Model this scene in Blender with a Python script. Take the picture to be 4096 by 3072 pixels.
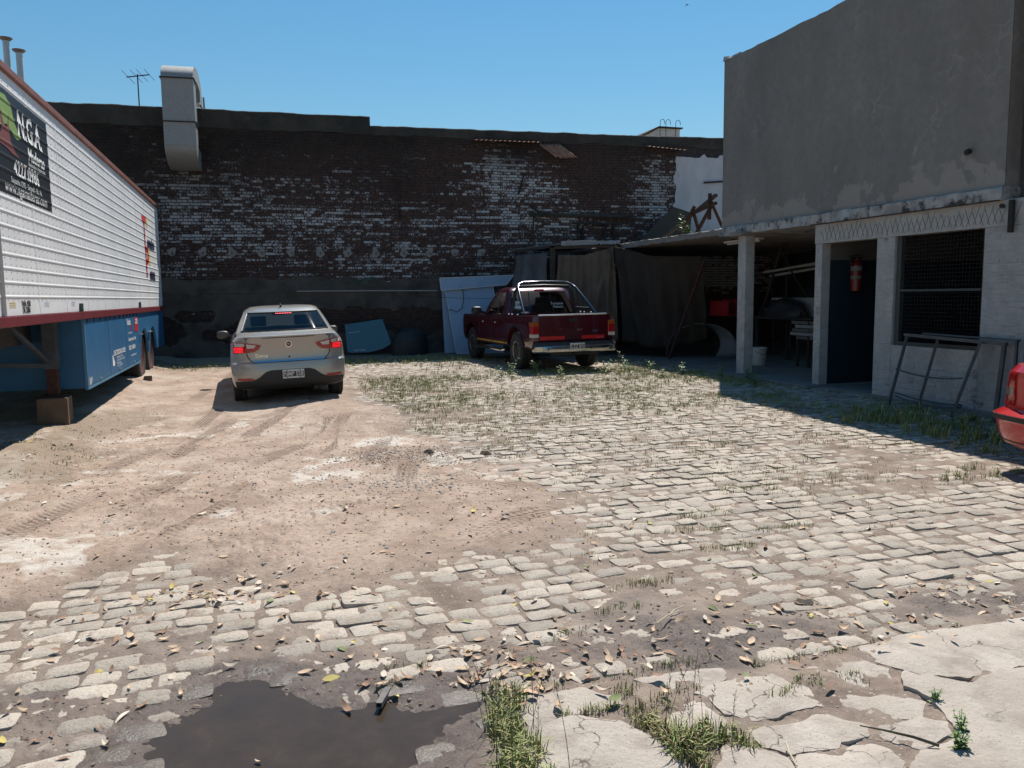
import bpy, bmesh, math, random
import numpy as np
from mathutils import Vector, Matrix, Euler

# ------------------------------------------------------------------ scene, camera, sky, sun
for o in list(bpy.data.objects):
    bpy.data.objects.remove(o)
scene = bpy.context.scene
COL = scene.collection
R = math.radians
random.seed(7)

CAM_H = 1.62
YAW, TILT, ROLL = R(18.3), R(6.25), R(0.7)
_f0 = Vector((math.sin(YAW), math.cos(YAW), 0)); _r0 = Vector((math.cos(YAW), -math.sin(YAW), 0)); _z = Vector((0, 0, 1))
_f = _f0*math.cos(TILT) - _z*math.sin(TILT); _u = _z*math.cos(TILT) + _f0*math.sin(TILT)
_r = _r0*math.cos(ROLL) - _u*math.sin(ROLL); _u = _u*math.cos(ROLL) + _r0*math.sin(ROLL)
cam_data = bpy.data.cameras.new('camera'); cam = bpy.data.objects.new('camera', cam_data); COL.objects.link(cam)
M = Matrix((( _r.x, _u.x, -_f.x, 0), (_r.y, _u.y, -_f.y, 0), (_r.z, _u.z, -_f.z, CAM_H), (0, 0, 0, 1)))
cam.matrix_world = M
cam_data.sensor_width = 36; cam_data.lens = 36*800/1024
cam_data.clip_start = 0.05; cam_data.clip_end = 3000
scene.camera = cam

SUN_EL, SUN_AZ = R(59), R(33)          # azimuth clockwise from +Y
world = bpy.data.worlds.new('World'); scene.world = world; world.use_nodes = True
wn = world.node_tree.nodes; wl = world.node_tree.links
bg = wn['Background']; sky = wn.new('ShaderNodeTexSky')
sky.sky_type = 'NISHITA'; sky.sun_disc = False
sky.sun_elevation = SUN_EL; sky.sun_rotation = SUN_AZ
sky.altitude = 0; sky.air_density = 1.6; sky.dust_density = 0.0; sky.ozone_density = 9.0
hs_ = wn.new('ShaderNodeHueSaturation'); hs_.inputs['Hue'].default_value = .490; hs_.inputs['Saturation'].default_value = 1.14; hs_.inputs['Value'].default_value = 1.06
wl.new(sky.outputs[0], hs_.inputs['Color']); wl.new(hs_.outputs[0], bg.inputs[0]); bg.inputs[1].default_value = 0.072

sd = bpy.data.lights.new('sun', 'SUN'); sd.energy = 5.0; sd.angle = R(0.53); sd.color = (1.0, 0.955, 0.88)
sun = bpy.data.objects.new('sun', sd); COL.objects.link(sun)
SUNDIR = Vector((math.sin(SUN_AZ)*math.cos(SUN_EL), math.cos(SUN_AZ)*math.cos(SUN_EL), math.sin(SUN_EL)))
sun.rotation_euler = SUNDIR.to_track_quat('Z', 'Y').to_euler(); sun.location = (10, 15, 30)

vs = scene.view_settings
vs.view_transform = 'Standard'; vs.look = 'None'; vs.gamma = 1; vs.exposure = 0.34; vs.use_curve_mapping = False
scene.render.resolution_x = 1024; scene.render.resolution_y = 768

# ------------------------------------------------------------------ helpers
def thing(name, label, cat, loc=(0, 0, 0), rot=(0, 0, 0), group=None):
    o = bpy.data.objects.new(name, None); COL.objects.link(o)
    o.location = loc; o.rotation_euler = rot; o.empty_display_size = 0.2
    o['label'] = label; o['category'] = cat
    if group: o['group'] = group
    return o

def tag(o, label=None, cat=None, group=None, kind=None):
    if label: o['label'] = label
    if cat: o['category'] = cat
    if group: o['group'] = group
    if kind: o['kind'] = kind
    return o

def link(name, me, parent=None, loc=None, rot=None):
    o = bpy.data.objects.new(name, me); COL.objects.link(o)
    if parent is not None: o.parent = parent
    if loc is not None: o.location = loc
    if rot is not None: o.rotation_euler = rot
    return o

class MB:
    """collects polygons; build() links them as one mesh object"""
    def __init__(self): self.v = []; self.f = []; self.m = []
    def add(self, verts, faces, mi=0):
        n = len(self.v); self.v += [tuple(p) for p in verts]
        self.f += [tuple(i+n for i in f) for f in faces]; self.m += [mi]*len(faces); return self
    def box(self, lo, hi, mi=0, mat=None):
        x0, y0, z0 = lo; x1, y1, z1 = hi
        v = [Vector(p) for p in ((x0,y0,z0),(x1,y0,z0),(x1,y1,z0),(x0,y1,z0),(x0,y0,z1),(x1,y0,z1),(x1,y1,z1),(x0,y1,z1))]
        if mat is not None: v = [mat @ p for p in v]
        return self.add(v, [(3,2,1,0),(4,5,6,7),(0,1,5,4),(1,2,6,5),(2,3,7,6),(3,0,4,7)], mi)
    def bar(self, a, b, w, h, mi=0, up=(0, 0, 1)):
        a = Vector(a); b = Vector(b); d = b - a; L = d.length
        if L < 1e-6: return self
        d.normalize(); up = Vector(up)
        if abs(d.dot(up)) > 0.98: up = Vector((1, 0, 0))
        s = d.cross(up).normalized(); t = s.cross(d)
        m = Matrix(((s.x, d.x, t.x, a.x), (s.y, d.y, t.y, a.y), (s.z, d.z, t.z, a.z), (0, 0, 0, 1)))
        return self.box((-w/2, 0, -h/2), (w/2, L, h/2), mi, m)
    def tube(self, pts, r, n=8, mi=0, caps=True):
        pts = [Vector(p) for p in pts]; rs = r if isinstance(r, (list, tuple)) else [r]*len(pts)
        rings = []; prev = None
        for i, p in enumerate(pts):
            d = (pts[min(i+1, len(pts)-1)] - pts[max(i-1, 0)]).normalized()
            if prev is None:
                a = Vector((0, 0, 1)) if abs(d.z) < 0.9 else Vector((1, 0, 0)); s = d.cross(a).normalized()
            else:
                s = (prev - d*prev.dot(d)).normalized()
            prev = s; t = d.cross(s)
            rings.append([p + (s*math.cos(2*math.pi*k/n) + t*math.sin(2*math.pi*k/n))*rs[i] for k in range(n)])
        v = [q for rg in rings for q in rg]; f = []
        for i in range(len(pts)-1):
            for k in range(n):
                f.append((i*n+k, i*n+(k+1) % n, (i+1)*n+(k+1) % n, (i+1)*n+k))
        if caps: f.append(tuple(range(n-1, -1, -1))); f.append(tuple((len(pts)-1)*n+k for k in range(n)))
        return self.add(v, f, mi)
    def lathe(self, prof, n=24, mat=None, mi=0, close=False):
        """prof: (radius, height) around local z"""
        v = []; f = []
        for (r, h) in prof:
            for k in range(n):
                a = 2*math.pi*k/n; p = Vector((r*math.cos(a), r*math.sin(a), h))
                v.append(mat @ p if mat is not None else p)
        L = len(prof); rng = range(L if close else L-1)
        for i in rng:
            j = (i+1) % L
            for k in range(n): f.append((i*n+k, i*n+(k+1) % n, j*n+(k+1) % n, j*n+k))
        if not close:
            if prof[0][0] > 1e-4: f.append(tuple(range(n-1, -1, -1)))
            if prof[-1][0] > 1e-4: f.append(tuple((L-1)*n+k for k in range(n)))
        return self.add(v, f, mi)
    def prism(self, poly, z0, z1, mat=None, mi=0):
        n = len(poly); v = [Vector((x, y, z0)) for x, y in poly] + [Vector((x, y, z1)) for x, y in poly]
        if mat is not None: v = [mat @ p for p in v]
        f = [tuple(range(n-1, -1, -1)), tuple(range(n, 2*n))] + [(i, (i+1) % n, n+(i+1) % n, n+i) for i in range(n)]
        return self.add(v, f, mi)
    def grid(self, fn, nu, nv, mi=0, closeu=False):
        v = [fn(i/nu, j/nv) for j in range(nv+1) for i in range(nu+1)]; f = []
        for j in range(nv):
            for i in range(nu):
                a = j*(nu+1)+i; f.append((a, a+1, a+nu+2, a+nu+1))
        return self.add(v, f, mi)
    def mesh(self, name, mats, smooth=False, bevel=0, segs=2, recalc=True, weld=False):
        me = bpy.data.meshes.new(name); me.from_pydata([tuple(p) for p in self.v], [], self.f)
        for m in (mats if isinstance(mats, (list, tuple)) else [mats]): me.materials.append(m)
        if any(self.m): me.polygons.foreach_set('material_index', self.m)
        bm = bmesh.new(); bm.from_mesh(me)
        if weld: bmesh.ops.remove_doubles(bm, verts=bm.verts, dist=1e-5)
        if bevel > 0:
            es = [e for e in bm.edges if len(e.link_faces) == 2 and e.calc_face_angle(0) > 0.5]
            bmesh.ops.bevel(bm, geom=es, offset=bevel, segments=segs, profile=0.6, affect='EDGES', clamp_overlap=True)
        if recalc: bmesh.ops.recalc_face_normals(bm, faces=bm.faces)
        bm.to_mesh(me); bm.free()
        if smooth: smooth_angle(me, smooth if smooth is not True else 40)
        me.update(); return me
    def build(self, name, mats, parent=None, smooth=False, bevel=0, segs=2, recalc=True, loc=None, rot=None, weld=False):
        return link(name, self.mesh(name, mats, smooth, bevel, segs, recalc, weld), parent, loc, rot)

def smooth_angle(me, deg):
    me.polygons.foreach_set('use_smooth', [True]*len(me.polygons))
    bm = bmesh.new(); bm.from_mesh(me); a = R(deg)
    for e in bm.edges:
        e.smooth = not (len(e.link_faces) == 2 and e.calc_face_angle(0) > a)
    bm.to_mesh(me); bm.free()

def rotm(ax, ang, loc=(0, 0, 0)):
    return Matrix.Translation(loc) @ Matrix.Rotation(ang, 4, ax)

def text_mesh(s, size, mat4, mat, name, parent=None, extr=0.0, shear=0.0, sx=1.0, bold=0.0, align='CENTER', conform=None, cuts=None):
    """flat lettering as a mesh; mat4 maps text plane (x right, y up) into the parent's space"""
    cu = bpy.data.curves.new(name, 'FONT'); cu.body = s; cu.size = size; cu.align_x = align; cu.align_y = 'CENTER'
    cu.shear = shear; cu.extrude = extr; cu.offset = bold; cu.resolution_u = 3
    to = bpy.data.objects.new(name, cu); COL.objects.link(to)
    dg = bpy.context.evaluated_depsgraph_get(); me = bpy.data.meshes.new_from_object(to.evaluated_get(dg))
    bpy.data.objects.remove(to); bpy.data.curves.remove(cu)
    me.transform(mat4 @ Matrix.Scale(sx, 4, (1, 0, 0)))
    if cuts or conform:
        bm = bmesh.new(); bm.from_mesh(me)
        for co, no in (cuts or []):
            bmesh.ops.bisect_plane(bm, geom=bm.verts[:]+bm.edges[:]+bm.faces[:], plane_co=co, plane_no=no)
        if conform:
            for v in bm.verts: v.co = conform(v.co)
        bm.to_mesh(me); bm.free()
    me.materials.clear(); me.materials.append(mat); me.name = name
    return link(name, me, parent)

# ------------------------------------------------------------------ materials
MATS = {}
def nodes_of(m): return m.node_tree.nodes, m.node_tree.links
def pmat(name, col, col2=None, scale=6.0, rough=0.8, metal=0.0, bump=0.0, bscale=40.0, detail=6, contrast=(0.35, 0.65),
         coord='Object', spec=0.5, emit=None, estr=0.0, coat=0.0, var=0.0, rvar=0.0, stretch=None, col3=None, scale3=1.5, c3=(0.55, 0.7), bdist=0.01, col4=None, scale4=90.0, c4=(0.58, 0.68), crack=None):
    if name in MATS: return MATS[name]
    m = bpy.data.materials.new(name); m.use_nodes = True; N, L = nodes_of(m); b = N['Principled BSDF']
    b.inputs['Roughness'].default_value = rough; b.inputs['Metallic'].default_value = metal
    b.inputs['Specular IOR Level'].default_value = spec; b.inputs['Coat Weight'].default_value = coat
    b.inputs['Coat Roughness'].default_value = 0.04
    b.inputs['Base Color'].default_value = (*col, 1)
    if emit: b.inputs['Emission Color'].default_value = (*emit, 1); b.inputs['Emission Strength'].default_value = estr
    vec = None
    if col2 or bump or col3:
        if coord == 'World': g = N.new('ShaderNodeNewGeometry'); vec = g.outputs['Position']
        else: tc = N.new('ShaderNodeTexCoord'); vec = tc.outputs['Object']
        if stretch:
            mp = N.new('ShaderNodeMapping'); mp.inputs['Scale'].default_value = stretch; L.new(vec, mp.inputs[0]); vec = mp.outputs[0]
    last = None
    def noise(sc, det, rg=0.55):
        n = N.new('ShaderNodeTexNoise'); n.inputs['Scale'].default_value = sc; n.inputs['Detail'].default_value = det
        n.inputs['Roughness'].default_value = rg; L.new(vec, n.inputs['Vector']); return n.outputs['Fac']
    def ramp(fac, lo, hi):
        r = N.new('ShaderNodeMapRange'); r.inputs[1].default_value = lo; r.inputs[2].default_value = hi; L.new(fac, r.inputs[0]); return r.outputs[0]
    def mix(fac, a, bcol):
        x = N.new('ShaderNodeMix'); x.data_type = 'RGBA'; L.new(fac, x.inputs[0])
        if isinstance(a, tuple): x.inputs[6].default_value = (*a, 1)
        else: L.new(a, x.inputs[6])
        if isinstance(bcol, tuple): x.inputs[7].default_value = (*bcol, 1)
        else: L.new(bcol, x.inputs[7])
        return x.outputs[2]
    last = col
    if col2:
        fac = ramp(noise(scale, detail, 0.6), *contrast); last = mix(fac, last, col2)
        if rvar:
            rr = N.new('ShaderNodeMapRange'); rr.inputs[3].default_value = max(0, rough-rvar); rr.inputs[4].default_value = min(1, rough+rvar)
            L.new(fac, rr.inputs[0]); L.new(rr.outputs[0], b.inputs['Roughness'])
    if col3: last = mix(ramp(noise(scale3, 8, 0.65), *c3), last, col3)
    if col4: last = mix(ramp(noise(scale4, 3, 0.6), *c4), last, col4)
    if crack:
        csc, cw, ccol, cm_ = crack
        vo = N.new('ShaderNodeTexVoronoi'); vo.feature = 'DISTANCE_TO_EDGE'; vo.inputs['Scale'].default_value = csc
        nn = N.new('ShaderNodeTexNoise'); nn.inputs['Scale'].default_value = csc*2.2; nn.inputs['Detail'].default_value = 5; L.new(vec, nn.inputs['Vector'])
        vs_ = N.new('ShaderNodeVectorMath'); vs_.operation = 'SCALE'; vs_.inputs[3].default_value = .9/csc; L.new(nn.outputs['Color'], vs_.inputs[0])
        va = N.new('ShaderNodeVectorMath'); va.operation = 'ADD'; L.new(vec, va.inputs[0]); L.new(vs_.outputs[0], va.inputs[1]); L.new(va.outputs[0], vo.inputs['Vector'])
        ml = N.new('ShaderNodeMath'); ml.operation = 'MULTIPLY'; L.new(ramp(vo.outputs['Distance'], cw, cw*.3), ml.inputs[0]); L.new(ramp(noise(csc*.7, 3), cm_, cm_+.08), ml.inputs[1])
        last = mix(ml.outputs[0], last, ccol)
    if var:
        oi = N.new('ShaderNodeObjectInfo'); ge = N.new('ShaderNodeNewGeometry')
        ad = N.new('ShaderNodeMath'); ad.operation = 'ADD'; L.new(oi.outputs['Random'], ad.inputs[0]); L.new(ge.outputs['Random Per Island'], ad.inputs[1])
        fr = N.new('ShaderNodeMath'); fr.operation = 'FRACT'; L.new(ad.outputs[0], fr.inputs[0])
        mr = N.new('ShaderNodeMapRange'); mr.inputs[3].default_value = 1-var; mr.inputs[4].default_value = 1+var; L.new(fr.outputs[0], mr.inputs[0])
        hs = N.new('ShaderNodeHueSaturation'); L.new(mr.outputs[0], hs.inputs['Value'])
        if isinstance(last, tuple): hs.inputs['Color'].default_value = (*last, 1)
        else: L.new(last, hs.inputs['Color'])
        last = hs.outputs[0]
    if not isinstance(last, tuple): L.new(last, b.inputs['Base Color'])
    if bump:
        bp = N.new('ShaderNodeBump'); bp.inputs['Strength'].default_value = bump; bp.inputs['Distance'].default_value = bdist
        L.new(noise(bscale, 8, 0.6), bp.inputs['Height']); L.new(bp.outputs[0], b.inputs['Normal'])
    MATS[name] = m; return m

def glass_mat(name, tint=(0.55, 0.6, 0.6), rough=0.02, ior=1.5):
    if name in MATS: return MATS[name]
    m = bpy.data.materials.new(name); m.use_nodes = True; N, L = nodes_of(m); N.remove(N['Principled BSDF'])
    t = N.new('ShaderNodeBsdfTransparent'); t.inputs[0].default_value = (*tint, 1)
    g = N.new('ShaderNodeBsdfGlossy'); g.inputs['Roughness'].default_value = rough
    fr = N.new('ShaderNodeFresnel'); fr.inputs[0].default_value = ior
    x = N.new('ShaderNodeMixShader'); L.new(fr.outputs[0], x.inputs[0]); L.new(t.outputs[0], x.inputs[1]); L.new(g.outputs[0], x.inputs[2])
    L.new(x.outputs[0], N['Material Output'].inputs[0]); MATS[name] = m; return m

# ------------------------------------------------------------------ numpy noise
def _hash(ix, iy, s):
    h = (ix.astype(np.int64)*374761393 + iy.astype(np.int64)*668265263 + s*974711) & 0x7fffffff
    h = ((h ^ (h >> 13))*1274126177) & 0x7fffffff
    return (h ^ (h >> 16))/0x7fffffff
def vnoise(x, y, s=0):
    x = np.asarray(x, float); y = np.asarray(y, float)
    ix = np.floor(x); iy = np.floor(y); fx = x-ix; fy = y-iy
    fx = fx*fx*fx*(fx*(fx*6-15)+10); fy = fy*fy*fy*(fy*(fy*6-15)+10)
    a = _hash(ix, iy, s); b = _hash(ix+1, iy, s); c = _hash(ix, iy+1, s); d = _hash(ix+1, iy+1, s)
    return (a+(b-a)*fx+(c-a)*fy+(a-b-c+d)*fx*fy)*2-1
def fbm(x, y, s=0, o=4, g=0.5):
    t = 0; a = 1; k = 1; n = 0
    for i in range(o):
        t = t + a*vnoise(x*k+i*17.3, y*k-i*9.1, s+i); n += a; a *= g; k *= 2.03
    return t/n
def sstep(a, b, x):
    t = np.clip((x-a)/(b-a), 0, 1); return t*t*(3-2*t)
def poly_sd(x, y, poly):
    """signed distance, negative inside"""
    x = np.asarray(x, float); y = np.asarray(y, float)
    d = np.full(x.shape, 1e9); ins = np.zeros(x.shape, bool); n = len(poly)
    for i in range(n):
        x0, y0 = poly[i]; x1, y1 = poly[(i+1) % n]; ex, ey = x1-x0, y1-y0
        t = np.clip(((x-x0)*ex+(y-y0)*ey)/(ex*ex+ey*ey+1e-12), 0, 1)
        d = np.minimum(d, np.hypot(x-x0-t*ex, y-y0-t*ey))
        c = ((y0 > y) != (y1 > y)) & (x < (x1-x0)*(y-y0)/((y1-y0) if y1 != y0 else 1e-12)+x0); ins ^= c
    return np.where(ins, -d, d)
def seg_d(x, y, pts):
    """distance to a polyline, arc length along it"""
    d = np.full(np.shape(x), 1e9); al = np.zeros(np.shape(x)); sg = np.zeros(np.shape(x)); acc = 0
    for (x0, y0), (x1, y1) in zip(pts, pts[1:]):
        ex, ey = x1-x0, y1-y0; L = math.hypot(ex, ey)
        t = np.clip(((x-x0)*ex+(y-y0)*ey)/(L*L), 0, 1); dd = np.hypot(x-x0-t*ex, y-y0-t*ey)
        m = dd < d; d = np.where(m, dd, d); al = np.where(m, acc+t*L, al); sg = np.where(m, np.sign((x-x0)*ey-(y-y0)*ex), sg); acc += L
    return d, al, sg*d
# ------------------------------------------------------------------ ground fields (metres; yard axis = +Y)
DIRT = [(-1.63,3.98),(-1.26,4.55),(-1.03,4.76),(-0.6,5.14),(-0.39,4.73),(-0.1,4.54),(0.35,4.47),(0.82,4.46),(1.18,4.54),(1.68,4.7),(2.08,4.96),(2.27,5.26),(2.29,6.07),(2.69,6.75),(2.37,7.44),(2.29,8.54),(1.83,9.36),(1.93,11.21),(1.69,12.8),(2.06,16.91),(1.9,21.34),(-2.23,22.6),(-3.97,14.11),(-4.28,9.97)]
PUDDLE = [(-0.46,2.56),(-0.46,3.11),(-0.3,3.34),(-0.04,3.59),(0.14,3.42),(0.24,3.31),(0.42,3.16),(0.6,3.14),(0.86,3.01),(0.8,2.79),(0.61,2.66),(0.48,2.53),(0.34,2.28),(-.1,2.2)]
MUD = [(0.68,3.53),(1.24,3.49),(1.87,3.77),(2.31,3.34),(3.17,3.33),(4.11,3.2),(4.72,2.94),(4.43,2.76),(3.64,2.82),(2.64,2.87),(2.27,2.8),(1.57,2.94),(1.04,2.94),(0.82,2.79),(0.8,3.11)]
MUDL = [(-1.44,3.91),(-0.74,3.94),(-0.13,3.82),(0.27,3.58),(0.89,3.45),(0.95,2.97),(0.42,2.25),(-0.98,2.54)]
SLAB = [(0.61,1.98),(0.9,2.72),(1.04,2.94),(1.58,2.95),(2.27,2.8),(2.63,2.86),(3.62,2.85),(4.8,2.76),(4.59,1.66),(2.24,0.74),(0.52,1.34)]
GRASSL = [(-2.62,7.4),(-2.37,8.97),(-2.42,11.71),(-1.38,12.94),(-1.2,11.76),(-1.67,9.73),(-1.63,7.85),(-2.09,7.85)]
SANDY = [(0.51,6.21),(1.3,6.53),(2.23,5.69),(2.15,5.05),(1.53,4.73),(1.09,4.8),(0.71,5.15)]
TRACKS = [([(-2.3,4.2),(-1.9,5.4),(-1.35,6.9),(-.7,8.9),(-.25,11.2)], .12, .013, 0), ([(-1.15,3.9),(-.85,5.1),(-.45,6.2),(.15,7.3),(.75,8.6),(1.0,10.6),(.95,12.6)], .11, .012, 1), ([(1.5,4.75),(1.2,5.6),(1.25,6.8),(1.6,8.2),(1.75,9.6)], .10, .010, 1), ([(-1.36,4.95),(-1.25,5.78),(-0.79,7.01),(0.09,10.1),(0.67,12.49)], .11, .010, 0), ([(-0.72,6.26),(-0.27,7.51),(0.35,8.64),(1.17,9.81)], .10, .008, 1),
          ([(-0.86,5.53),(-0.51,6.45),(-0.2,7.0)], .10, .014, 0), ([(-0.18,4.19),(0.5,4.5),(0.95,4.7),(1.79,5.31),(2.2,5.5)], .12, .014, 1),
          ([(-0.11,6.67),(1.09,6.45),(1.92,6.56),(2.39,6.11)], .09, .010, 0), ([(-0.47,9.53),(0.11,11.19),(0.64,12.02),(1.07,12.31)], .11, .010, 1),
          ([(-0.95,11.5),(-0.84,13.71),(-0.46,15.41),(-0.15,17.98)], .11, .010, 0), ([(0.45,8.09),(0.92,9.58),(1.4,11.68)], .10, .009, 0),
          ([(-1.9,6.2),(-1.3,8.2),(-.75,10.2),(-.45,12.2)], .11, .009, 1), ([(.2,6.1),(.9,7.4),(1.5,9.0)], .09, .007, 0)]

def z_base(x, y):
    z = 0.12*sstep(0, 1, (y+0.6*(x-3)-7)/9)
    z = z - 0.04*sstep(0.9, -0.2, x)*sstep(9.5, 11.5, y)*sstep(17.5, 15.5, y)
    z = z + 0.12*sstep(-1.5, -2.3, x)*sstep(6.5, 9, y)        # ground heaped up under the trailer
    return z

def dirt_fields(x, y, out=None):
    """dirt/mud surface height and colour masks"""
    zb = z_base(x, y)
    wob = fbm(x*1.7, y*1.7, 3, 4)*0.42
    sdirt = poly_sd(x, y, DIRT)+wob
    m_d = sstep(0.14, -0.60, sdirt)                       # packed dirt over the setts
    m_g = sstep(0.15, -0.25, poly_sd(x, y, MUD)+wob*.7)   # mud strip by the slab
    m_l = sstep(0.3, -0.3, poly_sd(x, y, MUDL)+wob)
    spud = poly_sd(x, y, PUDDLE)+.04+fbm(x*4, y*4, 31, 4)*0.13
    m_p = sstep(0.10, -0.25, spud)
    n1 = fbm(x*2.2, y*2.2, 11, 4); n2 = fbm(x*9, y*9, 21, 4); n3 = fbm(x*38, y*38, 41, 3)
    far = sstep(6.5, 13, y)                               # joints fill up further away
    bare = fbm(x*.55+3, y*.55, 77, 3)                     # patches of the cobbles drowned in dirt
    mid = sstep(3.9, 4.9, y)*sstep(3.5, 1.7, x-(y-5)*.12)
    base = -0.012 + 0.003*far + 0.011*sstep(0.2, 0.55, bare) + 0.004*mid
    base = base + (0.040-base)*m_d**1.3
    base = np.where(m_d < .5, base + (-0.002-base)*m_l*(1-m_d), base)
    base = base + (0.004-base)*m_g
    # a few setts show through the packed dirt
    show = sstep(.25, .55, fbm(x*.8-5, y*.8+2, 91, 3))*m_d*sstep(12.5, 9, y)
    base = base - .042*show
    tr = np.zeros_like(x); tm = np.zeros_like(x); tsg = np.zeros_like(x); tal = np.zeros_like(x)
    for pts, w, amp, kind in TRACKS:
        d, al, sg = seg_d(x, y, pts); inside = sstep(w*1.05, w*.8, d)
        fade = sstep(-.35, .15, fbm(al*.9, al*0+w, 55, 2))*m_d
        tr = tr + fade*(inside*(-.8*amp) + amp*.9*np.exp(-((d-w*1.18)/(w*.22))**2))
        use = d < w*1.3; tsg = np.where(use, sg, tsg); tal = np.where(use, al*(1 if kind else -1), tal); tm = np.where(use, inside*fade, tm)
    if out is not None: out['trk'] = (tm, tsg, tal)
    h = zb + base + n1*(0.008+.010*m_d) + n2*0.0075 + n3*(0.0035+.003*m_l) + tr
    rub = m_d*sstep(.1, .5, fbm(x*1.3, y*1.3, 67, 3))     # crumbly ridges in the dirt
    h = h + rub*np.abs(fbm(x*14, y*14, 68, 3))*.03
    h = h + m_g*(np.abs(fbm(x*11, y*11, 69, 3))*.028-.004)
    h = h - m_p*0.048 + m_p*(n2*.012+n1*.010)
    slab = sstep(0.05, -0.1, poly_sd(x, y, SLAB))
    h = h + (zb+.011-.016*sstep(2.3, 2.9, x)+n1*.012+n2*.014+n3*.005-h)*slab
    wet = np.clip(m_g*(.5+.5*sstep(-.35, .25, fbm(x*2.6, y*2.6, 88, 3)-.05)) + m_l*(.45+.4*sstep(-.2, .4, n1)) + 1.2*sstep(.30, .02, spud), 0, 1)
    lime = .9*sstep(.06, .45, fbm(x*1.5+9, y*1.5, 97, 5, .6))*m_d*sstep(4.2, 5.2, y)*sstep(13, 10, y)
    grassy = sstep(0.1, -0.2, poly_sd(x, y, GRASSL)+wob)
    back = sstep(16.5, 18.5, y)
    return h, m_d, wet, lime, np.clip(grassy+.8*back, 0, 1), n1

# camera-independent patch of fine ground: rings round the yard gate, finer near it
NA, NR = 860, 640
ang = np.radians(np.linspace(-34, 70, NA)); rad = 1.45*(27/1.45)**(np.linspace(0, 1, NR))
AA, RR = np.meshgrid(ang, rad); GX = RR*np.sin(AA); GY = RR*np.cos(AA)
OUT = {}
H, MD, WET, LIME, GR, N1 = dirt_fields(GX, GY, OUT)

def np_mesh(name, V, F, mat, attrs=None, smooth=True):
    me = bpy.data.meshes.new(name); nv = len(V); nf = len(F)
    me.vertices.add(nv); me.vertices.foreach_set('co', np.ascontiguousarray(V, dtype=np.float32).ravel())
    k = F.shape[1]; me.loops.add(nf*k); me.loops.foreach_set('vertex_index', np.ascontiguousarray(F, dtype=np.int32).ravel())
    me.polygons.add(nf); me.polygons.foreach_set('loop_start', np.arange(0, nf*k, k, dtype=np.int32))
    try: me.polygons.foreach_set('loop_total', np.full(nf, k, dtype=np.int32))
    except Exception: pass
    me.polygons.foreach_set('use_smooth', np.full(nf, smooth, dtype=bool))
    for an, arr in (attrs or {}).items():
        a = me.attributes.new(an, 'FLOAT_COLOR', 'POINT'); a.data.foreach_set('color', np.ascontiguousarray(arr, dtype=np.float32).ravel())
    me.materials.append(mat); me.update(); me.validate(); return me

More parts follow.
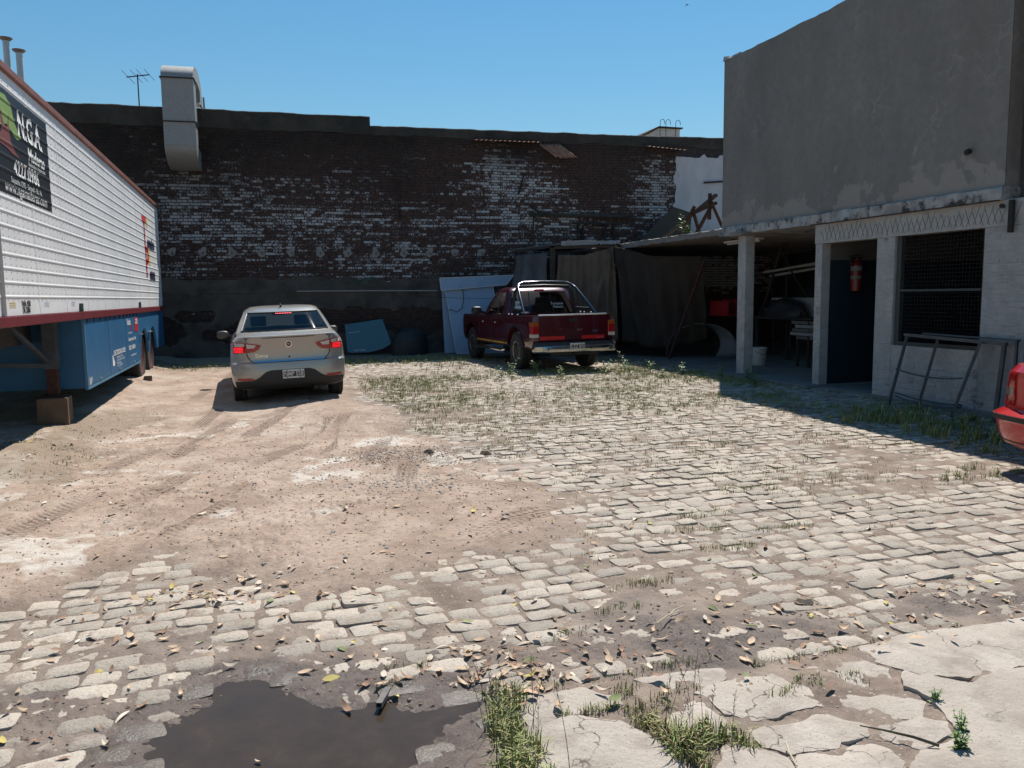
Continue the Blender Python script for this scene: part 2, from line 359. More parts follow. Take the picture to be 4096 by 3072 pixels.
def ground_material():
    m = bpy.data.materials.new('dirt_ground'); m.use_nodes = True; N, L = nodes_of(m); b = N['Principled BSDF']
    at = N.new('ShaderNodeAttribute'); at.attribute_name = 'mask'; sp = N.new('ShaderNodeSeparateColor'); L.new(at.outputs['Color'], sp.inputs[0])
    ge = N.new('ShaderNodeNewGeometry')
    def noise(sc, det, rg=.6):
        n = N.new('ShaderNodeTexNoise'); n.inputs['Scale'].default_value = sc; n.inputs['Detail'].default_value = det; n.inputs['Roughness'].default_value = rg
        L.new(ge.outputs['Position'], n.inputs['Vector']); return n.outputs['Fac']
    def rng(f, a, c, lo=0, hi=1):
        r = N.new('ShaderNodeMapRange'); L.new(f, r.inputs[0]); r.inputs[1].default_value = a; r.inputs[2].default_value = c; r.inputs[3].default_value = lo; r.inputs[4].default_value = hi; return r.outputs[0]
    def mix(f, a, c):
        x = N.new('ShaderNodeMix'); x.data_type = 'RGBA'; L.new(f, x.inputs[0])
        for s, q in ((6, a), (7, c)):
            if isinstance(q, tuple): x.inputs[s].default_value = (*q, 1)
            else: L.new(q, x.inputs[s])
        return x.outputs[2]
    def mm0(op, a, c_):
        x = N.new('ShaderNodeMath'); x.operation = op
        for s_, q in ((0, a), (1, c_)):
            if isinstance(q, (int, float)): x.inputs[s_].default_value = q
            else: L.new(q, x.inputs[s_])
        return x.outputs[0]
    dry = mix(rng(noise(1.3, 6), .38, .62), (.335, .242, .185), (.45, .345, .275))
    dry = mix(rng(noise(26, 5), .5, .72), dry, (.23, .168, .122)); dry = mix(rng(noise(4.5, 7), .52, .68), dry, (.25, .18, .135)); dry = mix(rng(noise(1.9, 8, .68), .50, .66, 0, .8), dry, (.24, .17, .125)); dry = mix(rng(noise(.8, 5, .6), .55, .7, 0, .7), dry, (.47, .40, .33))
    joint = mix(rng(noise(3.5, 5), .35, .65), (.165, .122, .096), (.30, .235, .188))
    c = mix(sp.outputs[0], joint, dry)
    c = mix(rng(noise(60, 3), .62, .7), c, (.44, .38, .33))              # pale grit
    at2 = N.new('ShaderNodeAttribute'); at2.attribute_name = 'mask2'; sp2 = N.new('ShaderNodeSeparateColor'); L.new(at2.outputs['Color'], sp2.inputs[0])
    c = mix(rng(mm0('ADD', sp2.outputs[0], mm0('MULTIPLY', mm0('SUBTRACT', noise(7, 9, .72), .5), 2.4)), .45, 1.0, 0, .9), c, (.56, .51, .45))
    c = mix(rng(sp2.outputs[1], 0, 1, 0, .6), c, (.21, .165, .115))      # earth under the weeds
    mud = mix(rng(noise(7, 6), .35, .65), (.085, .062, .052), (.15, .115, .095))
    at4 = N.new('ShaderNodeAttribute'); at4.attribute_name = 'trk'; s4 = N.new('ShaderNodeSeparateXYZ'); L.new(at4.outputs['Vector'], s4.inputs[0])
    c = mix(rng(s4.outputs[0], 0, 1, 0, .55), c, (.22, .155, .115))       # earth turned up by tyres
    c = mix(rng(noise(140, 4), .60, .68), c, (.13, .10, .08))            # dark grit
    c = mix(sp.outputs[1], c, mud)
    L.new(c, b.inputs['Base Color'])
    L.new(rng(sp.outputs[1], 0, 1, .95, .30), b.inputs['Roughness'])
    b.inputs['Specular IOR Level'].default_value = .35
    # tyre tread pressed into the dirt: grooves along the track, lugs across it
    at3 = N.new('ShaderNodeAttribute'); at3.attribute_name = 'trk'; s3 = N.new('ShaderNodeSeparateXYZ'); L.new(at3.outputs['Vector'], s3.inputs[0])
    def mm(op, a, c):
        x = N.new('ShaderNodeMath'); x.operation = op
        for s_, q in ((0, a), (1, c)):
            if isinstance(q, (int, float)): x.inputs[s_].default_value = q
            elif q is not None: L.new(q, x.inputs[s_])
        return x.outputs[0]
    g1 = mm('SINE', mm('MULTIPLY', s3.outputs[1], 2*math.pi/.043), None)
    g2 = mm('SINE', mm('ADD', mm('MULTIPLY', s3.outputs[2], 2*math.pi/.06), mm('MULTIPLY', mm('ABSOLUTE', s3.outputs[1], None), 70.0)), None)
    tread = mm('MULTIPLY', mm('ADD', mm('MULTIPLY', g1, .6), mm('MULTIPLY', g2, .45)), s3.outputs[0])
    hgt = mm('ADD', mm('MULTIPLY', tread, 2.4), mm('ADD', noise(75, 8, .7), mm('MULTIPLY', noise(17, 7, .65), 2.6)))
    bp = N.new('ShaderNodeBump'); bp.inputs['Strength'].default_value = .6; bp.inputs['Distance'].default_value = .013
    L.new(hgt, bp.inputs['Height']); L.new(bp.outputs[0], b.inputs['Normal'])
    return m

GMAT = ground_material()
idx = np.arange(NA*NR).reshape(NR, NA)
F = np.stack([idx[:-1, :-1], idx[:-1, 1:], idx[1:, 1:], idx[1:, :-1]], -1).reshape(-1, 4)[:, ::-1]
V = np.stack([GX, GY, H], -1).reshape(-1, 3)
one = np.ones_like(H)
a1 = np.stack([MD, WET, N1*.5+.5, one], -1).reshape(-1, 4); a2 = np.stack([LIME, GR, one*0, one], -1).reshape(-1, 4); a3 = np.stack([OUT['trk'][0], OUT['trk'][1], OUT['trk'][2], one], -1).reshape(-1, 4)
dirt_o = link('dirt_ground', np_mesh('dirt_ground', V, F, GMAT, {'mask': a1, 'mask2': a2, 'trk': a3}))
tag(dirt_o, 'dry beige dirt ground with tyre tracks and mud across the yard', 'ground', kind='structure')
# far sheet to the horizon, lying just under the fine patch
n = 60; gx, gy = np.meshgrid(np.sinh(np.linspace(-6, 6, n))*6, np.sinh(np.linspace(-6, 6, n))*6)
zz = z_base(gx, gy)-0.13; zz = zz*1.0; idx = np.arange(n*n).reshape(n, n)
F = np.stack([idx[:-1, :-1], idx[:-1, 1:], idx[1:, 1:], idx[1:, :-1]], -1).reshape(-1, 4)
aa = np.zeros((n*n, 4)); aa[:, 0] = 1; aa[:, 3] = 1; ab = np.zeros((n*n, 4)); ab[:, 3] = 1
far_o = link('ground', np_mesh('ground', np.stack([gx, gy, zz], -1).reshape(-1, 3), F, GMAT, {'mask': aa, 'mask2': ab}))
tag(far_o, 'wide bare earth ground reaching out past the yard', 'ground', kind='structure')

# ------------------------------------------------------------------ cobbles (granite setts in rows across the yard)
stone_mats = [pmat('granite_sett', (.345, .295, .24), (.46, .405, .34), scale=7, rough=.85, bump=.7, bscale=60, coord='World', var=.24, col3=(.25, .19, .145), scale3=7, c3=(.48, .68), bdist=.012, col4=(.20, .165, .13), scale4=110, c4=(.57, .66))]
def sett_geo(L, W, rng, nu=7, nv=5, hgt=.07):
    """domed rough block; top centre at z=0"""
    e = 5+rng.random()*4; sk = rng.uniform(-.10, .10); tp = rng.uniform(-.14, .14); ph = rng.random()*6.3
    dome = rng.uniform(.004, .009); tx = rng.uniform(-.05, .05); ty = rng.uniform(-.07, .07)
    vs_ = []
    for j in range(nv+1):
        for i in range(nu+1):
            u = i/nu*2-1; v = j/nv*2-1; u = math.copysign(1-(1-abs(u))**1.35, u); v = math.copysign(1-(1-abs(v))**1.35, v)
            # square -> superellipse
            r = max(abs(u), abs(v)); q = (abs(u)**e+abs(v)**e)**(1/e) if r > 0 else 1
            k = (r/q) if q > 0 else 1
            x = u*k*L/2*(1+tp*v*.5)+sk*v*W/2; y = v*k*W/2*(1+tp*u*.6)
            jit = .012*math.sin(3*math.atan2(v, u)+ph)*r*r
            x += jit*.5*L; y += jit*W*.6
            z = -dome*(.35*r*r+1.1*r**7) + x*tx + y*ty + rng.uniform(-.0022, .0022)*(1 if r < .95 else .5)
            vs_.append((x, y, z))
    fs = []
    for j in range(nv):
        for i in range(nu):
            a = j*(nu+1)+i; fs.append((a, a+1, a+nu+2, a+nu+1))
    rim = list(range(nu+1)) + [j*(nu+1)+nu for j in range(1, nv+1)] + [nv*(nu+1)+i for i in range(nu-1, -1, -1)] + [j*(nu+1) for j in range(nv-1, 0, -1)]
    n0 = len(vs_); vs_ += [(vs_[i][0]*1.05, vs_[i][1]*1.05, -hgt) for i in rim]
    for k in range(len(rim)):
        k2 = (k+1) % len(rim); fs.append((rim[k2], rim[k], n0+k, n0+k2))
    return vs_, fs

rs = random.Random(11)
setts = []
ROWP = .134
yrow = 1.55; ir = 0
while yrow < 18.6:
    xs = -3.0 + rs.uniform(0, .2)
    while xs < 8.95:
        Ls = rs.uniform(.14, .245); xc = xs+Ls/2
        yy = yrow + .05*math.sin(xc*.5+.3) + .02*math.sin(xc*1.7+ir*.2) + rs.uniform(-.008, .008)
        setts.append((xc, yy, Ls-.013+rs.uniform(-.014, .004), ROWP-.012+rs.uniform(-.014, .005)))
        xs += Ls
    yrow += ROWP; ir += 1
SX = np.array([s[0] for s in setts]); SY = np.array([s[1] for s in setts])
sh, smd, swet, _, _, _ = dirt_fields(SX, SY)
slab_sd = poly_sd(SX, SY, SLAB)
topz = z_base(SX, SY) + np.array([rs.uniform(-.009, .008) for _ in setts]) - .05*sstep(.02, -.1, poly_sd(SX, SY, PUDDLE))*0.72
angv = np.degrees(np.arctan2(SX, SY)); rr = np.hypot(SX, SY)
ok = (sh < topz+.018) & (slab_sd > .04) & (angv > -32) & (angv < 66) & (rr > 1.5) & (SX < 8.9) & ~((SX < -1.1) & (SY > 9.5)) & (SX > -2.7)
ids = [i for i in np.argsort(rr) if ok[i]]
infr = [i for i in ids if -15.5 < angv[i] < 51 and rr[i] > 2.68 and sh[i] < topz[i]-.001][:300]
infr_s = set(infr)
cob = bpy.data.objects.new('cobbled_pavement', None); COL.objects.link(cob)
tag(cob, 'worn pale granite setts laid in rows across the yard', 'pavement', kind='structure')
near_meshes = []
for k in range(30):
    r_ = random.Random(100+k); v_, f_ = sett_geo(1, 1, r_, 9, 7)
    near_meshes.append(None)
def near_mesh(k, L, W):
    r_ = random.Random(100+k); mb = MB(); mb.add(*sett_geo(L, W, r_, 8, 6)); return mb.mesh('sett', stone_mats, smooth=True, recalc=False)
var_sizes = [(.130, .114), (.153, .120), (.176, .117), (.198, .122), (.222, .118)]
var_mesh = {(i, k): near_mesh(i*7+k, *var_sizes[i]) for i in range(5) for k in range(6)}
WETS = pmat('wet_sett', (.13, .105, .085), (.20, .17, .14), scale=7, rough=.28, bump=.8, bscale=60, coord='World', var=.2, col3=(.07, .055, .045), scale3=7, c3=(.45, .65), bdist=.012)
wet_mesh = {}
for k_, me_ in var_mesh.items():
    wet_mesh[k_] = me_.copy(); wet_mesh[k_].materials.clear(); wet_mesh[k_].materials.append(WETS)
for i in infr:
    x, y, Ls, Ws = setts[i]
    b_ = min(range(5), key=lambda q: abs(var_sizes[q][0]-Ls))
    wetst = poly_sd(np.array([x]), np.array([y]), PUDDLE)[0] < .10
    o = link('sett', (wet_mesh if wetst else var_mesh)[(b_, rs.randrange(6))], cob, (x, y, topz[i]), (rs.uniform(-.05, .05), rs.uniform(-.04, .04), rs.choice((0, math.pi))+rs.uniform(-.06, .06)+.05*.5*math.cos(x*.5+.3)))
mb = MB()
for i in ids:
    if i in infr_s: continue
    x, y, Ls, Ws = setts[i]
    v_, f_ = sett_geo(Ls, Ws, rs, 5 if rr[i] < 8 else 4, 4 if rr[i] < 8 else 3)
    a = rs.uniform(-.05, .05); ca, sa = math.cos(a), math.sin(a)
    mb.add([(x+p[0]*ca-p[1]*sa, y+p[0]*sa+p[1]*ca, topz[i]+p[2]) for p in v_], f_)
tag(mb.build('sett_field', stone_mats, cob, smooth=50, recalc=False), kind='stuff')

# ------------------------------------------------------------------ puddle
wm = bpy.data.materials.new('muddy_water'); wm.use_nodes = True; N, L = nodes_of(wm); b = N['Principled BSDF']
b.inputs['Base Color'].default_value = (.050, .034, .027, 1); b.inputs['IOR'].default_value = 1.33; b.inputs['Specular IOR Level'].default_value = .35
ge = N.new('ShaderNodeNewGeometry')
n2_ = N.new('ShaderNodeTexNoise'); n2_.inputs['Scale'].default_value = 6; n2_.inputs['Detail'].default_value = 8; n2_.inputs['Roughness'].default_value = .7; L.new(ge.outputs['Position'], n2_.inputs['Vector'])
r2_ = N.new('ShaderNodeMapRange'); r2_.inputs[1].default_value = .40; r2_.inputs[2].default_value = .66; r2_.inputs[3].default_value = .04; r2_.inputs[4].default_value = .30; L.new(n2_.outputs['Fac'], r2_.inputs[0]); L.new(r2_.outputs[0], b.inputs['Roughness'])
x2_ = N.new('ShaderNodeMix'); x2_.data_type = 'RGBA'; x2_.inputs[6].default_value = (.032, .023, .017, 1); x2_.inputs[7].default_value = (.070, .052, .038, 1); L.new(n2_.outputs['Fac'], x2_.inputs[0]); L.new(x2_.outputs[2], b.inputs['Base Color'])
no = N.new('ShaderNodeTexNoise'); no.inputs['Scale'].default_value = 9; no.inputs['Detail'].default_value = 3; L.new(ge.outputs['Position'], no.inputs['Vector'])
bp = N.new('ShaderNodeBump'); bp.inputs['Strength'].default_value = .10; bp.inputs['Distance'].default_value = .02; L.new(no.outputs['Fac'], bp.inputs['Height']); L.new(bp.outputs[0], b.inputs['Normal'])
ng = 60; px_, py_ = np.meshgrid(np.linspace(-1.0, 1.25, ng), np.linspace(1.9, 3.75, ng)); idx = np.arange(ng*ng).reshape(ng, ng)
keep = poly_sd(px_, py_, PUDDLE) < .14
F = np.stack([idx[:-1, :-1], idx[:-1, 1:], idx[1:, 1:], idx[1:, :-1]], -1).reshape(-1, 4)
F = F[keep.ravel()[F].all(1)]
po = link('puddle', np_mesh('puddle', np.stack([px_, py_, px_*0-0.016], -1).reshape(-1, 3), F, wm))
tag(po, 'shallow muddy brown puddle lying over the sunken setts', 'puddle', kind='structure')

# ------------------------------------------------------------------ broken concrete apron at the lower right
FRAG = [
[(0.95,2.8),(1.04,2.93),(1.21,2.89),(1.36,2.79),(1.34,2.72),(1.14,2.68),(0.93,2.61)],
[(0.9,2.66),(1.12,2.68),(1.27,2.59),(1.34,2.43),(1.36,2.26),(1.18,2.08),(0.8,2.21)],
[(1.38,2.77),(1.54,2.81),(1.63,2.69),(1.54,2.58),(1.45,2.64)],
[(1.47,2.63),(1.66,2.64),(1.67,2.49),(1.63,2.37),(1.56,2.41),(1.44,2.51)],
[(1.49,2.88),(1.65,2.91),(1.89,2.86),(1.91,2.79),(1.74,2.73),(1.63,2.73),(1.53,2.82)],
[(1.65,2.7),(1.81,2.74),(1.96,2.77),(2.12,2.76),(2.19,2.61),(2.06,2.45),(1.86,2.42),(1.74,2.44),(1.69,2.52),(1.68,2.63)],
[(2.15,2.76),(2.28,2.75),(2.5,2.71),(2.55,2.59),(2.46,2.47),(2.31,2.48),(2.24,2.59)],
[(2.17,2.53),(2.28,2.47),(2.47,2.43),(2.5,2.34),(2.38,2.27),(2.2,2.28),(2.09,2.41)],
[(1.69,2.43),(1.86,2.39),(2.06,2.4),(2.17,2.27),(2.08,2.2),(1.9,2.2),(1.76,2.2),(1.67,2.29)],
[(1.76,2.18),(1.91,2.19),(2.09,2.19),(2.12,2.07),(2.01,1.96),(1.7,1.94),(1.62,2.07)],
[(1.54,2.33),(1.64,2.28),(1.74,2.17),(1.61,2.08),(1.4,2.0),(1.32,2.03),(1.43,2.2)],
[(2.17,2.25),(2.36,2.25),(2.41,2.19),(2.36,2.1),(2.14,2.07),(2.12,2.19)],
[(2.58,2.84),(2.88,2.87),(3.6,2.83),(4.76,2.74),(5.22,2.22),(4.03,2.12),(3.13,2.45),(2.78,2.44),(2.63,2.59),(2.56,2.72)],
[(2.57,2.56),(2.75,2.42),(3.1,2.42),(3.99,2.1),(4.49,1.62),(3.41,1.2),(2.29,1.49),(1.94,1.83),(2.11,2.04),(2.38,2.1),(2.44,2.19),(2.52,2.35),(2.48,2.46)]]
apron = bpy.data.objects.new('concrete_apron', None); COL.objects.link(apron)
tag(apron, 'cracked pale concrete apron breaking into slabs beside the cobbles', 'pavement', kind='structure')
CONC = pmat('old_concrete', (.355, .303, .252), (.45, .392, .335), scale=3.0, rough=.92, bump=.7, bscale=45, coord='World', col3=(.25, .205, .17), scale3=4, c3=(.50, .72), bdist=.014, var=.07, col4=(.20, .17, .14), scale4=120, c4=(.60, .68), crack=(2.6, .012, (.10, .08, .065), .50))
rf = random.Random(5)
def slab_piece(poly, zt, seed):
    # resample the outline with a ragged break line, then fill the top with a bumpy surface
    pts = []
    for (x0, y0), (x1, y1) in zip(poly, poly[1:]+poly[:1]):
        L_ = math.hypot(x1-x0, y1-y0); k = max(2, int(L_/.028))
        for q in range(k):
            t = q/k; x = x0+(x1-x0)*t; y = y0+(y1-y0)*t
            pts.append((x, y))
    P = np.array(pts); c = P.mean(0)
    P = P + np.stack([fbm(P[:, 0]*9, P[:, 1]*9, seed, 3), fbm(P[:, 0]*9, P[:, 1]*9, seed+50, 3)], -1)*.034
    d = c-P; P = P + d/np.linalg.norm(d, axis=1)[:, None]*.002
    bm = bmesh.new(); vs_ = [bm.verts.new((p[0], p[1], 0)) for p in P]; f = bm.faces.new(vs_)
    if f.normal.z < 0: f.normal_flip()
    bm.faces.ensure_lookup_table()
    x0, y0 = P.min(0); x1, y1 = P.max(0); st = .09 if x1-x0 < .7 else .16
    for k in range(1, int((x1-x0)/st)+1): bmesh.ops.bisect_plane(bm, geom=bm.verts[:]+bm.edges[:]+bm.faces[:], plane_co=(x0+k*st, 0, 0), plane_no=(1, 0, 0))
    for k in range(1, int((y1-y0)/st)+1): bmesh.ops.bisect_plane(bm, geom=bm.verts[:]+bm.edges[:]+bm.faces[:], plane_co=(0, y0+k*st, 0), plane_no=(0, 1, 0))
    top = bm.faces[:]
    for fc in top:
        if fc.normal.z < 0: fc.normal_flip()
    bev = bmesh.ops.inset_region(bm, faces=top, thickness=.010, depth=0.0)
    outer = [v for v in bm.verts if v.is_boundary]
    tx, ty = rf.uniform(-.03, .03), rf.uniform(-.03, .03)
    if x1-x0 > 1: tx = ty = 0
    for v in bm.verts:
        v.co.z = zt+(v.co.x-c[0])*tx+(v.co.y-c[1])*ty+float(fbm(v.co.x*4, v.co.y*4, seed, 4))*.014 - (.009 if v.is_boundary else 0)
    be = [e for e in bm.edges if e.is_boundary]
    ex = bmesh.ops.extrude_edge_only(bm, edges=be)
    for g_ in ex['geom']:
        if isinstance(g_, bmesh.types.BMVert): g_.co.z -= .10
    bmesh.ops.recalc_face_normals(bm, faces=bm.faces)
    me = bpy.data.meshes.new('slab_fragment'); bm.to_mesh(me); bm.free(); me.materials.append(CONC); smooth_angle(me, 35)
    return link('slab_fragment', me, apron)
for k, pl in enumerate(FRAG):
    slab_piece(pl, .020+rf.uniform(-.012, .008), 200+k)
# ------------------------------------------------------------------ back wall: old whitewashed brick, English bond
WALL_ROT = -math.atan(.06)
wall = thing('brick_wall', 'tall sooty brick wall with flaking whitewash closing the back of the yard', 'wall', (0, 21.8, 0), (0, 0, WALL_ROT))
def brick_material(name, base1, base2, white, soot=(.018, .016, .015), rough=.9):
    m = bpy.data.materials.new(name); m.use_nodes = True; N, L = nodes_of(m); b = N['Principled BSDF']
    at = N.new('ShaderNodeAttribute'); at.attribute_name = 'paint'; sp = N.new('ShaderNodeSeparateColor'); L.new(at.outputs['Color'], sp.inputs[0])
    ge = N.new('ShaderNodeNewGeometry'); oi = N.new('ShaderNodeObjectInfo')
    ad = N.new('ShaderNodeMath'); ad.operation = 'ADD'; L.new(oi.outputs['Random'], ad.inputs[0]); L.new(ge.outputs['Random Per Island'], ad.inputs[1])
    fr = N.new('ShaderNodeMath'); fr.operation = 'FRACT'; L.new(ad.outputs[0], fr.inputs[0])
    def noise(sc, det=6, rg=.65):
        n = N.new('ShaderNodeTexNoise'); n.inputs['Scale'].default_value = sc; n.inputs['Detail'].default_value = det; n.inputs['Roughness'].default_value = rg
        L.new(ge.outputs['Position'], n.inputs['Vector']); return n.outputs['Fac']
    def math_(op, a, c):
        x = N.new('ShaderNodeMath'); x.operation = op
        for s, q in ((0, a), (1, c)):
            if isinstance(q, (int, float)): x.inputs[s].default_value = q
            else: L.new(q, x.inputs[s])
        return x.outputs[0]
    def rng(f, a, c, lo=0, hi=1):
        r = N.new('ShaderNodeMapRange'); L.new(f, r.inputs[0]); r.inputs[1].default_value = a; r.inputs[2].default_value = c; r.inputs[3].default_value = lo; r.inputs[4].default_value = hi; return r.outputs[0]
    def mix(f, a, c):
        x = N.new('ShaderNodeMix'); x.data_type = 'RGBA'; L.new(f, x.inputs[0])
        for s, q in ((6, a), (7, c)):
            if isinstance(q, tuple): x.inputs[s].default_value = (*q, 1)
            else: L.new(q, x.inputs[s])
        return x.outputs[2]
    c = mix(fr.outputs[0], base1, base2)
    c = mix(rng(noise(14), .45, .65), c, tuple(v*.5 for v in base2))
    # remaining whitewash: amount from the paint attribute, broken up by noise and differing brick by brick
    amt = math_('ADD', math_('ADD', sp.outputs[0], math_('MULTIPLY', math_('SUBTRACT', fr.outputs[0], .5), .34)), math_('MULTIPLY', math_('SUBTRACT', noise(24, 7, .72), .5), 1.6))
    pf = rng(amt, .5, .62)
    c = mix(pf, c, mix(rng(noise(20, 4), .4, .7), white, tuple(v*.72 for v in white)))
    c = mix(math_('MULTIPLY', sp.outputs[1], rng(noise(3.2, 6), .30, .62, .55, 1)), c, soot)
    L.new(c, b.inputs['Base Color']); b.inputs['Roughness'].default_value = rough; b.inputs['Specular IOR Level'].default_value = .25
    bp = N.new('ShaderNodeBump'); bp.inputs['Strength'].default_value = .7; bp.inputs['Distance'].default_value = .01; L.new(noise(45, 6), bp.inputs['Height']); L.new(bp.outputs[0], b.inputs['Normal'])
    return m
BRICK = brick_material('old_brick', (.108, .060, .049), (.080, .053, .046), (.50, .497, .50))
MORTAR = pmat('dark_mortar', (.026, .023, .022), (.05, .044, .040), scale=8, rough=.95, bump=.5, bscale=40, coord='World')
CEMENT = pmat('sooty_cement', (.026, .025, .022), (.055, .050, .043), scale=1.6, rough=.95, bump=.8, bscale=14, coord='World', col3=(.09, .083, .072), scale3=3.0, c3=(.6, .78), bdist=.03)
PLASTER = pmat('grey_wall_plaster', (.062, .054, .046), (.10, .088, .075), scale=2.2, rough=.93, bump=.6, bscale=18, coord='World', col3=(.03, .027, .024), scale3=1.4, c3=(.5, .68), bdist=.02)
RUST = pmat('rusty_iron', (.045, .020, .014), (.08, .036, .024), scale=14, rough=.85, bump=.4, bscale=60, metal=.2)
IRON = pmat('black_iron', (.018, .017, .018), (.035, .028, .025), scale=12, rough=.7, metal=.3)

def paint_soot(x, z):
    n = float(fbm(x*.55, z*.9, 5, 4)); row = float(fbm(x*.7, round(z/.076)*1.7, 9, 2))
    def g(cx, cz, rx, rz): return math.exp(-((x-cx)/rx)**2-((z-cz)/rz)**2)
    p = .415 + .14*n + .20*row + .20*g(7.6, 4.75, 1.15, .75) + .16*g(6.6, 5.1, .7, .7) + .10*g(7.2, 3.6, 2.2, .5) + .08*g(9.0, 3.55, 1.6, .5) + .22*g(11.5, 4.5, .45, 1.2)
    p += .12*g(2.0, 3.7, 2.5, .6) - .28*g(9.7, 4.75, .9, .75) - .24*g(8.9, 5.3, 1.2, .5) - .16*g(4.4, 4.4, 1.0, .7)
    p += .20*g(-1.3, 3.9, .6, .8)
    p -= .22*max(0, min(1, (z-4.6-.28*(x-1)*.35)/.9)) if x < 5.5 else .18*max(0, min(1, (z-5.2)/.5))
    p -= .30*max(0, min(1, (2.0-z)/.5))
    s = max(0, min(1, (z-3.6)/1.9))*(.80 if x < 4.5 else .40) + .30*max(0, min(1, (1.5-x)/4)) + .22*n
    s += .5*g(7.2, 5.45, .55, .35) + .35*max(0, min(1, (z-5.45)/.4)) - .35*g(7.6, 4.7, 1.3, .6)
    p += .40*g(13.6, 2.2, 1.6, .6)
    s += .35*g(9.4, 3.1, 1.3, .45) + .3*max(0, min(1, (1.6-z)/.6))
    return max(0, min(1, p)), max(0, min(.97, s))

def brick_geo(w, h, d, r):
    """front block, bevelled; front face at y=-d"""
    c = min(w, h)*.11; j = lambda: r.uniform(-.003, .003)
    v = [(-w/2, 0, -h/2), (w/2, 0, -h/2), (w/2, 0, h/2), (-w/2, 0, h/2),
         (-w/2+j(), -d+c, -h/2+j()), (w/2+j(), -d+c, -h/2+j()), (w/2+j(), -d+c, h/2+j()), (-w/2+j(), -d+c, h/2+j()),
         (-w/2+c, -d+j(), -h/2+c), (w/2-c, -d+j(), -h/2+c), (w/2-c, -d+j(), h/2-c), (-w/2+c, -d+j(), h/2-c)]
    f = [(8, 9, 10, 11)]
    for a in (0, 4):
        f += [(a+0, a+1, a+5, a+4), (a+1, a+2, a+6, a+5), (a+2, a+3, a+7, a+6), (a+3, a+0, a+4, a+7)]
    return v, f

rb = random.Random(3)
CH = .076; wall_bricks = []
zc = .05; ic = 0
while zc < 5.9:
    hd = ic % 2 == 1; pit = .125 if hd else .25; x = -6.0 + (0 if hd else .0625)
    zz_ = zc
    while x < 15.8:
        xc = x+pit/2
        if not (xc > 12.1 and zc > 3.0):
            wall_bricks.append((xc, zz_ + .012*math.sin(xc*.9+zc*2), pit-.014+rb.uniform(-.006, .003), CH-.016+rb.uniform(-.005, .002), .014+rb.uniform(0, .012)))
        x += pit
    zc += CH; ic += 1
# the largest in view stand on the clear stretch between car, truck and duct
cand = sorted([i for i, q in enumerate(wall_bricks) if 2.25 < q[1] < 5.2 and 1.6 < q[0] < 8.5 and q[2] > .2], key=lambda i: (wall_bricks[i][0]-4.6)**2*.5+(wall_bricks[i][1]-3.3)**2)[:300]
cs = set(cand)
def paint_attr(me, cols):
    a = me.attributes.new('paint', 'FLOAT_COLOR', 'POINT'); a.data.foreach_set('color', np.ascontiguousarray(cols, dtype=np.float32).ravel())
mb = MB(); cols = []
for i, (x, z, w, h, d) in enumerate(wall_bricks):
    if i in cs: continue
    v, f = brick_geo(w, h, d, rb); mb.add([(x+a, b_, z+c) for a, b_, c in v], f)
    p, s = paint_soot(x, z); p += rb.uniform(-.06, .06); cols += [(p, s, 0, 1)]*len(v)
me = mb.mesh('brick_courses', BRICK, recalc=False); paint_attr(me, cols); tag(link('brick_courses', me, wall), kind='stuff')
bvar = {}
for i in cand:
    x, z, w, h, d = wall_bricks[i]; p, s = paint_soot(x, z); key = (round(p*8), round(s*5), rb.randrange(3))
    if key not in bvar:
        m2 = MB(); m2.add(*brick_geo(.238, .061, .02, rb)); me = m2.mesh('brick', BRICK, recalc=False); paint_attr(me, [(key[0]/8, key[1]/5, 0, 1)]*12); bvar[key] = me
    link('brick', bvar[key], wall, (x, rb.uniform(-.003, .004), z))
mb = MB(); mb.box((-9, 0, -.3), (16, .34, 5.88)); mb.build('mortar_core', MORTAR, wall)
# cement coping: tall to the left, a step down to the right, ragged along the top
def coping(x0, x1, z0, za, zb_, name, proud):
    n = int((x1-x0)/.12); m2 = MB()
    xs = [x0+(x1-x0)*i/n for i in range(n+1)]
    prof = []
    for x in xs:
        zt = za+(zb_-za)*(x-x0)/(x1-x0)+float(fbm(x*2.2, 1, 33, 4))*.028; zl = z0+float(fbm(x*1.6, 7, 35, 4))*.05
        prof.append((zt, zl))
    v = []; f = []
    for x, (zt, zl) in zip(xs, prof):
        yy = -proud+float(fbm(x*3, 3, 36, 3))*.012
        v += [(x, .4, zl), (x, yy+.01, zl), (x, yy, (zl+zt)/2), (x, yy+.004, zt-.02), (x, yy+.03, zt), (x, .38, zt+.005)]
    for i in range(n):
        for k in range(5): f.append((i*6+k, i*6+k+1, i*6+6+k+1, i*6+6+k))
        f.append((i*6+5, i*6, i*6+6, i*6+11))
    f.append(tuple(range(5, -1, -1))); f.append(tuple(n*6+k for k in range(6)))
    m2.add(v, f); return m2.build(name, CEMENT, wall, smooth=35)
coping(-9, 3.32, 5.88, 6.36, 6.33, 'coping', .05)
coping(3.322, 16, 5.86, 6.10, 6.19, 'coping', .04)
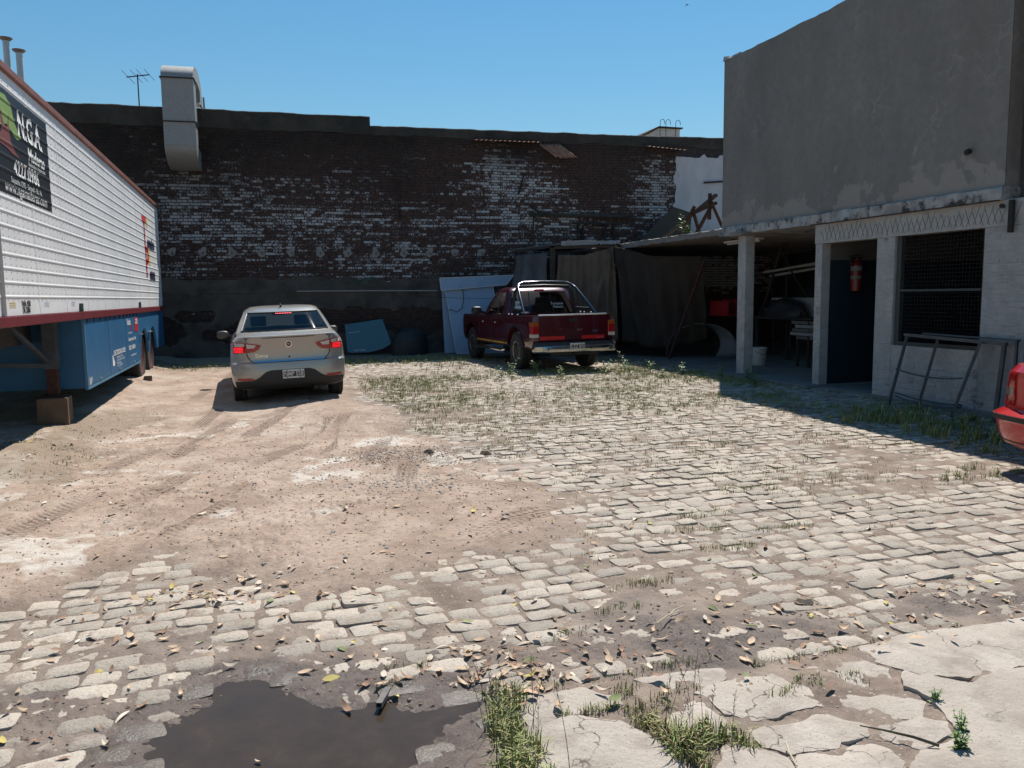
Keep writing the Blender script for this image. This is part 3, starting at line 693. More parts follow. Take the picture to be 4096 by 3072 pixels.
# grey plaster skirting with ragged holes: a grid of small tiles, broken ones left out
def plaster(name, x0, x1, z0, z1, holes, mat, th=.03, step=.07, seed=0, edge=.12, y0=-.026):
    nx = int((x1-x0)/step); nz = int((z1-z0)/step); m2 = MB()
    X, Z = np.meshgrid(np.linspace(x0, x1, nx+1), np.linspace(z0, z1, nz+1))
    n = fbm(X*2.2, Z*2.2, seed, 4); dist = np.minimum(np.minimum(X-x0, x1-X)*4, np.minimum(Z-z0+.3, z1-Z))
    keep = dist+n*edge > 0.0
    for (cx, cz, rx, rz) in holes: keep &= ((X-cx)/rx)**2+((Z-cz)/rz)**2+n*.9 > 1
    # jitter the grid points for ragged breaks
    JX = X+fbm(X*11, Z*11, seed+3, 2)*step*.5; JZ = Z+fbm(X*11, Z*11, seed+9, 2)*step*.5
    Y = y0-th*.5+fbm(X*1.5, Z*1.5, seed+5, 3)*.012
    vid = {}; v = []; f = []
    def vi(j, i):
        if (j, i) not in vid: vid[(j, i)] = len(v); v.append((JX[j, i], Y[j, i], JZ[j, i]))
        return vid[(j, i)]
    for j in range(nz):
        for i in range(nx):
            q = [(j, i), (j, i+1), (j+1, i+1), (j+1, i)]; k = [p for p in q if keep[p]]
            if len(k) >= 3: f.append(tuple(vi(*p) for p in k))
    m2.add(v, f); me = m2.mesh(name, mat, recalc=False)
    bm = bmesh.new(); bm.from_mesh(me)
    ex = bmesh.ops.extrude_edge_only(bm, edges=[e for e in bm.edges if e.is_boundary])
    for g_ in ex['geom']:
        if isinstance(g_, bmesh.types.BMVert): g_.co.y = .0
    bmesh.ops.recalc_face_normals(bm, faces=bm.faces); bm.to_mesh(me); bm.free(); smooth_angle(me, 35)
    return me
link('plaster_skirting', plaster('plaster_skirting', -6, 8.0, .0, 2.2, [(2.6, 1.05, 1.7, .30), (.2, .75, 1.2, .28), (4.4, .95, .9, .35), (-1.2, 1.2, .4, .12), (-3, .8, 1.5, .4)], PLASTER, seed=12), wall)
WHITEP = pmat('flaking_white_plaster', (.50, .515, .545), (.40, .41, .435), scale=2, rough=.9, bump=.4, bscale=20, coord='World', col3=(.16, .15, .15), scale3=4.5, c3=(.66, .72), stretch=(1, 1, .45))
link('white_plaster', plaster('white_plaster', 12.0, 15.8, 2.8, 5.66, [(12.35, 3.9, .08, .12)], WHITEP, th=.05, seed=40, edge=.10, y0=-.02), wall)
# filled joist holes in a row, with iron stubs
PATCH = pmat('mortar_patch', (.20, .19, .175), (.29, .275, .26), scale=9, rough=.95, bump=.6, bscale=30, coord='World')
for k in range(13):
    x = -2.4+.72*k+rb.uniform(-.03, .03); m2 = MB(); n = 14; a0 = rb.random()*6
    ring = [(x+(.10+.03*math.sin(3*t+a0)+rb.uniform(-.015, .015))*math.cos(t), 2.83+(.12+.03*math.cos(2*t+a0))*math.sin(t)) for t in [2*math.pi*i/n for i in range(n)]]
    v = [(x, -.045, 2.83)]+[(px, -.036, pz) for px, pz in ring]+[(px*1.0, .0, pz) for px, pz in ring]
    f = [(0, 1+i, 1+(i+1) % n) for i in range(n)]+[(1+i, 1+n+i, 1+n+(i+1) % n, 1+(i+1) % n) for i in range(n)]
    m2.add(v, f); po_ = m2.build('joist_patch', PATCH, wall, smooth=60)
    m2 = MB(); m2.tube([(x+.005, -.02, 2.84), (x+.01, -.075, 2.80), (x+.012, -.08, 2.76)], .011, 6); m2.build('stub', RUST, po_)
# iron rods, brackets and the old pipe frame
def rod(pts, r, name='iron_rod', mat=IRON): m2 = MB(); m2.tube(pts, r, 6); return m2.build(name, mat, wall)
rod([(3.98, -.05, 4.75), (3.99, -.06, 4.2), (4.02, -.05, 3.75)], .022)
rod([(7.5, -.03, 4.95), (7.45, -.10, 4.9), (7.34, -.12, 4.5), (7.30, -.06, 4.42)], .028)
rod([(7.62, -.06, 4.12), (7.95, -.07, 3.92)], .03); rod([(9.65, -.06, 3.9), (9.9, -.07, 4.12)], .03)
rod([(7.75, -.06, 3.86), (7.73, -.06, 3.45)], .022)
rod([(7.6, -.11, 3.88), (9.0, -.11, 3.87), (10.6, -.11, 3.85)], .055, 'pipe', CEMENT)
m2 = MB()
for a, b_ in (((8.9, -.09, 3.66), (10.3, -.09, 3.64)), ((9.05, -.09, 3.66), (9.02, -.09, 2.9)), ((9.2, -.09, 3.6), (9.2, -.09, 2.9)), ((10.12, -.09, 3.64), (10.14, -.09, 2.9)), ((9.85, -.09, 3.64), (9.85, -.09, 3.0))): m2.bar(a, b_, .06, .05)
m2.build('pipe_frame', IRON, wall)
m2 = MB(); m2.tube([(1.3, -.07, 1.82), (3.2, -.065, 1.815), (5.0, -.07, 1.80)], .017, 6); m2.build('conduit', pmat('grey_conduit', (.34, .33, .31), rough=.6), wall)
m2 = MB(); m2.tube([(-2.2, -.05, 1.80), (-.2, -.05, 1.78), (1.2, -.05, 1.81)], .012, 6); m2.build('conduit', PLASTER, wall)
m2 = MB(); m2.bar((14.6, -.1, 5.0), (12.95, -.1, 4.86), .04, .05); m2.build('iron_rod', IRON, wall)
# scraps of rusty corrugated sheet still fixed under the coping
CORR = pmat('rusty_sheet', (.26, .12, .075), (.36, .21, .145), scale=7, rough=.75, metal=.25, bump=.2, bscale=30)
def corr(name, p0, du, dv, nw, amp, nv=3, ragged=0):
    m2 = MB(); p0 = Vector(p0); du = Vector(du); dv = Vector(dv); nrm = du.cross(dv).normalized(); nu = nw*6
    def fn(u, v):
        rg = ragged*float(fbm(u*9, 2, 71, 3))*(v > .9)
        return p0+du*u+dv*(v+rg)+nrm*amp*math.sin(u*nw*2*math.pi)
    m2.grid(fn, nu, nv); o = m2.build(name, CORR, wall, smooth=60, recalc=False)
    o.modifiers.new('thick', 'SOLIDIFY').thickness = .004; return o
corr('corrugated_sheet', (6.05, -.02, 5.84), (1.85, 0, .0), (0, -.30, -.05), 14, .012)
corr('corrugated_sheet', (7.9, -.03, 5.80), (.62, -.10, -.02), (.40, -.32, -.40), 6, .018, 4, .12)
corr('corrugated_sheet', (11.05, -.03, 5.86), (1.2, -.05, -.08), (.05, -.22, -.05), 9, .012)
# dark post against the wall
post = thing('wooden_post', 'dark weathered timber post standing upright against the brick wall', 'post', (5.25, 21.28, 0), (0, 0, WALL_ROT))
m2 = MB(); m2.box((-.12, -.06, .05), (.10, .06, 2.25)); m2.build('shaft', pmat('dark_timber', (.030, .022, .018), (.05, .038, .03), scale=6, stretch=(6, 6, .6), rough=.9), post, bevel=.01)
m2 = MB(); m2.bar((-.02, -.07, 1.9), (.05, -.07, 2.2), .03, .02); m2.build('strap', IRON, post)
# small weeds rooted in the wall face
FERN = pmat('dark_fern', (.035, .06, .03), (.06, .09, .04), scale=9, rough=.7)
def frond_plant(name, label, loc, n, L, mat, seed, rotz=0, droop=.6):
    r = random.Random(seed); t = thing(name, label, 'plant', loc, (0, 0, rotz))
    m2 = MB()
    for k in range(n):
        a = r.uniform(-1.5, 1.5) - math.pi/2; el = r.uniform(.1, 1.0); l = L*r.uniform(.6, 1)
        pts = []
        for q in range(7):
            s = q/6; e = el-droop*s*1.6
            pts.append(Vector((math.cos(a)*math.cos(e)*l*s, math.sin(a)*math.cos(e)*l*s*.6, l*s*math.sin(el)-droop*l*s*s*.6)))
        for q in range(6):
            d = (pts[q+1]-pts[q]); sd_ = d.cross(Vector((0, -1, .3))).normalized(); w = L*.13*math.sin((q+.7)/6.5*math.pi)
            for sg in (-1, 1):
                m2.add([pts[q], pts[q]+sd_*sg*w+d*.7, pts[q+1]], [(0, 1, 2)])
    m2.build('fronds', mat, t); return t
frond_plant('wall_fern', 'dark drooping fern rooted in the wall above the silver car', (2.95, 21.5, 2.0), 7, .42, FERN, 4, WALL_ROT)
frond_plant('wall_fern', 'tiny dark fern sprouting from the wall plaster near the roof of the silver car', (1.9, 21.55, 1.95), 4, .25, FERN, 9, WALL_ROT)

# ------------------------------------------------------------------ galvanised duct over the wall
GALV = pmat('galvanised_sheet', (.22, .225, .225), (.31, .315, .31), scale=26, rough=.6, metal=.3, bump=.15, bscale=30, coord='World', rvar=.12, col3=(.22, .19, .16), scale3=2.2, c3=(.6, .85))
duct = thing('ventilation_duct', 'galvanised gooseneck ventilation duct climbing over the brick wall', 'duct', (-1.22, 21.87, .12), (0, 0, WALL_ROT))
DW = .355
def duct_sec(outer, inner, name):
    m2 = MB(); n = len(outer); v = []; f = []
    for (y, z), (yi, zi) in zip(outer, inner): v += [(-DW, y, z), (DW, y, z), (DW, yi, zi), (-DW, yi, zi)]
    for i in range(n-1):
        for k in range(4): f.append((i*4+k, i*4+(k+1) % 4, i*4+4+(k+1) % 4, i*4+4+k))
    f.append((3, 2, 1, 0)); f.append(tuple((n-1)*4+k for k in range(4)))
    m2.add(v, f); return m2.build(name, GALV, duct, smooth=30)
A = [(-.955*math.sin(t*math.pi/2*.98), 5.16-.46*math.cos(t*math.pi/2)) for t in [i/12 for i in range(13)]]
Bi = [(-.50*math.sin(t*math.pi/2), 5.20-.06*math.cos(t*math.pi/2)) for t in [i/12 for i in range(13)]]
duct_sec(A, Bi, 'duct_elbow')
duct_sec([(-.95, 5.165), (-.95, 5.70)], [(-.50, 5.205), (-.50, 5.70)], 'duct_section')
duct_sec([(-.953, 5.702), (-.953, 6.70)], [(-.502, 5.702), (-.502, 6.70)], 'duct_section')
cy_, rx_o, rx_i = -.03, .925, .475
top_o = [(cy_-rx_o*math.cos(t), 6.702+.44*math.sin(t)) for t in [math.pi*i/24 for i in range(25)]]
top_i = [(cy_-rx_i*math.cos(t), 6.702+.10*math.sin(t)) for t in [math.pi*i/24 for i in range(25)]]
duct_sec(top_o, top_i, 'duct_bend')
duct_sec([(cy_+rx_o, 6.70), (cy_+rx_o+.02, 6.45)], [(cy_+rx_i, 6.70), (cy_+rx_i, 6.45)], 'duct_section')
for z in (5.70, 6.70):
    m2 = MB(); m2.prism([(-DW-.03, -.985), (DW+.03, -.985), (DW+.03, -.48), (DW+.001, -.48), (DW+.001, -.956), (-DW-.001, -.956), (-DW-.001, -.48), (-DW-.03, -.48)], z-.012, z+.012); m2.build('flange', IRON, duct)
m2 = MB(); m2.prism([(-.1, 6.30), (1.0, 6.30), (1.02, 6.36), (.9, 6.7), (.86, 6.7), (.92, 6.36), (-.05, 6.36)], DW+.02, DW+.06, Matrix(((0, 0, 1, 0), (1, 0, 0, 0), (0, 1, 0, 0), (0, 0, 0, 1)))); m2.build('hood_edge', GALV, duct)

# ------------------------------------------------------------------ aerial, roof hut, pipes and bird beyond
ant = thing('television_aerial', 'thin rooftop television aerial on a mast behind the wall', 'antenna', (-2.28, 22.5, 5.9))
m2 = MB(); m2.tube([(0, 0, 0), (0, 0, 1.33)], .016, 6); m2.build('mast', IRON, ant)
m2 = MB(); m2.tube([(-.26, .07, 1.26), (.28, -.07, 1.32)], .014, 6); m2.build('boom', IRON, ant)
for k, t in enumerate((-.24, -.05, .09, .26)):
    m2 = MB(); c = Vector((t+.02, -t*.25, 1.29+t*.11)); d = Vector((.12, .22, -.10))*(1.0-.06*k); m2.tube([c-d, c+d], .006, 5); m2.build('element', IRON, ant)
hut = thing('rooftop_hut', 'low white rooftop hut with a sloping side above the far wall', 'hut', (13.85, 25.2, .38))
m2 = MB(); m2.prism([(-.52, 5.5), (.72, 5.5), (.72, 6.92), (-.10, 6.92), (-.52, 6.70)], 0, 2.0, Matrix(((1, 0, 0, 0), (0, 0, 1, 0), (0, 1, 0, 0), (0, 0, 0, 1)))); m2.box((-.5, .05, -.4), (.70, 1.95, 5.51)); m2.build('wall', pmat('hut_white', (.7, .68, .62), (.6, .58, .53), scale=3, rough=.9, coord='World'), hut)
m2 = MB(); m2.prism([(-.60, 6.68), (-.12, 6.93), (.80, 6.93), (.80, 6.97), (-.13, 6.97), (-.62, 6.72)], -.08, 2.1, Matrix(((1, 0, 0, 0), (0, 0, 1, 0), (0, 1, 0, 0), (0, 0, 0, 1)))); m2.build('roof', CEMENT, hut)
for x in (-.02, .20, .58):
    m2 = MB(); m2.tube([(x-.09, -.12, 6.6), (x-.09, -.12, 7.08)]+[(x-.09*math.cos(t), -.12, 7.08+.12*math.sin(t)) for t in (.5, 1.1, 1.6, 2.1, 2.7)]+[(x+.09, -.12, 7.04)], .010, 5); m2.build('ladder_hoop', IRON, hut)
PIPEB = pmat('pale_blue_pipe', (.42, .50, .55), (.34, .42, .47), scale=3, rough=.6, coord='World')
for (x, y, zt, lb) in ((-5.98, 26.4, 8.92, 'taller pale blue vent pipe with a flat cap nearest the left picture edge'), (-5.68, 26.4, 8.62, 'shorter pale blue vent pipe with a flat cap rising behind the trailer top')):
    t = thing('vent_pipe', lb, 'pipe', (x, y, 0), (0, 0, 0), 'pale blue vent pipes behind the trailer')
    m2 = MB(); m2.tube([(0, 0, 0), (0, 0, zt-.02)], .085, 14); m2.build('shaft', PIPEB, t, smooth=True)
    m2 = MB(); m2.lathe([(.07, zt-.07), (.11, zt-.05), (.17, zt), (.17, zt+.02), (.10, zt+.045), (.0, zt+.055)], 18); m2.build('cap', pmat('pipe_cap', (.16, .14, .13), rough=.6, metal=.4), t, smooth=True)
bird = thing('bird', 'small dark swallow-like bird gliding across the top of the sky', 'bird', (30.0, 51.1, 21.55), (R(55), R(-20), R(-30)))
bird.scale = (.55, .55, .55)
m2 = MB()
prof = [(-.0, .16), (.04, .12), (.10, .06), (.22, -.06), (.36, -.30), (.20, -.11), (.07, -.04), (.03, -.12), (.045, -.22), (.0, -.15)]
vv = [(x, y, .03*abs(x)) for x, y in prof]+[(-x, y, .03*abs(x)) for x, y in prof[::-1][1:-1]]
v2 = [(x, y, z+.02*max(0, 1-abs(x)*5)+.004) for x, y, z in vv]; n = len(vv)
m2.add(vv+v2, [tuple(range(n-1, -1, -1)), tuple(range(n, 2*n))]+[(i, (i+1) % n, n+(i+1) % n, n+i) for i in range(n)]); m2.build('body', IRON, bird)
# ------------------------------------------------------------------ box trailer along the left side
T_ROT = -math.atan2(.2, 12.2)
trl = thing('box_trailer', 'long white ribbed box trailer with blue skirts parked along the left', 'trailer', (-1.951, 11, 0), (0, 0, T_ROT))
Y0, Y1 = -6.6, 9.12
ALU = pmat('white_trailer_skin', (.80, .80, .795), (.72, .72, .71), scale=1.6, rough=.42, bump=.12, bscale=2.2, metal=.0, col3=(.60, .59, .57), scale3=5.5, c3=(.62, .8), bdist=.06)
TBLUE = pmat('trailer_blue', (.016, .12, .26), (.013, .10, .215), scale=2.5, rough=.5, col3=(.05, .12, .19), scale3=4, c3=(.6, .8), bump=.05, bscale=3, bdist=.05)
TRED = pmat('rail_red', (.16, .012, .020), (.12, .012, .017), scale=4, rough=.5)
TRUST = pmat('rail_brown', (.17, .062, .045), (.23, .095, .07), scale=5, rough=.6)
BLK = pmat('black_print', (.014, .015, .017), rough=.45)
WHT = pmat('white_print', (.78, .78, .76), rough=.5)
REDP = pmat('red_print', (.45, .02, .03), rough=.5); YEL = pmat('cream_print', (.72, .55, .22), rough=.5)
GRN = pmat('green_print', (.22, .33, .09), rough=.5); BRN = pmat('brown_print', (.20, .06, .05), rough=.5)
DARKU = pmat('underbody', (.025, .03, .035), (.04, .04, .04), scale=5, rough=.8)
RZ = [1.672+.1268*k for k in range(16)]; RW, RH = .015, .0062
def ribx(z):
    for q in RZ:
        d = abs(z-q)
        if d < RW: return RH*min(1, (RW-d)/(RW*.45))
    return 0
m2 = MB()
for (a, b_) in ((Y0, -2.96), (-2.957, Y1)): m2.box((-2.5, a, 1.5), (0, b_, 3.70))
m2.build('box_body', ALU, trl)
BAN0, BAN1, BZ0, BZ1 = -4.6, -.93, 2.60, 3.545
def rib_mesh(y0, y1, mat, name):
    m3 = MB(); n = max(1, int((y1-y0)/.6)); v = []; f = []
    pr = [(-.001, -RW), (RH*.8, -RW*.62), (RH, -RW*.2), (RH, RW*.2), (RH*.8, RW*.62), (-.001, RW)]
    for i in range(n+1):
        y = y0+(y1-y0)*i/n
        for (x, z) in pr: v.append((x, y, z))
    k = len(pr)
    for i in range(n):
        for q in range(k-1): f.append((i*k+q, i*k+k+q, i*k+k+q+1, i*k+q+1))
    f.append(tuple(range(k))); f.append(tuple(n*k+q for q in range(k-1, -1, -1)))
    m3.add(v, f); return m3.mesh(name, mat, smooth=45)
rib_full = rib_mesh(Y0, Y1, ALU, 'rib'); rib_a = rib_mesh(Y0, BAN0, ALU, 'rib'); rib_b = rib_mesh(BAN1, Y1, ALU, 'rib'); rib_ban = rib_mesh(BAN0, BAN1, BLK, 'rib')
for z in RZ:
    if BZ0 < z < BZ1:
        for me_ in (rib_a, rib_b): link('rib', me_, trl, (0, 0, z))
        tag(link('rib', rib_ban, trl, (0, 0, z)), 'black printed stretch of rib crossing the banner')
    else: link('rib', rib_full, trl, (0, 0, z))
m2 = MB(); m2.box((-.02, Y0, 3.705), (.03, Y1, 3.775)); m2.build('top_rail', TRUST, trl, bevel=.008)
m2 = MB(); m2.box((-2.5, Y0, 3.78), (-.01, Y1, 3.81)); m2.build('roof', pmat('trailer_roof', (.05, .05, .05), rough=.8), trl)
m2 = MB(); m2.box((-2.45, Y0, 1.40), (.025, Y1-.01, 1.495)); m2.build('bottom_rail', TRED, trl, bevel=.008)
m2 = MB(); m2.box((-.02, -3.0, 1.497), (.022, -2.94, 3.70)); m2.build('corner_post', pmat('alu_post', (.4, .4, .39), rough=.4, metal=.6), trl, bevel=.006)
m2 = MB(); m2.box((-.001, -.018, 1.50), (.0025, .018, 3.70)); seam_me = m2.mesh('panel_seam', ALU)
for y in (-1.72, -.5, .72, 1.94, 3.16, 4.38, 5.6, 6.82, 8.04): link('panel_seam', seam_me, trl, (0, y, 0))
# rivets along every rib edge
m2 = MB(); rr_ = random.Random(8)
for z in RZ:
    y = -2.8
    while y < 5:
        for dz in (-.034, .034):
            zz_ = z+dz; yy = y+rr_.uniform(-.01, .01)
            m2.add([(.0015, yy-.005, zz_-.005), (.0015, yy+.005, zz_-.005), (.0015, yy+.005, zz_+.005), (.0015, yy-.005, zz_+.005), (.006, yy, zz_)], [(0, 1, 4), (1, 2, 4), (2, 3, 4), (3, 0, 4)])
        y += .17
tag(m2.build('rivets', pmat('rivet', (.3, .3, .29), rough=.4, metal=.5), trl), kind='stuff')
# printed banner following the ribs
SKIN = lambda off: (lambda c: Vector((ribx(c.z)+off, c.y, c.z)))
TM = lambda y, z: Matrix(((0, 0, 1, 0), (1, 0, 0, y), (0, 1, 0, z), (0, 0, 0, 1)))
def rib_cuts(z0, z1):
    out = []
    for q in RZ:
        for d in (-RW, -RW*.55, RW*.55, RW):
            if z0-.02 < q+d < z1+.02: out.append(((0, 0, q+d), (0, 0, 1)))
    return out
def print_poly(poly, off, mat, name, parent=trl, cuts=True):
    bm = bmesh.new(); f = bm.faces.new([bm.verts.new((0, y, z)) for y, z in poly])
    zs = [z for _, z in poly]
    if cuts:
        for co, no in rib_cuts(min(zs), max(zs)): bmesh.ops.bisect_plane(bm, geom=bm.verts[:]+bm.edges[:]+bm.faces[:], plane_co=co, plane_no=no)
    for v in bm.verts: v.co = SKIN(off)(v.co)
    bmesh.ops.recalc_face_normals(bm, faces=bm.faces)
    if bm.faces[:] and bm.faces[0].normal.x < 0: bmesh.ops.reverse_faces(bm, faces=bm.faces)
    me = bpy.data.meshes.new(name); bm.to_mesh(me); bm.free(); me.materials.append(mat); return link(name, me, parent)
ban = print_poly([(BAN0, BZ0), (BAN1, BZ0), (BAN1, BZ1), (BAN0, BZ1)], .003, BLK, 'banner')
ban['label'] = 'black printed timber merchant banner on the ribbed side'
def bt(s, size, y, z, mat=WHT, sx=1.0, bold=.0, al='CENTER', off=.007, name='lettering', parent=ban):
    return text_mesh(s, size, TM(y, z), mat, name, parent, sx=sx, bold=bold, align=al, conform=SKIN(off), cuts=rib_cuts(z-size*.6, z+size*.6))
print_poly([(-4.3, 3.1), (-4.1, 3.4), (-3.6, 3.5), (-3.0, 3.52), (-2.55, 3.49), (-2.42, 3.50), (-2.25, 3.42), (-2.18, 3.30), (-2.10, 3.25), (-2.0, 3.18), (-2.12, 3.15), (-2.25, 3.17), (-2.34, 3.21), (-2.45, 3.24), (-2.6, 3.2), (-3.2, 3.12), (-3.9, 3.02)], .0055, GRN, 'tree_crown', ban)
print_poly([(-2.62, 3.35), (-2.50, 3.20), (-2.42, 3.22), (-2.36, 3.36), (-2.38, 3.18), (-2.34, 3.08), (-2.22, 3.02), (-2.07, 2.98), (-2.3, 2.99), (-2.5, 3.02), (-2.75, 3.03), (-3.0, 3.0), (-2.75, 3.08), (-2.62, 3.15)], .0065, BRN, 'tree_trunk', ban)
bt('N.G.A.', .345, -1.64, 3.305, sx=.92, bold=.008)
bt('Maderas', .175, -1.46, 3.075, sx=1.06, bold=.004)
bt('Nacionales e Importadas', .06, -1.46, 2.985, sx=1.1)
bt('4227.0986', .20, -1.87, 2.868, sx=1.06, bold=.003)
bt('Suipacha 1292 - Sarandí - Bs. As.', .075, -1.88, 2.745, sx=1.12)
bt('www.ngamaderas.com', .135, -1.90, 2.665, sx=1.22, bold=.001)
# carrier's name at the tail
bt('T', .85, 6.66, 2.95, REDP, 1.1, .02, off=.0045, name='lettering', parent=trl)
bt('omasino', .32, 6.98, 2.80, pmat('navy_print', (.012, .016, .045), rough=.5), 1.05, .016, al='LEFT', off=.0065, parent=trl)
print_poly([(6.98, 3.34), (7.2, 3.30), (7.2, 3.10), (6.98, 3.08)], .004, YEL, 'letter_shade')
bt('P', .85, 6.82, 2.37, REDP, 1.15, .02, off=.006, parent=trl)
print_poly([(7.10, 2.68), (7.38, 2.60), (7.38, 2.36), (7.10, 2.34)], .004, YEL, 'letter_shade')
bt('astura', .32, 7.12, 2.16, MATS['navy_print'], 1.05, .016, al='LEFT', off=.0065, parent=trl)
bt('TARA. 9500', .075, -2.24, 1.605, BLK, .82, .003, off=.004, parent=trl); bt('CM. 25000', .075, -2.24, 1.545, BLK, .80, .003, off=.004, parent=trl)
for y in (-2.68, -1.45, -.2):
    for z in (1.62, 1.60, 1.58): print_poly([(y-.1, z-.004), (y+.1, z-.004), (y+.1, z+.004), (y-.1, z+.004)], .003, YEL if y < -2 else pmat('pale_blue_print', (.55, .62, .72), rough=.5), 'stripe', cuts=False)
# skirts, bay, arches
m2 = MB(); m2.box((-2.4, .34, .52), (-.012, 5.02, 1.398)); m2.build('skirt', TBLUE, trl, bevel=.006)
m2 = MB(); m2.box((-.03, .33, .50), (.004, 5.04, .535)); m2.box((-.03, .325, .5), (.004, .36, 1.40)); m2.build('skirt_trim', pmat('trim_blue', (.06, .2, .32), rough=.5), trl)
for (a, b_) in ((.37, 1.98), (2.0, 3.58), (3.6, 5.0)):
    m2 = MB(); m2.box((-.012, a, .545), (.002, b_, 1.395)); dr = m2.build('locker_door', TBLUE, trl, bevel=.004)
    m2 = MB()
    for q in range(4): y = a+.15+(b_-a-.3)*q/3; m2.box((.0, y-.012, 1.35), (.014, y+.012, 1.42))
    m2.build('hinge', IRON, dr)
    m2 = MB(); m2.box((.002, (a+b_)/2-.03, .56), (.02, (a+b_)/2+.03, .58)); m2.build('latch', pmat('bright_latch', (.5, .5, .48), rough=.35, metal=.8), dr)
print_poly([(.40, .548), (.52, .548), (.62, .62), (.56, .66), (.50, .63), (.44, .66), (.40, .63)], .006, pmat('bare_patch', (.42, .44, .46), (.3, .33, .36), scale=20, rough=.6), 'worn_patch', cuts=False)
# wheel bay with two arches cut out
def arch_panel():
    ya, yb, zt, zb_, c1, c2, r = 5.045, 9.10, 1.398, .62, 5.84, 7.12, .56
    n = 30; m3 = MB(); cols_ = []
    y = ya; ys = sorted(set([ya, yb]+[c+r*math.cos(math.pi*i/n) for c in (c1, c2) for i in range(n+1)]+[ya+(yb-ya)*i/30 for i in range(31)]))
    v = []; f = []
    for y in ys:
        lo = zb_
        for c in (c1, c2):
            if abs(y-c) < r: lo = max(lo, .54+math.sqrt(max(0, r*r-(y-c)**2)))
        for x in (-.006, -.05): v += [(x, y, lo), (x, y, zt)]
    for i in range(len(ys)-1):
        a = i*4; f += [(a, a+4, a+5, a+1), (a+2, a+3, a+7, a+6), (a, a+2, a+6, a+4)]
    m3.add(v, f); return m3.build('wheel_bay', TBLUE, trl)
arch_panel()
for y in (.17, 5.31):
    m2 = MB(); m2.box((.0, y-.035, 1.50), (.035, y+.035, 1.60)); m2.build('marker_lamp', pmat('green_lamp', (.02, .06, .045), rough=.3), trl, bevel=.006)
m2 = MB(); m2.box((.0, 5.2, 1.0), (.05, 5.26, 1.02)); m2.box((.0, 6.35, 1.0), (.05, 6.6, 1.02)); m2.build('bracket', MATS['bright_latch'], trl)
m2 = MB(); m2.box((-2.42, Y1-.02, .6), (-.08, Y1, 1.40)); m2.build('tail_panel', TBLUE, trl)
TYRE = pmat('tyre_rubber', (.022, .021, .021), (.04, .037, .034), scale=9, rough=.85, bump=.3, bscale=30)
def wheel(name, parent, loc, rad, wid, rimr, rim_mat, spokes=0, side=1, tread=True, rotz=0):
    """axle along local x, outer face towards +x*side"""
    t = bpy.data.objects.new(name, None); COL.objects.link(t); t.parent = parent; t.location = loc; t.rotation_euler = (0, 0, rotz)
    mt = Matrix.Rotation(math.pi/2*side, 4, 'Y')
    h = wid/2; m3 = MB()
    m3.lathe([(rimr, -h*.85), (rimr+.02, -h*.97), (rad*.88, -h), (rad*.965, -h*.86), (rad, -h*.62), (rad, -h*.18), (rad-.008, -h*.14), (rad-.008, -h*.06), (rad, 0), (rad, h*.06), (rad-.008, h*.10), (rad-.008, h*.16), (rad, h*.2), (rad, h*.62), (rad*.965, h*.86), (rad*.88, h), (rimr+.02, h*.97), (rimr, h*.85)], 36, mt)
    ty = m3.build('tyre', TYRE, t, smooth=50)
    if tread:
        m3 = MB(); nt = 44
        for k in range(nt):
            a = 2*math.pi*k/nt; ca, sa = math.cos(a), math.sin(a)
            for (z0, z1) in ((-h*.8, -h*.25), (h*.25, h*.8)):
                mm = mt @ Matrix.Rotation(a+(.04 if z0 < 0 else 0), 4, 'Z'); m3.box((rad-.012, -rad*.045, z0), (rad+.006, rad*.045, z1), 0, mm)
        tag(m3.build('tread', TYRE, ty), kind='stuff')
    m3 = MB()
    m3.lathe([(rimr, -h*.8), (rimr, h*.80), (rimr-.012, h*.9), (rimr-.03, h*.80), (rimr-.045, h*.30), (rimr*.35, h*.42 if spokes else h*.15), (rimr*.30, h*.62 if spokes else h*.4), (.0, h*.66 if spokes else h*.42)], 32, mt)
    rm = m3.build('rim', rim_mat, t, smooth=35)
    if spokes:
        m3 = MB()
        for k in range(spokes):
            mm = mt @ Matrix.Rotation(2*math.pi*k/spokes, 4, 'Z')
            m3.prism([(rimr*.2, -.045), (rimr-.02, -.028), (rimr-.02, .028), (rimr*.2, .045)], h*.50, h*.74, mm)
        m3.build('spoke', rim_mat, rm, bevel=.004)
    else:
        m3 = MB()
        for k in range(8):
            mm = mt @ Matrix.Rotation(2*math.pi*k/8, 4, 'Z'); m3.lathe([(.014, h*.1), (.014, h*.34), (0, h*.36)], 6, mm @ Matrix.Translation((rimr*.5, 0, 0)))
        m3.build('nut', IRON, rm)
    return t
RIMR = pmat('red_rim', (.42, .03, .035), (.34, .03, .03), scale=8, rough=.4)
for y in (5.84, 7.12):
    wheel('wheel', trl, (-.22, y, .555), .50, .30, .31, RIMR, 0, 1)
    wheel('wheel', trl, (-2.15, y, .555), .50, .30, .31, RIMR, 0, -1)
dw = wheel('dolly_wheel', trl, (-1.05, -2.15, .44), .44, .28, .26, DARKU, 0, 1)
m2 = MB(); m2.box((-1.9, -6, 1.12), (-1.75, 9, 1.40)); m2.box((-.75, -6, 1.12), (-.6, 9, 1.40)); m2.box((-2.2, 5.7, .45), (-.3, 5.95, .65)); m2.box((-2.2, 7.0, .45), (-.3, 7.25, .65)); m2.box((-1.9, -2.25, .38), (-.9, -2.05, .52)); m2.box((-1.75, -2.2, .5), (-1.6, -2.0, 1.2)); m2.build('chassis', DARKU, trl)
LEG = pmat('leg_blue_grey', (.06, .085, .11), (.04, .05, .06), scale=4, rough=.6)
m2 = MB(); m2.box((-.43, .06, .80), (-.27, .24, 1.40)); lg = m2.build('landing_leg', LEG, trl, bevel=.01)
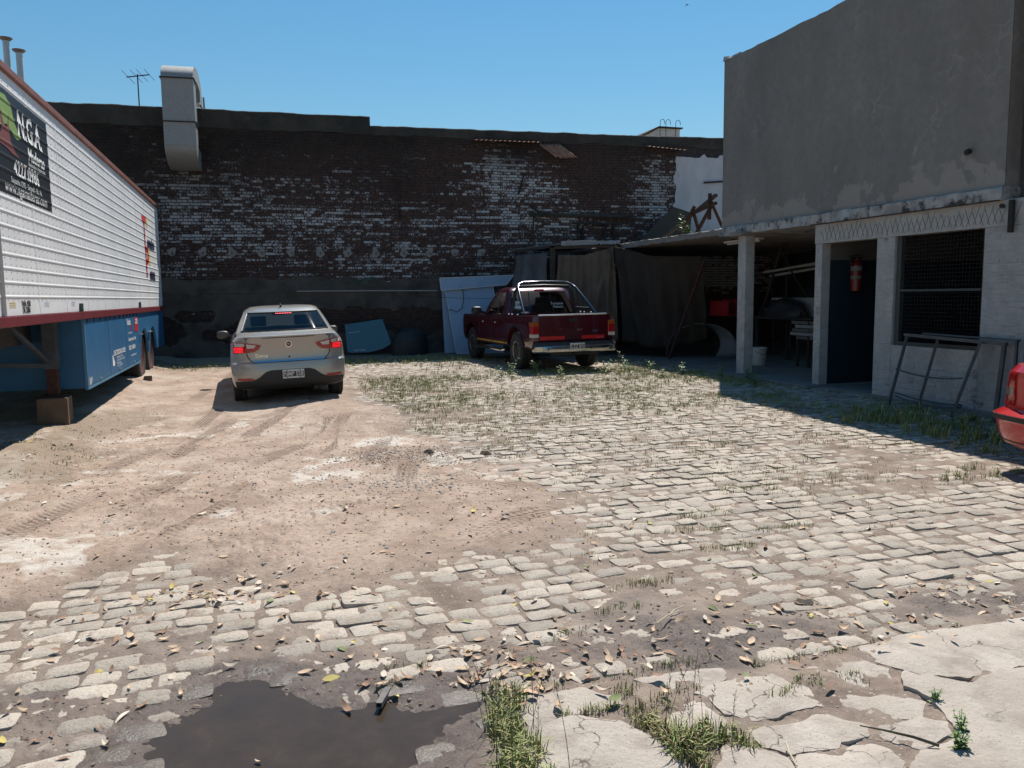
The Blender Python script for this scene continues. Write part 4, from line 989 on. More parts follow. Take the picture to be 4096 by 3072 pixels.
m2 = MB(); m2.box((-.41, .08, .47), (-.29, .22, .82)); m2.build('inner_tube', RUST, lg, bevel=.008)
m2 = MB(); m2.bar((-.36, .10, .86), (-.62, -.55, 1.36), .05, .05); m2.bar((-.36, .10, .84), (-1.3, -.1, .90), .04, .05); m2.build('brace', LEG, lg)
m2 = MB(); m2.box((-.46, .04, .45), (-.24, .26, .472)); m2.build('foot', RUST, lg)
blk = thing('timber_block', 'brown timber block under the trailer landing leg', 'block', (-2.30, 11.15, .1), (0, 0, .03))
m2 = MB(); m2.box((-.17, -.17, -.05), (.17, .17, .348)); m2.build('block', pmat('brown_block', (.12, .078, .052), (.16, .11, .075), scale=7, rough=.9, bump=.5, bscale=25), blk, bevel=.014)
chk = thing('wheel_chock', 'small brown wedge on the ground at the trailer wheels', 'wedge', (-1.80, 16.35, .10), (0, 0, .2))
m2 = MB(); m2.prism([(-.1, 0), (.1, 0), (.1, .04), (-.1, .13)], -.07, .07, Matrix(((0, 0, 1, 0), (1, 0, 0, 0), (0, 1, 0, 0), (0, 0, 0, 1)))); m2.build('wedge', MATS['brown_block'], chk, bevel=.006)
# trade signs painted on the locker doors
def st(s, size, y, z, mat=WHT, sx=1.0, bold=0.0, al='LEFT'): return text_mesh(s, size, TM(y, z), mat, 'lettering', trl, sx=sx, bold=bold, align=al, conform=lambda c: Vector((.0065, c.y, c.z)))
st('ELECTRICIDAD SOLER', .105, 2.3, .835, sx=1.05, bold=.003)
for k, s_ in enumerate(('Instalaciones y Servicios', 'Industria - Obras - Comercio', 'Mantenimiento', 'Tel. 15 - 4250 - 6190')): st(s_, .058, 2.55, .765-.046*k, sx=1.0)
print_poly([(2.16, .66), (2.32, .65), (2.36, .70), (2.28, .76), (2.24, .82), (2.18, .82)], .006, WHT, 'emblem', cuts=False)
st('Turbodina', .15, 3.72, 1.265, sx=.62, bold=.004); st('SRL', .11, 4.12, 1.17, REDP, .9, .006)
print_poly([(4.58, 1.08), (4.98, 1.08), (4.98, 1.33), (4.58, 1.33)], .0055, REDP, 'red_panel', cuts=False)
text_mesh('D-DIE', .12, TM(4.78, 1.255), WHT, 'lettering', trl, sx=.85, bold=.004, conform=lambda c: Vector((.0075, c.y, c.z)))
st('Reparac. y Balanceo', .06, 3.8, 1.085, sx=.85); st('Diesel para camión - la linda', .085, 3.78, .975, sx=.85, bold=.002)
st('02320  15650618', .10, 3.78, .83, sx=1.0, bold=.003); st('www.turbodina.com.ar', .062, 3.95, .70, sx=1.1)
# ------------------------------------------------------------------ two-storey workshop on the right
def wbuild(m2, name, mats, parent, **k):
    o = parent.location if parent is not None else Vector((0, 0, 0))
    if parent is not None and parent.parent is not None: o = o+parent.parent.location
    m2.v = [(p[0]-o.x, p[1]-o.y, p[2]-o.z) for p in m2.v]; return m2.build(name, mats, parent, **k)
bld = thing('workshop_building', 'grey cement workshop with blank upper wall over whitewashed brick ground floor', 'building', (8.7, 10.4, .1))
def cement_material():
    m = bpy.data.materials.new('weathered_cement'); m.use_nodes = True; N, L = nodes_of(m); b = N['Principled BSDF']
    ge = N.new('ShaderNodeNewGeometry'); mp = N.new('ShaderNodeMapping'); mp.inputs['Scale'].default_value = (1, 1, .35); L.new(ge.outputs['Position'], mp.inputs[0])
    def noise(sc, det=6, rg=.6, v=None):
        n = N.new('ShaderNodeTexNoise'); n.inputs['Scale'].default_value = sc; n.inputs['Detail'].default_value = det; n.inputs['Roughness'].default_value = rg
        L.new(v or ge.outputs['Position'], n.inputs['Vector']); return n.outputs['Fac']
    def rng(f, a, c, lo=0, hi=1):
        r = N.new('ShaderNodeMapRange'); L.new(f, r.inputs[0]); r.inputs[1].default_value = a; r.inputs[2].default_value = c; r.inputs[3].default_value = lo; r.inputs[4].default_value = hi; return r.outputs[0]
    def mul(a, c):
        x = N.new('ShaderNodeMath'); x.operation = 'MULTIPLY'; L.new(a, x.inputs[0]); L.new(c, x.inputs[1]); return x.outputs[0]
    def mix(f, a, c):
        x = N.new('ShaderNodeMix'); x.data_type = 'RGBA'; L.new(f, x.inputs[0])
        for s, q in ((6, a), (7, c)):
            if isinstance(q, tuple): x.inputs[s].default_value = (*q, 1)
            else: L.new(q, x.inputs[s])
        return x.outputs[2]
    c = mix(rng(noise(1.1, 6, .6, mp.outputs[0]), .35, .68), (.185, .172, .155), (.25, .233, .21))
    c = mix(rng(noise(9, 8, .7), .40, .72, 0, .55), c, (.15, .139, .124))
    # old filled cracks: pale net that shows only in patches
    vo = N.new('ShaderNodeTexVoronoi'); vo.feature = 'DISTANCE_TO_EDGE'; vo.inputs['Scale'].default_value = 4.2
    wv = N.new('ShaderNodeVectorMath'); wv.operation = 'ADD'; nn = N.new('ShaderNodeTexNoise'); nn.inputs['Scale'].default_value = 5; L.new(ge.outputs['Position'], nn.inputs['Vector'])
    sc = N.new('ShaderNodeVectorMath'); sc.operation = 'SCALE'; sc.inputs[3].default_value = .35; L.new(nn.outputs['Color'], sc.inputs[0])
    L.new(ge.outputs['Position'], wv.inputs[0]); L.new(sc.outputs[0], wv.inputs[1]); L.new(wv.outputs[0], vo.inputs['Vector'])
    net = mul(rng(vo.outputs['Distance'], .09, .015), rng(noise(.62, 4, .5), .52, .60))
    c = mix(rng(net, 0, 1, 0, .5), c, (.30, .28, .25))
    # plaster coming off along the foot: paler flaked edge
    sx = N.new('ShaderNodeSeparateXYZ'); L.new(ge.outputs['Position'], sx.inputs[0])
    hh = N.new('ShaderNodeMath'); hh.operation = 'ADD'; L.new(sx.outputs[2], hh.inputs[0]); L.new(rng(noise(1.8, 7, .65), .3, .7, -.55, .55), hh.inputs[1])
    c = mix(rng(hh.outputs[0], 3.12, 3.06, 0, .6), c, (.32, .29, .255))
    L.new(c, b.inputs['Base Color']); b.inputs['Roughness'].default_value = .95; b.inputs['Specular IOR Level'].default_value = .2
    bp = N.new('ShaderNodeBump'); bp.inputs['Strength'].default_value = .55; bp.inputs['Distance'].default_value = .02; L.new(noise(22, 9, .65), bp.inputs['Height']); L.new(bp.outputs[0], b.inputs['Normal'])
    return m
UPC = cement_material()
# upper wall face as a gently uneven sheet on a solid block
m2 = MB(); ny, nz = 60, 30
def upf(u, v):
    y = 7.42+6.02*u; z = 2.862+3.078*v; e = min(1, min(u, 1-u)*30, min(v, 1-v)*20)
    return (8.70+float(fbm(y*1.2, z*1.2, 60, 3))*.014*e, y, z+(float(fbm(y*3, 0, 62, 3))*.02 if v == 1 else 0))
m2.grid(upf, ny, nz)
m2.box((8.72, 7.43, 2.863), (13.5, 13.44, 5.925))
wbuild(m2, 'upper_wall', UPC, bld, smooth=30)
WHITEW = pmat('chipped_whitewash', (.42, .415, .40), (.32, .315, .30), scale=5, rough=.92, bump=1.0, bscale=26, coord='World', col3=(.10, .095, .088), scale3=3.2, c3=(.58, .72), bdist=.025)
CRUST = pmat('crusty_ledge', (.40, .395, .38), (.24, .23, .215), scale=6, rough=.95, bump=.9, bscale=22, coord='World', col3=(.06, .055, .05), scale3=5, c3=(.52, .62), bdist=.02)
def ragged_slab(name, path, z0, z1, back, mat, parent, seed, amp=.02, step=.08):
    """slab whose front edge follows a world path and goes back along +X"""
    m3 = MB(); pts = []
    for (x0, y0), (x1, y1) in zip(path, path[1:]):
        L_ = math.hypot(x1-x0, y1-y0); n = max(1, int(L_/step))
        for i in range(n): pts.append((x0+(x1-x0)*i/n, y0+(y1-y0)*i/n))
    pts.append(path[-1]); v = []; f = []
    for i, (x, y) in enumerate(pts):
        r1 = float(fbm(y*6, x*3, seed, 3))*amp; r2 = float(fbm(y*7, x*3, seed+4, 3))*amp
        v += [(back, y, z0), (x+r2, y, z0+r2*.5), (x+r1, y, (z0+z1)/2), (x+r1*.6, y, z1-.015), (x+.02+r2*.4, y, z1+r1*.5), (back, y, z1)]
    for i in range(len(pts)-1):
        for k in range(5): f.append((i*6+k, i*6+k+1, i*6+7+k, i*6+6+k))
        f.append((i*6+5, i*6, i*6+6, i*6+11))
    f.append(tuple(range(5, -1, -1))); f.append(tuple((len(pts)-1)*6+k for k in range(6)))
    m3.add(v, f); return wbuild(m3, name, mat, parent, smooth=40)
ragged_slab('ledge', [(8.63, 7.40), (8.63, 13.46)], 2.70, 2.858, 13.5, CRUST, bld, 5, .03)
SOFFIT = pmat('carport_slab', (.24, .215, .185), (.18, .16, .14), scale=2, rough=.95, bump=.5, bscale=18, coord='World', col3=(.15, .13, .11), scale3=3, c3=(.6, .75))
ragged_slab('carport_roof', [(8.66, 13.465), (8.62, 15.5), (8.66, 17.6), (8.7, 20.92)], 2.735, 2.85, 15.4, SOFFIT, bld, 15, .045)
m2 = MB(); r_ = random.Random(2)
m2.add([(8.68, 13.25, 5.93), (8.68, 13.46, 5.93), (8.9, 13.46, 5.93), (8.9, 13.25, 5.93), (8.70, 13.30, 5.99), (8.69, 13.45, 6.02), (8.88, 13.44, 6.0), (8.86, 13.28, 5.97)], [(0, 1, 5, 4), (1, 2, 6, 5), (2, 3, 7, 6), (3, 0, 4, 7), (4, 5, 6, 7)]); m2.box((8.7, 12.95, 5.93), (8.9, 13.2, 5.965)); wbuild(m2, 'coping_fragment', WHITEW, bld)
# whitewashed brick ground floor: piers and apron wall with each brick
def wb_box(lo, hi, name, mat, par=bld, **k): m3 = MB(); m3.box(lo, hi); return wbuild(m3, name, mat, par, **k)
core = pmat('pale_mortar', (.40, .395, .38), (.32, .31, .30), scale=7, rough=.95, bump=.5, bscale=40, coord='World')
for k, (ya, yb, za, zb_) in enumerate(((10.60, 10.76, .0, 2.39), (9.10, 9.44, .0, 2.39), (7.05, 7.66, .0, 2.39), (7.661, 9.099, .0, .86))):
    wb_box((8.701, ya+.003, za), (8.86, yb-.003, zb_), 'pier' if zb_ > 1 else 'apron_wall', core)
    z = za+.04; row = k
    while z < zb_-.02:
        pit = .25; y = ya-(pit/2 if row % 2 else 0)
        while y < yb-.01:
            a = max(ya, y)+.006; c = min(yb, y+pit)-.006
            if c-a > .04:
                w = c-a; key = ('wb', round(w, 2), rb.randrange(3))
                if key not in bvar:
                    m3 = MB(); m3.add(*brick_geo(round(w, 2), .064, .020, rb)); bvar[key] = m3.mesh('brick', WHITEW, recalc=False)
                o = link('brick', bvar[key], bld, (8.716+rb.uniform(-.003, .004)-8.7, (a+c)/2-10.4, z+.034-.1+rb.uniform(-.004, .004)), (rb.uniform(-.03, .03), rb.uniform(-.03, .03), -math.pi/2+rb.uniform(-.02, .02)))
            y += pit
        z += CH; row += 1
def hatch_mat():
    m = pmat('scored_render', (.40, .385, .36), (.32, .31, .285), scale=6, rough=.95, bump=.5, bscale=35, coord='World', col3=(.20, .15, .12), scale3=7, c3=(.64, .72)); return m
lin = wb_box((8.69, 7.06, 2.392), (8.87, 10.765, 2.698), 'lintel', hatch_mat())
# scored hatching: thin dark bars painted as the shade in the scratched grooves
m2 = MB(); rh = random.Random(6)
for k in range(70):
    y = 7.25+k*.048+rh.uniform(-.01, .01); L_ = rh.uniform(.14, .25); z = 2.41+rh.uniform(0, .03); s = .38 if k % 2 else -.38
    m2.bar((8.689, y, z), (8.689, y+s*L_, z+L_), .005, .005)
wbuild(m2, 'scoring', pmat('scoring_shadow', (.13, .12, .11), rough=.95), lin)
m2 = MB(); m2.tube([(8.62, 7.4, 2.693), (8.61, 9, 2.69), (8.62, 10.8, 2.688)], .009, 5); wbuild(m2, 'conduit', RUST, bld)
m2 = MB(); m2.tube([(8.64, 7.38, 2.62), (8.60, 7.36, 2.62)], .03, 8); m2.tube([(8.63, 7.25, 2.68), (8.63, 7.25, 2.30)], .035, 8); wbuild(m2, 'drain_stub', IRON, bld)
m2 = MB(); m2.tube([(8.66, 7.9, 3.35), (8.60, 7.9, 3.33)], .035, 8); wbuild(m2, 'drain_stub', IRON, bld)
col_ = wb_box((8.66, 12.60, .05), (8.86, 12.84, 2.738), 'column', WHITEW, bevel=.02)
wb_box((8.5, 12.5, 2.66), (15.3, 12.9, 2.735), 'beam', SOFFIT)
# room behind door and window
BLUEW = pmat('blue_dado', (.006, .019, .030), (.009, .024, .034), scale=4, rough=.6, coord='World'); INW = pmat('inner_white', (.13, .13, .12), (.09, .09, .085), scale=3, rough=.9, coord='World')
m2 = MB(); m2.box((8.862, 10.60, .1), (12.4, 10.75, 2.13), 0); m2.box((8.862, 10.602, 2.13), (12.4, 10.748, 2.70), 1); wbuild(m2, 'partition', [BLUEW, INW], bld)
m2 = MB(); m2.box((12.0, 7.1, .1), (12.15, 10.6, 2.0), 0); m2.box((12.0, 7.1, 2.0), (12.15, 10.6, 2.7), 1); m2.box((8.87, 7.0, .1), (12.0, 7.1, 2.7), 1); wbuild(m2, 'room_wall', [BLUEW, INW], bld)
m2 = MB(); m2.box((8.74, 9.02, .875), (8.80, 9.095, 2.385)); m2.box((8.74, 7.665, .865), (8.80, 9.02, .92)); m2.box((8.74, 7.665, 1.62), (8.79, 9.02, 1.65)); m2.box((8.74, 7.665, .92), (8.80, 7.70, 2.385)); wf = wbuild(m2, 'window_frame', pmat('dark_frame', (.05, .055, .05), rough=.7), bld)
m2 = MB()
for k in range(27): y = 7.70+1.32*k/26; m2.bar((8.755, y, .92), (8.755, y, 2.38), .0035, .0035, up=(0, 1, 0))
for k in range(29): z = .92+1.46*k/28; m2.bar((8.760, 7.70, z), (8.760, 9.02, z), .0035, .0035)
wbuild(m2, 'wire_mesh', IRON, wf)
wb_box((8.70, 7.64, .83), (8.88, 9.12, .868), 'window_sill', WHITEW)
m2 = MB(); m2.bar((8.84, 9.46, 1.1), (8.84, 9.46, 1.16), .04, .03); wbuild(m2, 'door_hinge', IRON, bld)
wb_box((15.4, 10.7, 0), (15.6, 21.2, 2.9), 'side_wall', PLASTER)
# floors
walk = thing('walkway', 'worn concrete walkway slab in shade along the workshop', 'pavement', (8.5, 12, 0)); del walk['category']; walk['kind'] = 'structure'
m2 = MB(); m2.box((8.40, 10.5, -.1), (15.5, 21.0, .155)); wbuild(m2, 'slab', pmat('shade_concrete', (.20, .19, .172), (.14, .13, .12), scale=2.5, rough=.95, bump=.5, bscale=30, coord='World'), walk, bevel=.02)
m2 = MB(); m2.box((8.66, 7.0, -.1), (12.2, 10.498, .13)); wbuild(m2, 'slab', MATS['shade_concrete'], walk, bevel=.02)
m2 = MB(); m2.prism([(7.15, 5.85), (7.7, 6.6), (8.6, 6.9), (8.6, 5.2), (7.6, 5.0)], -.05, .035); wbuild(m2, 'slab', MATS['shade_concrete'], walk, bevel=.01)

# neighbouring wall nearer the gate, stained almost black
nb = thing('neighbour_building', 'black stained plaster wall with rusty pipes at the right edge', 'building', (9.0, 4.5, 0))
SOOTW = pmat('stained_plaster', (.10, .095, .088), (.05, .047, .043), scale=1.8, rough=.95, bump=.6, bscale=16, coord='World', col3=(.17, .16, .145), scale3=2.6, c3=(.58, .75))
m2 = MB(); m2.box((8.93, 1.5, -.1), (13.5, 7.0, 7.2)); m2.box((8.93, 7.0, 2.72), (13.5, 7.40, 6.0)); wbuild(m2, 'wall', SOOTW, nb)
m2 = MB(); m2.tube([(8.80, 7.1, 2.75), (8.79, 7.12, 4.4), (8.80, 7.1, 6.05)], .035, 8); wbuild(m2, 'downpipe', RUST, nb)
m2 = MB(); m2.tube([(8.84, 6.95, 5.6), (8.80, 6.7, 4.4), (8.83, 7.02, 3.5)], .012, 5); m2.tube([(8.86, 6.9, 4.95), (8.86, 6.2, 5.0)], .02, 6); wbuild(m2, 'cable', IRON, nb)

# ------------------------------------------------------------------ lean-to at the far end, tarpaulins, roof clutter
lean = thing('lean_to', 'makeshift lean-to roof of boards and sheets at the far end of the carport', 'shelter', (7.9, 19.5, .12))
PLANKG = pmat('grey_board', (.16, .15, .14), (.11, .105, .098), scale=5, rough=.9, coord='World'); PALE = pmat('pale_board', (.30, .30, .295), (.23, .23, .235), scale=8, rough=.85, coord='World', bump=.4, bscale=20)
m2 = MB(); m2.prism([(7.32, 18.55), (8.62, 17.62), (8.69, 21.0), (6.95, 21.1)], 2.86, 2.90); wbuild(m2, 'roof_sheet', PLANKG, lean)
m2 = MB(); m2.bar((7.42, 18.45, 2.89), (8.12, 17.95, 2.895), .05, .11); wbuild(m2, 'edge_board', PALE, lean, bevel=.006)
m2 = MB()
for i in range(12):
    t0, t1 = i/12, (i+1)/12; a = Vector((8.10, 17.95, 2.93)).lerp(Vector((8.60, 17.62, 2.92)), t0); b_ = Vector((8.10, 17.95, 2.93)).lerp(Vector((8.60, 17.62, 2.92)), t1); d0 = .05+.05*abs(math.sin(i*1.7)); d1 = .05+.05*abs(math.sin((i+1)*1.7))
    m2.add([a, b_, b_-Vector((.02, .02, d1)), a-Vector((.02, .02, d0)), a+Vector((.2, .3, .02)), b_+Vector((.2, .3, .02))], [(0, 3, 2, 1), (0, 1, 5, 4)])
wbuild(m2, 'torn_sheet', PALE, lean)
m2 = MB(); m2.bar((7.2, 18.75, 2.83), (6.95, 21.0, 2.80), .08, .06); m2.bar((7.3, 18.6, 2.80), (8.6, 17.7, 2.80), .07, .07); wbuild(m2, 'joist', pmat('lean_timber', (.07, .055, .045), (.05, .04, .03), scale=5, rough=.9), lean)
for lo, hi in (((7.22, 18.62, .12), (7.32, 18.72, 2.80)), ((6.98, 20.7, .12), (7.06, 20.8, 2.80))): wb_box(lo, hi, 'post', MATS['lean_timber'], lean)
def cloth(name, label, top, bottom, mat, seed, nu=60, nv=28, fold=.11, nf=9, gather=None):
    """hanging cloth between a top and a bottom polyline (world points), folds deepen downwards"""
    t = thing(name, label, 'tarpaulin', tuple(Vector(bottom[0])))
    def samp(pl, u):
        seg = u*(len(pl)-1); i = min(int(seg), len(pl)-2); return Vector(pl[i]).lerp(Vector(pl[i+1]), seg-i)
    ax = (Vector(top[-1])-Vector(top[0])).normalized(); nr = Vector((ax.y, -ax.x, 0)).normalized()
    if nr.x > 0: nr = -nr
    m3 = MB()
    def fn(u, v):
        a = samp(top, u); b_ = samp(bottom, u); p = a.lerp(b_, v)
        amp = fold*(.25+.9*v)
        w = math.sin(u*nf*2*math.pi+1.3*math.sin(u*7+seed))*amp*.6 + float(fbm(u*6, v*2.0, seed, 4))*amp*1.6
        if gather is not None:
            d = u-gather; w += .10*math.exp(-(d/.05)**2)*(1-v)
            w += .05*math.sin(d*40/(.25+v*1.2))*math.exp(-(d/(.1+.5*v))**2)
        p = p+nr*w; p.z += float(fbm(u*9, 3, seed+2, 3))*.04*v; return p
    m3.grid(fn, nu, nv); o = wbuild(m3, 'cloth', mat, t, smooth=70, recalc=False); o.modifiers.new('thick', 'SOLIDIFY').thickness = .006
    return t
TARP = pmat('brown_canvas', (.155, .117, .085), (.12, .09, .066), scale=3, rough=.95, bump=.3, bscale=60, coord='World', col3=(.07, .06, .052), scale3=2, c3=(.55, .75))
TARP2 = pmat('dark_canvas', (.045, .034, .026), (.032, .025, .02), scale=3, rough=.95, coord='World')
cloth('canvas_tarpaulin', 'brown canvas tarpaulin hanging in folds behind the red pickup', [(7.36, 18.50, 2.62), (7.9, 18.15, 2.60), (8.5, 17.72, 2.78)], [(7.28, 18.62, .55), (7.85, 18.2, .50), (8.55, 17.6, .52)], TARP, 3, nf=7, gather=.97)
cloth('canvas_tarpaulin', 'darker canvas tarpaulin hung from the carport slab right of the gathered knot', [(8.56, 17.66, 2.78), (8.9, 16.6, 2.50), (9.6, 15.6, 2.45)], [(8.60, 17.55, .50), (9.2, 16.6, .35), (10.2, 16.2, .6)], TARP2, 8, nf=6, gather=.03)
cloth('plastic_sheet', 'grey plastic sheet hanging loose at the end of the brick wall', [(6.95, 20.75, 2.72), (7.2, 18.9, 2.70)], [(6.9, 20.8, 1.2), (7.15, 19.0, 1.0)], pmat('grey_plastic', (.13, .13, .13), (.09, .09, .095), scale=4, rough=.5), 5, nu=24, nv=16, nf=3)
trs = thing('rusty_trestle', 'rusty iron trestle frame standing on the carport roof', 'trestle', (9.45, 15.6, 2.85))
m2 = MB()
for a, b_ in (((9.3, 16.1, 2.86), (9.5, 15.75, 3.55)), ((9.6, 15.65, 2.86), (9.5, 15.85, 3.50)), ((9.35, 15.5, 2.86), (9.55, 15.1, 3.55)), ((9.75, 14.9, 2.86), (9.52, 15.15, 3.60)), ((9.5, 15.95, 3.38), (9.5, 14.9, 3.52)), ((9.5, 15.16, 3.2), (9.5, 15.15, 3.75))): m2.bar(a, b_, .055, .06)
wbuild(m2, 'frame', RUST, trs)
wb_b = thing('leaning_beam', 'long dark timber beam leaning up across the rusty trestle', 'beam', (9.5, 16.8, 2.86))
m2 = MB(); m2.bar((9.45, 17.2, 2.90), (9.56, 15.0, 3.70), .07, .06); wbuild(m2, 'beam', MATS['lean_timber'], wb_b)
ds = thing('dark_sheet', 'dark green sheet leaning against the wall behind the roof weeds', 'sheet', (11.2, 20.7, 2.86))
m2 = MB(); m2.prism([(10.3, 2.87), (12.1, 2.87), (12.1, 3.9), (11.5, 4.05), (11.0, 3.6)], 0, .03, Matrix(((1, 0, 0, 0), (0, -.2, 1, 20.98), (0, 1, .0, 0), (0, 0, 0, 1)))); wbuild(m2, 'panel', pmat('dark_green_sheet', (.02, .032, .032), (.03, .04, .04), scale=4, rough=.7), ds)
# ------------------------------------------------------------------ things stored under the carport
def bonnet():
    t = thing('car_bonnet', 'light grey spare car bonnet propped on edge in front of the carport', 'car part', (10.0, 16.2, .15), (0, 0, R(-28)))
    m3 = MB()
    def fn(u, v):
        a = math.pi*(1-u); ex, ez = .80*math.cos(a), .80*max(0, math.sin(a))**.65
        w = .035+.46*(0 if u < .5 else ((u-.5)*2)**1.2)
        k = 1-v*w/.8
        cz = ez*k if u < .97 else ez*k
        return (ex*k+ (.0), -.10+v*.12+.28*(1-u)*v, max(.0, cz))
    m3.grid(fn, 40, 10); o = m3.build('panel', pmat('primer_grey', (.15, .16, .17), (.11, .12, .13), scale=4, rough=.55, col3=(.24, .24, .24), scale3=9, c3=(.64, .7)), t, smooth=60, recalc=False); o.modifiers.new('thick', 'SOLIDIFY').thickness = .012
bonnet()
tb = thing('steel_workbench', 'dark steel workbench under the carport loaded with clutter', 'workbench', (10.9, 14.9, .155))
m2 = MB(); m2.box((10.45, 13.0, 1.08), (11.4, 16.5, 1.13)); wbuild(m2, 'top', IRON, tb)
for x in (10.5, 11.35):
    for y in (13.1, 14.8, 16.4): m2 = MB(); m2.box((x-.025, y-.025, .155), (x+.025, y+.025, 1.08)); wbuild(m2, 'leg', IRON, tb)
rc = thing('red_crate', 'red plastic crate with cut-out side and white triangle on the workbench', 'crate', (10.5, 15.8, 1.132), (0, 0, R(90)))
REDB = pmat('red_plastic', (.24, .010, .013), rough=.4)
m2 = MB(); m2.prism([(-.32, .02), (-.22, .02), (-.24, .20), (-.10, .30), (-.08, .02), (.46, .02), (.46, .36), (-.18, .36), (-.26, .40), (-.28, .36)], 0, .03, Matrix(((-1, 0, 0, 0), (0, 0, 1, 0), (0, 1, 0, 0), (0, 0, 0, 1)))); m2.box((-.46, .03, .0), (.3, .4, .03)); m2.box((-.46, .36, .03), (.25, .4, .33)); m2.build('shell', REDB, rc)
m2 = MB(); m2.prism([(.10, .10), (.28, .10), (.19, .30)], -.004, 0, Matrix(((-1, 0, 0, 0), (0, 0, 1, 0), (0, 1, 0, 0), (0, 0, 0, 1)))); m2.build('triangle_mark', WHT, rc)
m2 = MB(); m2.box((-.3, -.004, .0), (.34, -.002, .03)); m2.build('trim', WHT, rc)
bx_ = thing('white_panel', 'white board standing on the workbench behind the black heap', 'board', (10.95, 14.1, 1.132))
m2 = MB(); m2.box((10.93, 13.45, 1.132), (10.97, 14.9, 1.52)); wbuild(m2, 'board', PALE, bx_)
def heap(name, label, cat, loc, rx, ry, rz_, mat, seed, nu=28, nv=12, rough=.16):
    t = thing(name, label, cat, loc); m3 = MB()
    def fn(u, v):
        a = 2*math.pi*u; e = v*math.pi/2; k = 1+rough*float(fbm(math.cos(a)*2+3, math.sin(a)*2+v*3, seed, 4))*2
        return (rx*k*math.cos(a)*math.cos(e)**.6, ry*k*math.sin(a)*math.cos(e)**.6, rz_*k*math.sin(e)**.8)
    m3.grid(fn, nu, nv); m3.build('heap', mat, t, smooth=50, recalc=False, weld=True); return t
BLKP = pmat('black_plastic', (.012, .012, .013), (.02, .02, .02), scale=8, rough=.6)
heap('black_bundle', 'black covered bundle on the workbench in front of the white board', 'bundle', (10.7, 14.15, 1.132), .22, .62, .34, BLKP, 4)
heap('dark_rags', 'heap of dark rags piled high at the back of the carport', 'heap', (12.4, 14.9, 1.35), .5, 1.3, .55, BLKP, 12)
m2 = MB(); 
rk = thing('storage_rack', 'steel storage rack at the back of the carport holding rags', 'rack', (12.4, 15, .155))
m2.box((12.0, 13.6, 1.30), (12.9, 16.4, 1.348)); wbuild(m2, 'shelf', IRON, rk)
for y in (13.65, 16.35): m2 = MB(); m2.box((12.0, y-.03, .155), (12.05, y+.03, 2.6)); wbuild(m2, 'upright', IRON, rk)
for k in range(5):
    pl = thing('plank_bundle', ['lowest', 'second lowest', 'middle', 'second highest', 'topmost'][k]+' pale board in the stack right of the black bundle', 'board', (10.6, 13.0, .70+.075*k), (0, 0, .05*((k*7) % 3-1)))
    m2 = MB(); m2.box((-.12-.03*(k % 2), -.65, 0), (.3, .5+.06*((k*5) % 3), .062)); m2.build('board', PALE if k % 2 else PLANKG, pl, bevel=.004)
pst = thing('board_trestle', 'dark trestle carrying the stacked pale boards', 'trestle', (10.7, 13.0, .155))
for y in (12.64, 13.34):
    m2 = MB(); m2.box((10.4, y-.04, .63), (11.0, y+.04, .698)); sup = wbuild(m2, 'cross_bar', IRON, pst)
    for x in (10.43, 10.97): m2 = MB(); m2.box((x-.025, y-.025, .155), (x+.025, y+.025, .63)); wbuild(m2, 'leg', IRON, pst)
bk = thing('plastic_bucket', 'white plastic bucket standing on the carport floor by the column', 'bucket', (9.95, 13.95, .156))
m2 = MB(); m2.lathe([(.125, 0), (.13, .01), (.155, .33), (.165, .335), (.165, .36), (.158, .365), (.15, .36), (.12, .02)], 24); m2.build('body', pmat('bucket_white', (.55, .53, .48), (.45, .43, .39), scale=7, rough=.6), bk, smooth=40)
m2 = MB(); m2.tube([(.16, 0, .34), (.12, -.1, .27), (0, -.165, .22), (-.12, -.1, .27), (-.16, 0, .34)], .005, 5); m2.build('handle', IRON, bk)
bt_ = thing('water_bottle', 'blue plastic bottle on the floor left of the white bucket', 'bottle', (9.78, 14.3, .156))
m2 = MB(); m2.lathe([(.07, 0), (.08, .02), (.08, .2), (.05, .27), (.03, .29), (.03, .32), (0, .322)], 16); m2.build('body', pmat('bottle_blue', (.03, .16, .28), rough=.3), bt_, smooth=True)
m2 = MB(); m2.lathe([(.034, .322), (.034, .35), (0, .352)], 12); m2.build('cap', BLKP, bt_)
tu = thing('tube_bundle', 'pale metal tubes lying across the carport rack', 'tubes', (11, 14.3, 2.1))
for k, (a, b_) in enumerate((((11, 15.3, 2.08), (11, 13.2, 2.24)), ((11.1, 15.2, 2.0), (11.0, 13.0, 2.15)), ((11.05, 14.4, 2.16), (11.05, 12.6, 2.24)))): m2 = MB(); m2.tube([a, b_], .028, 8); wbuild(m2, 'tube', pmat('dull_alu', (.42, .42, .40), rough=.5, metal=.4), tu)
af = thing('pole_frame', 'dark iron pole frame with crossed struts behind the column', 'frame', (11, 15.2, .155))
m2 = MB(); m2.tube([(10.9, 15.9, .156), (11.0, 15.2, 1.5), (11.1, 14.8, 2.70)], .03, 6); m2.tube([(11.1, 14.9, 2.6), (11.0, 14.2, 1.9), (11.0, 13.6, 1.35)], .018, 6); m2.tube([(11.1, 15.5, 2.45), (11.1, 13.0, 2.55)], .03, 6); m2.tube([(11.2, 14.8, 2.7), (11.2, 14.7, .156)], .02, 6); wbuild(m2, 'pole', IRON, af)
lamp = thing('tube_lamp', 'unlit white fluorescent fitting under the carport slab left of the column', 'lamp', (9.6, 14.2, 2.66))
m2 = MB(); m2.box((9.5, 13.4, 2.66), (9.62, 14.6, 2.70)); lh = wbuild(m2, 'housing', pmat('lamp_white', (.6, .6, .58), rough=.5), lamp)
m2 = MB(); m2.tube([(9.56, 13.45, 2.64), (9.56, 14.55, 2.64)], .018, 8); wbuild(m2, 'tube', MATS['lamp_white'], lamp)
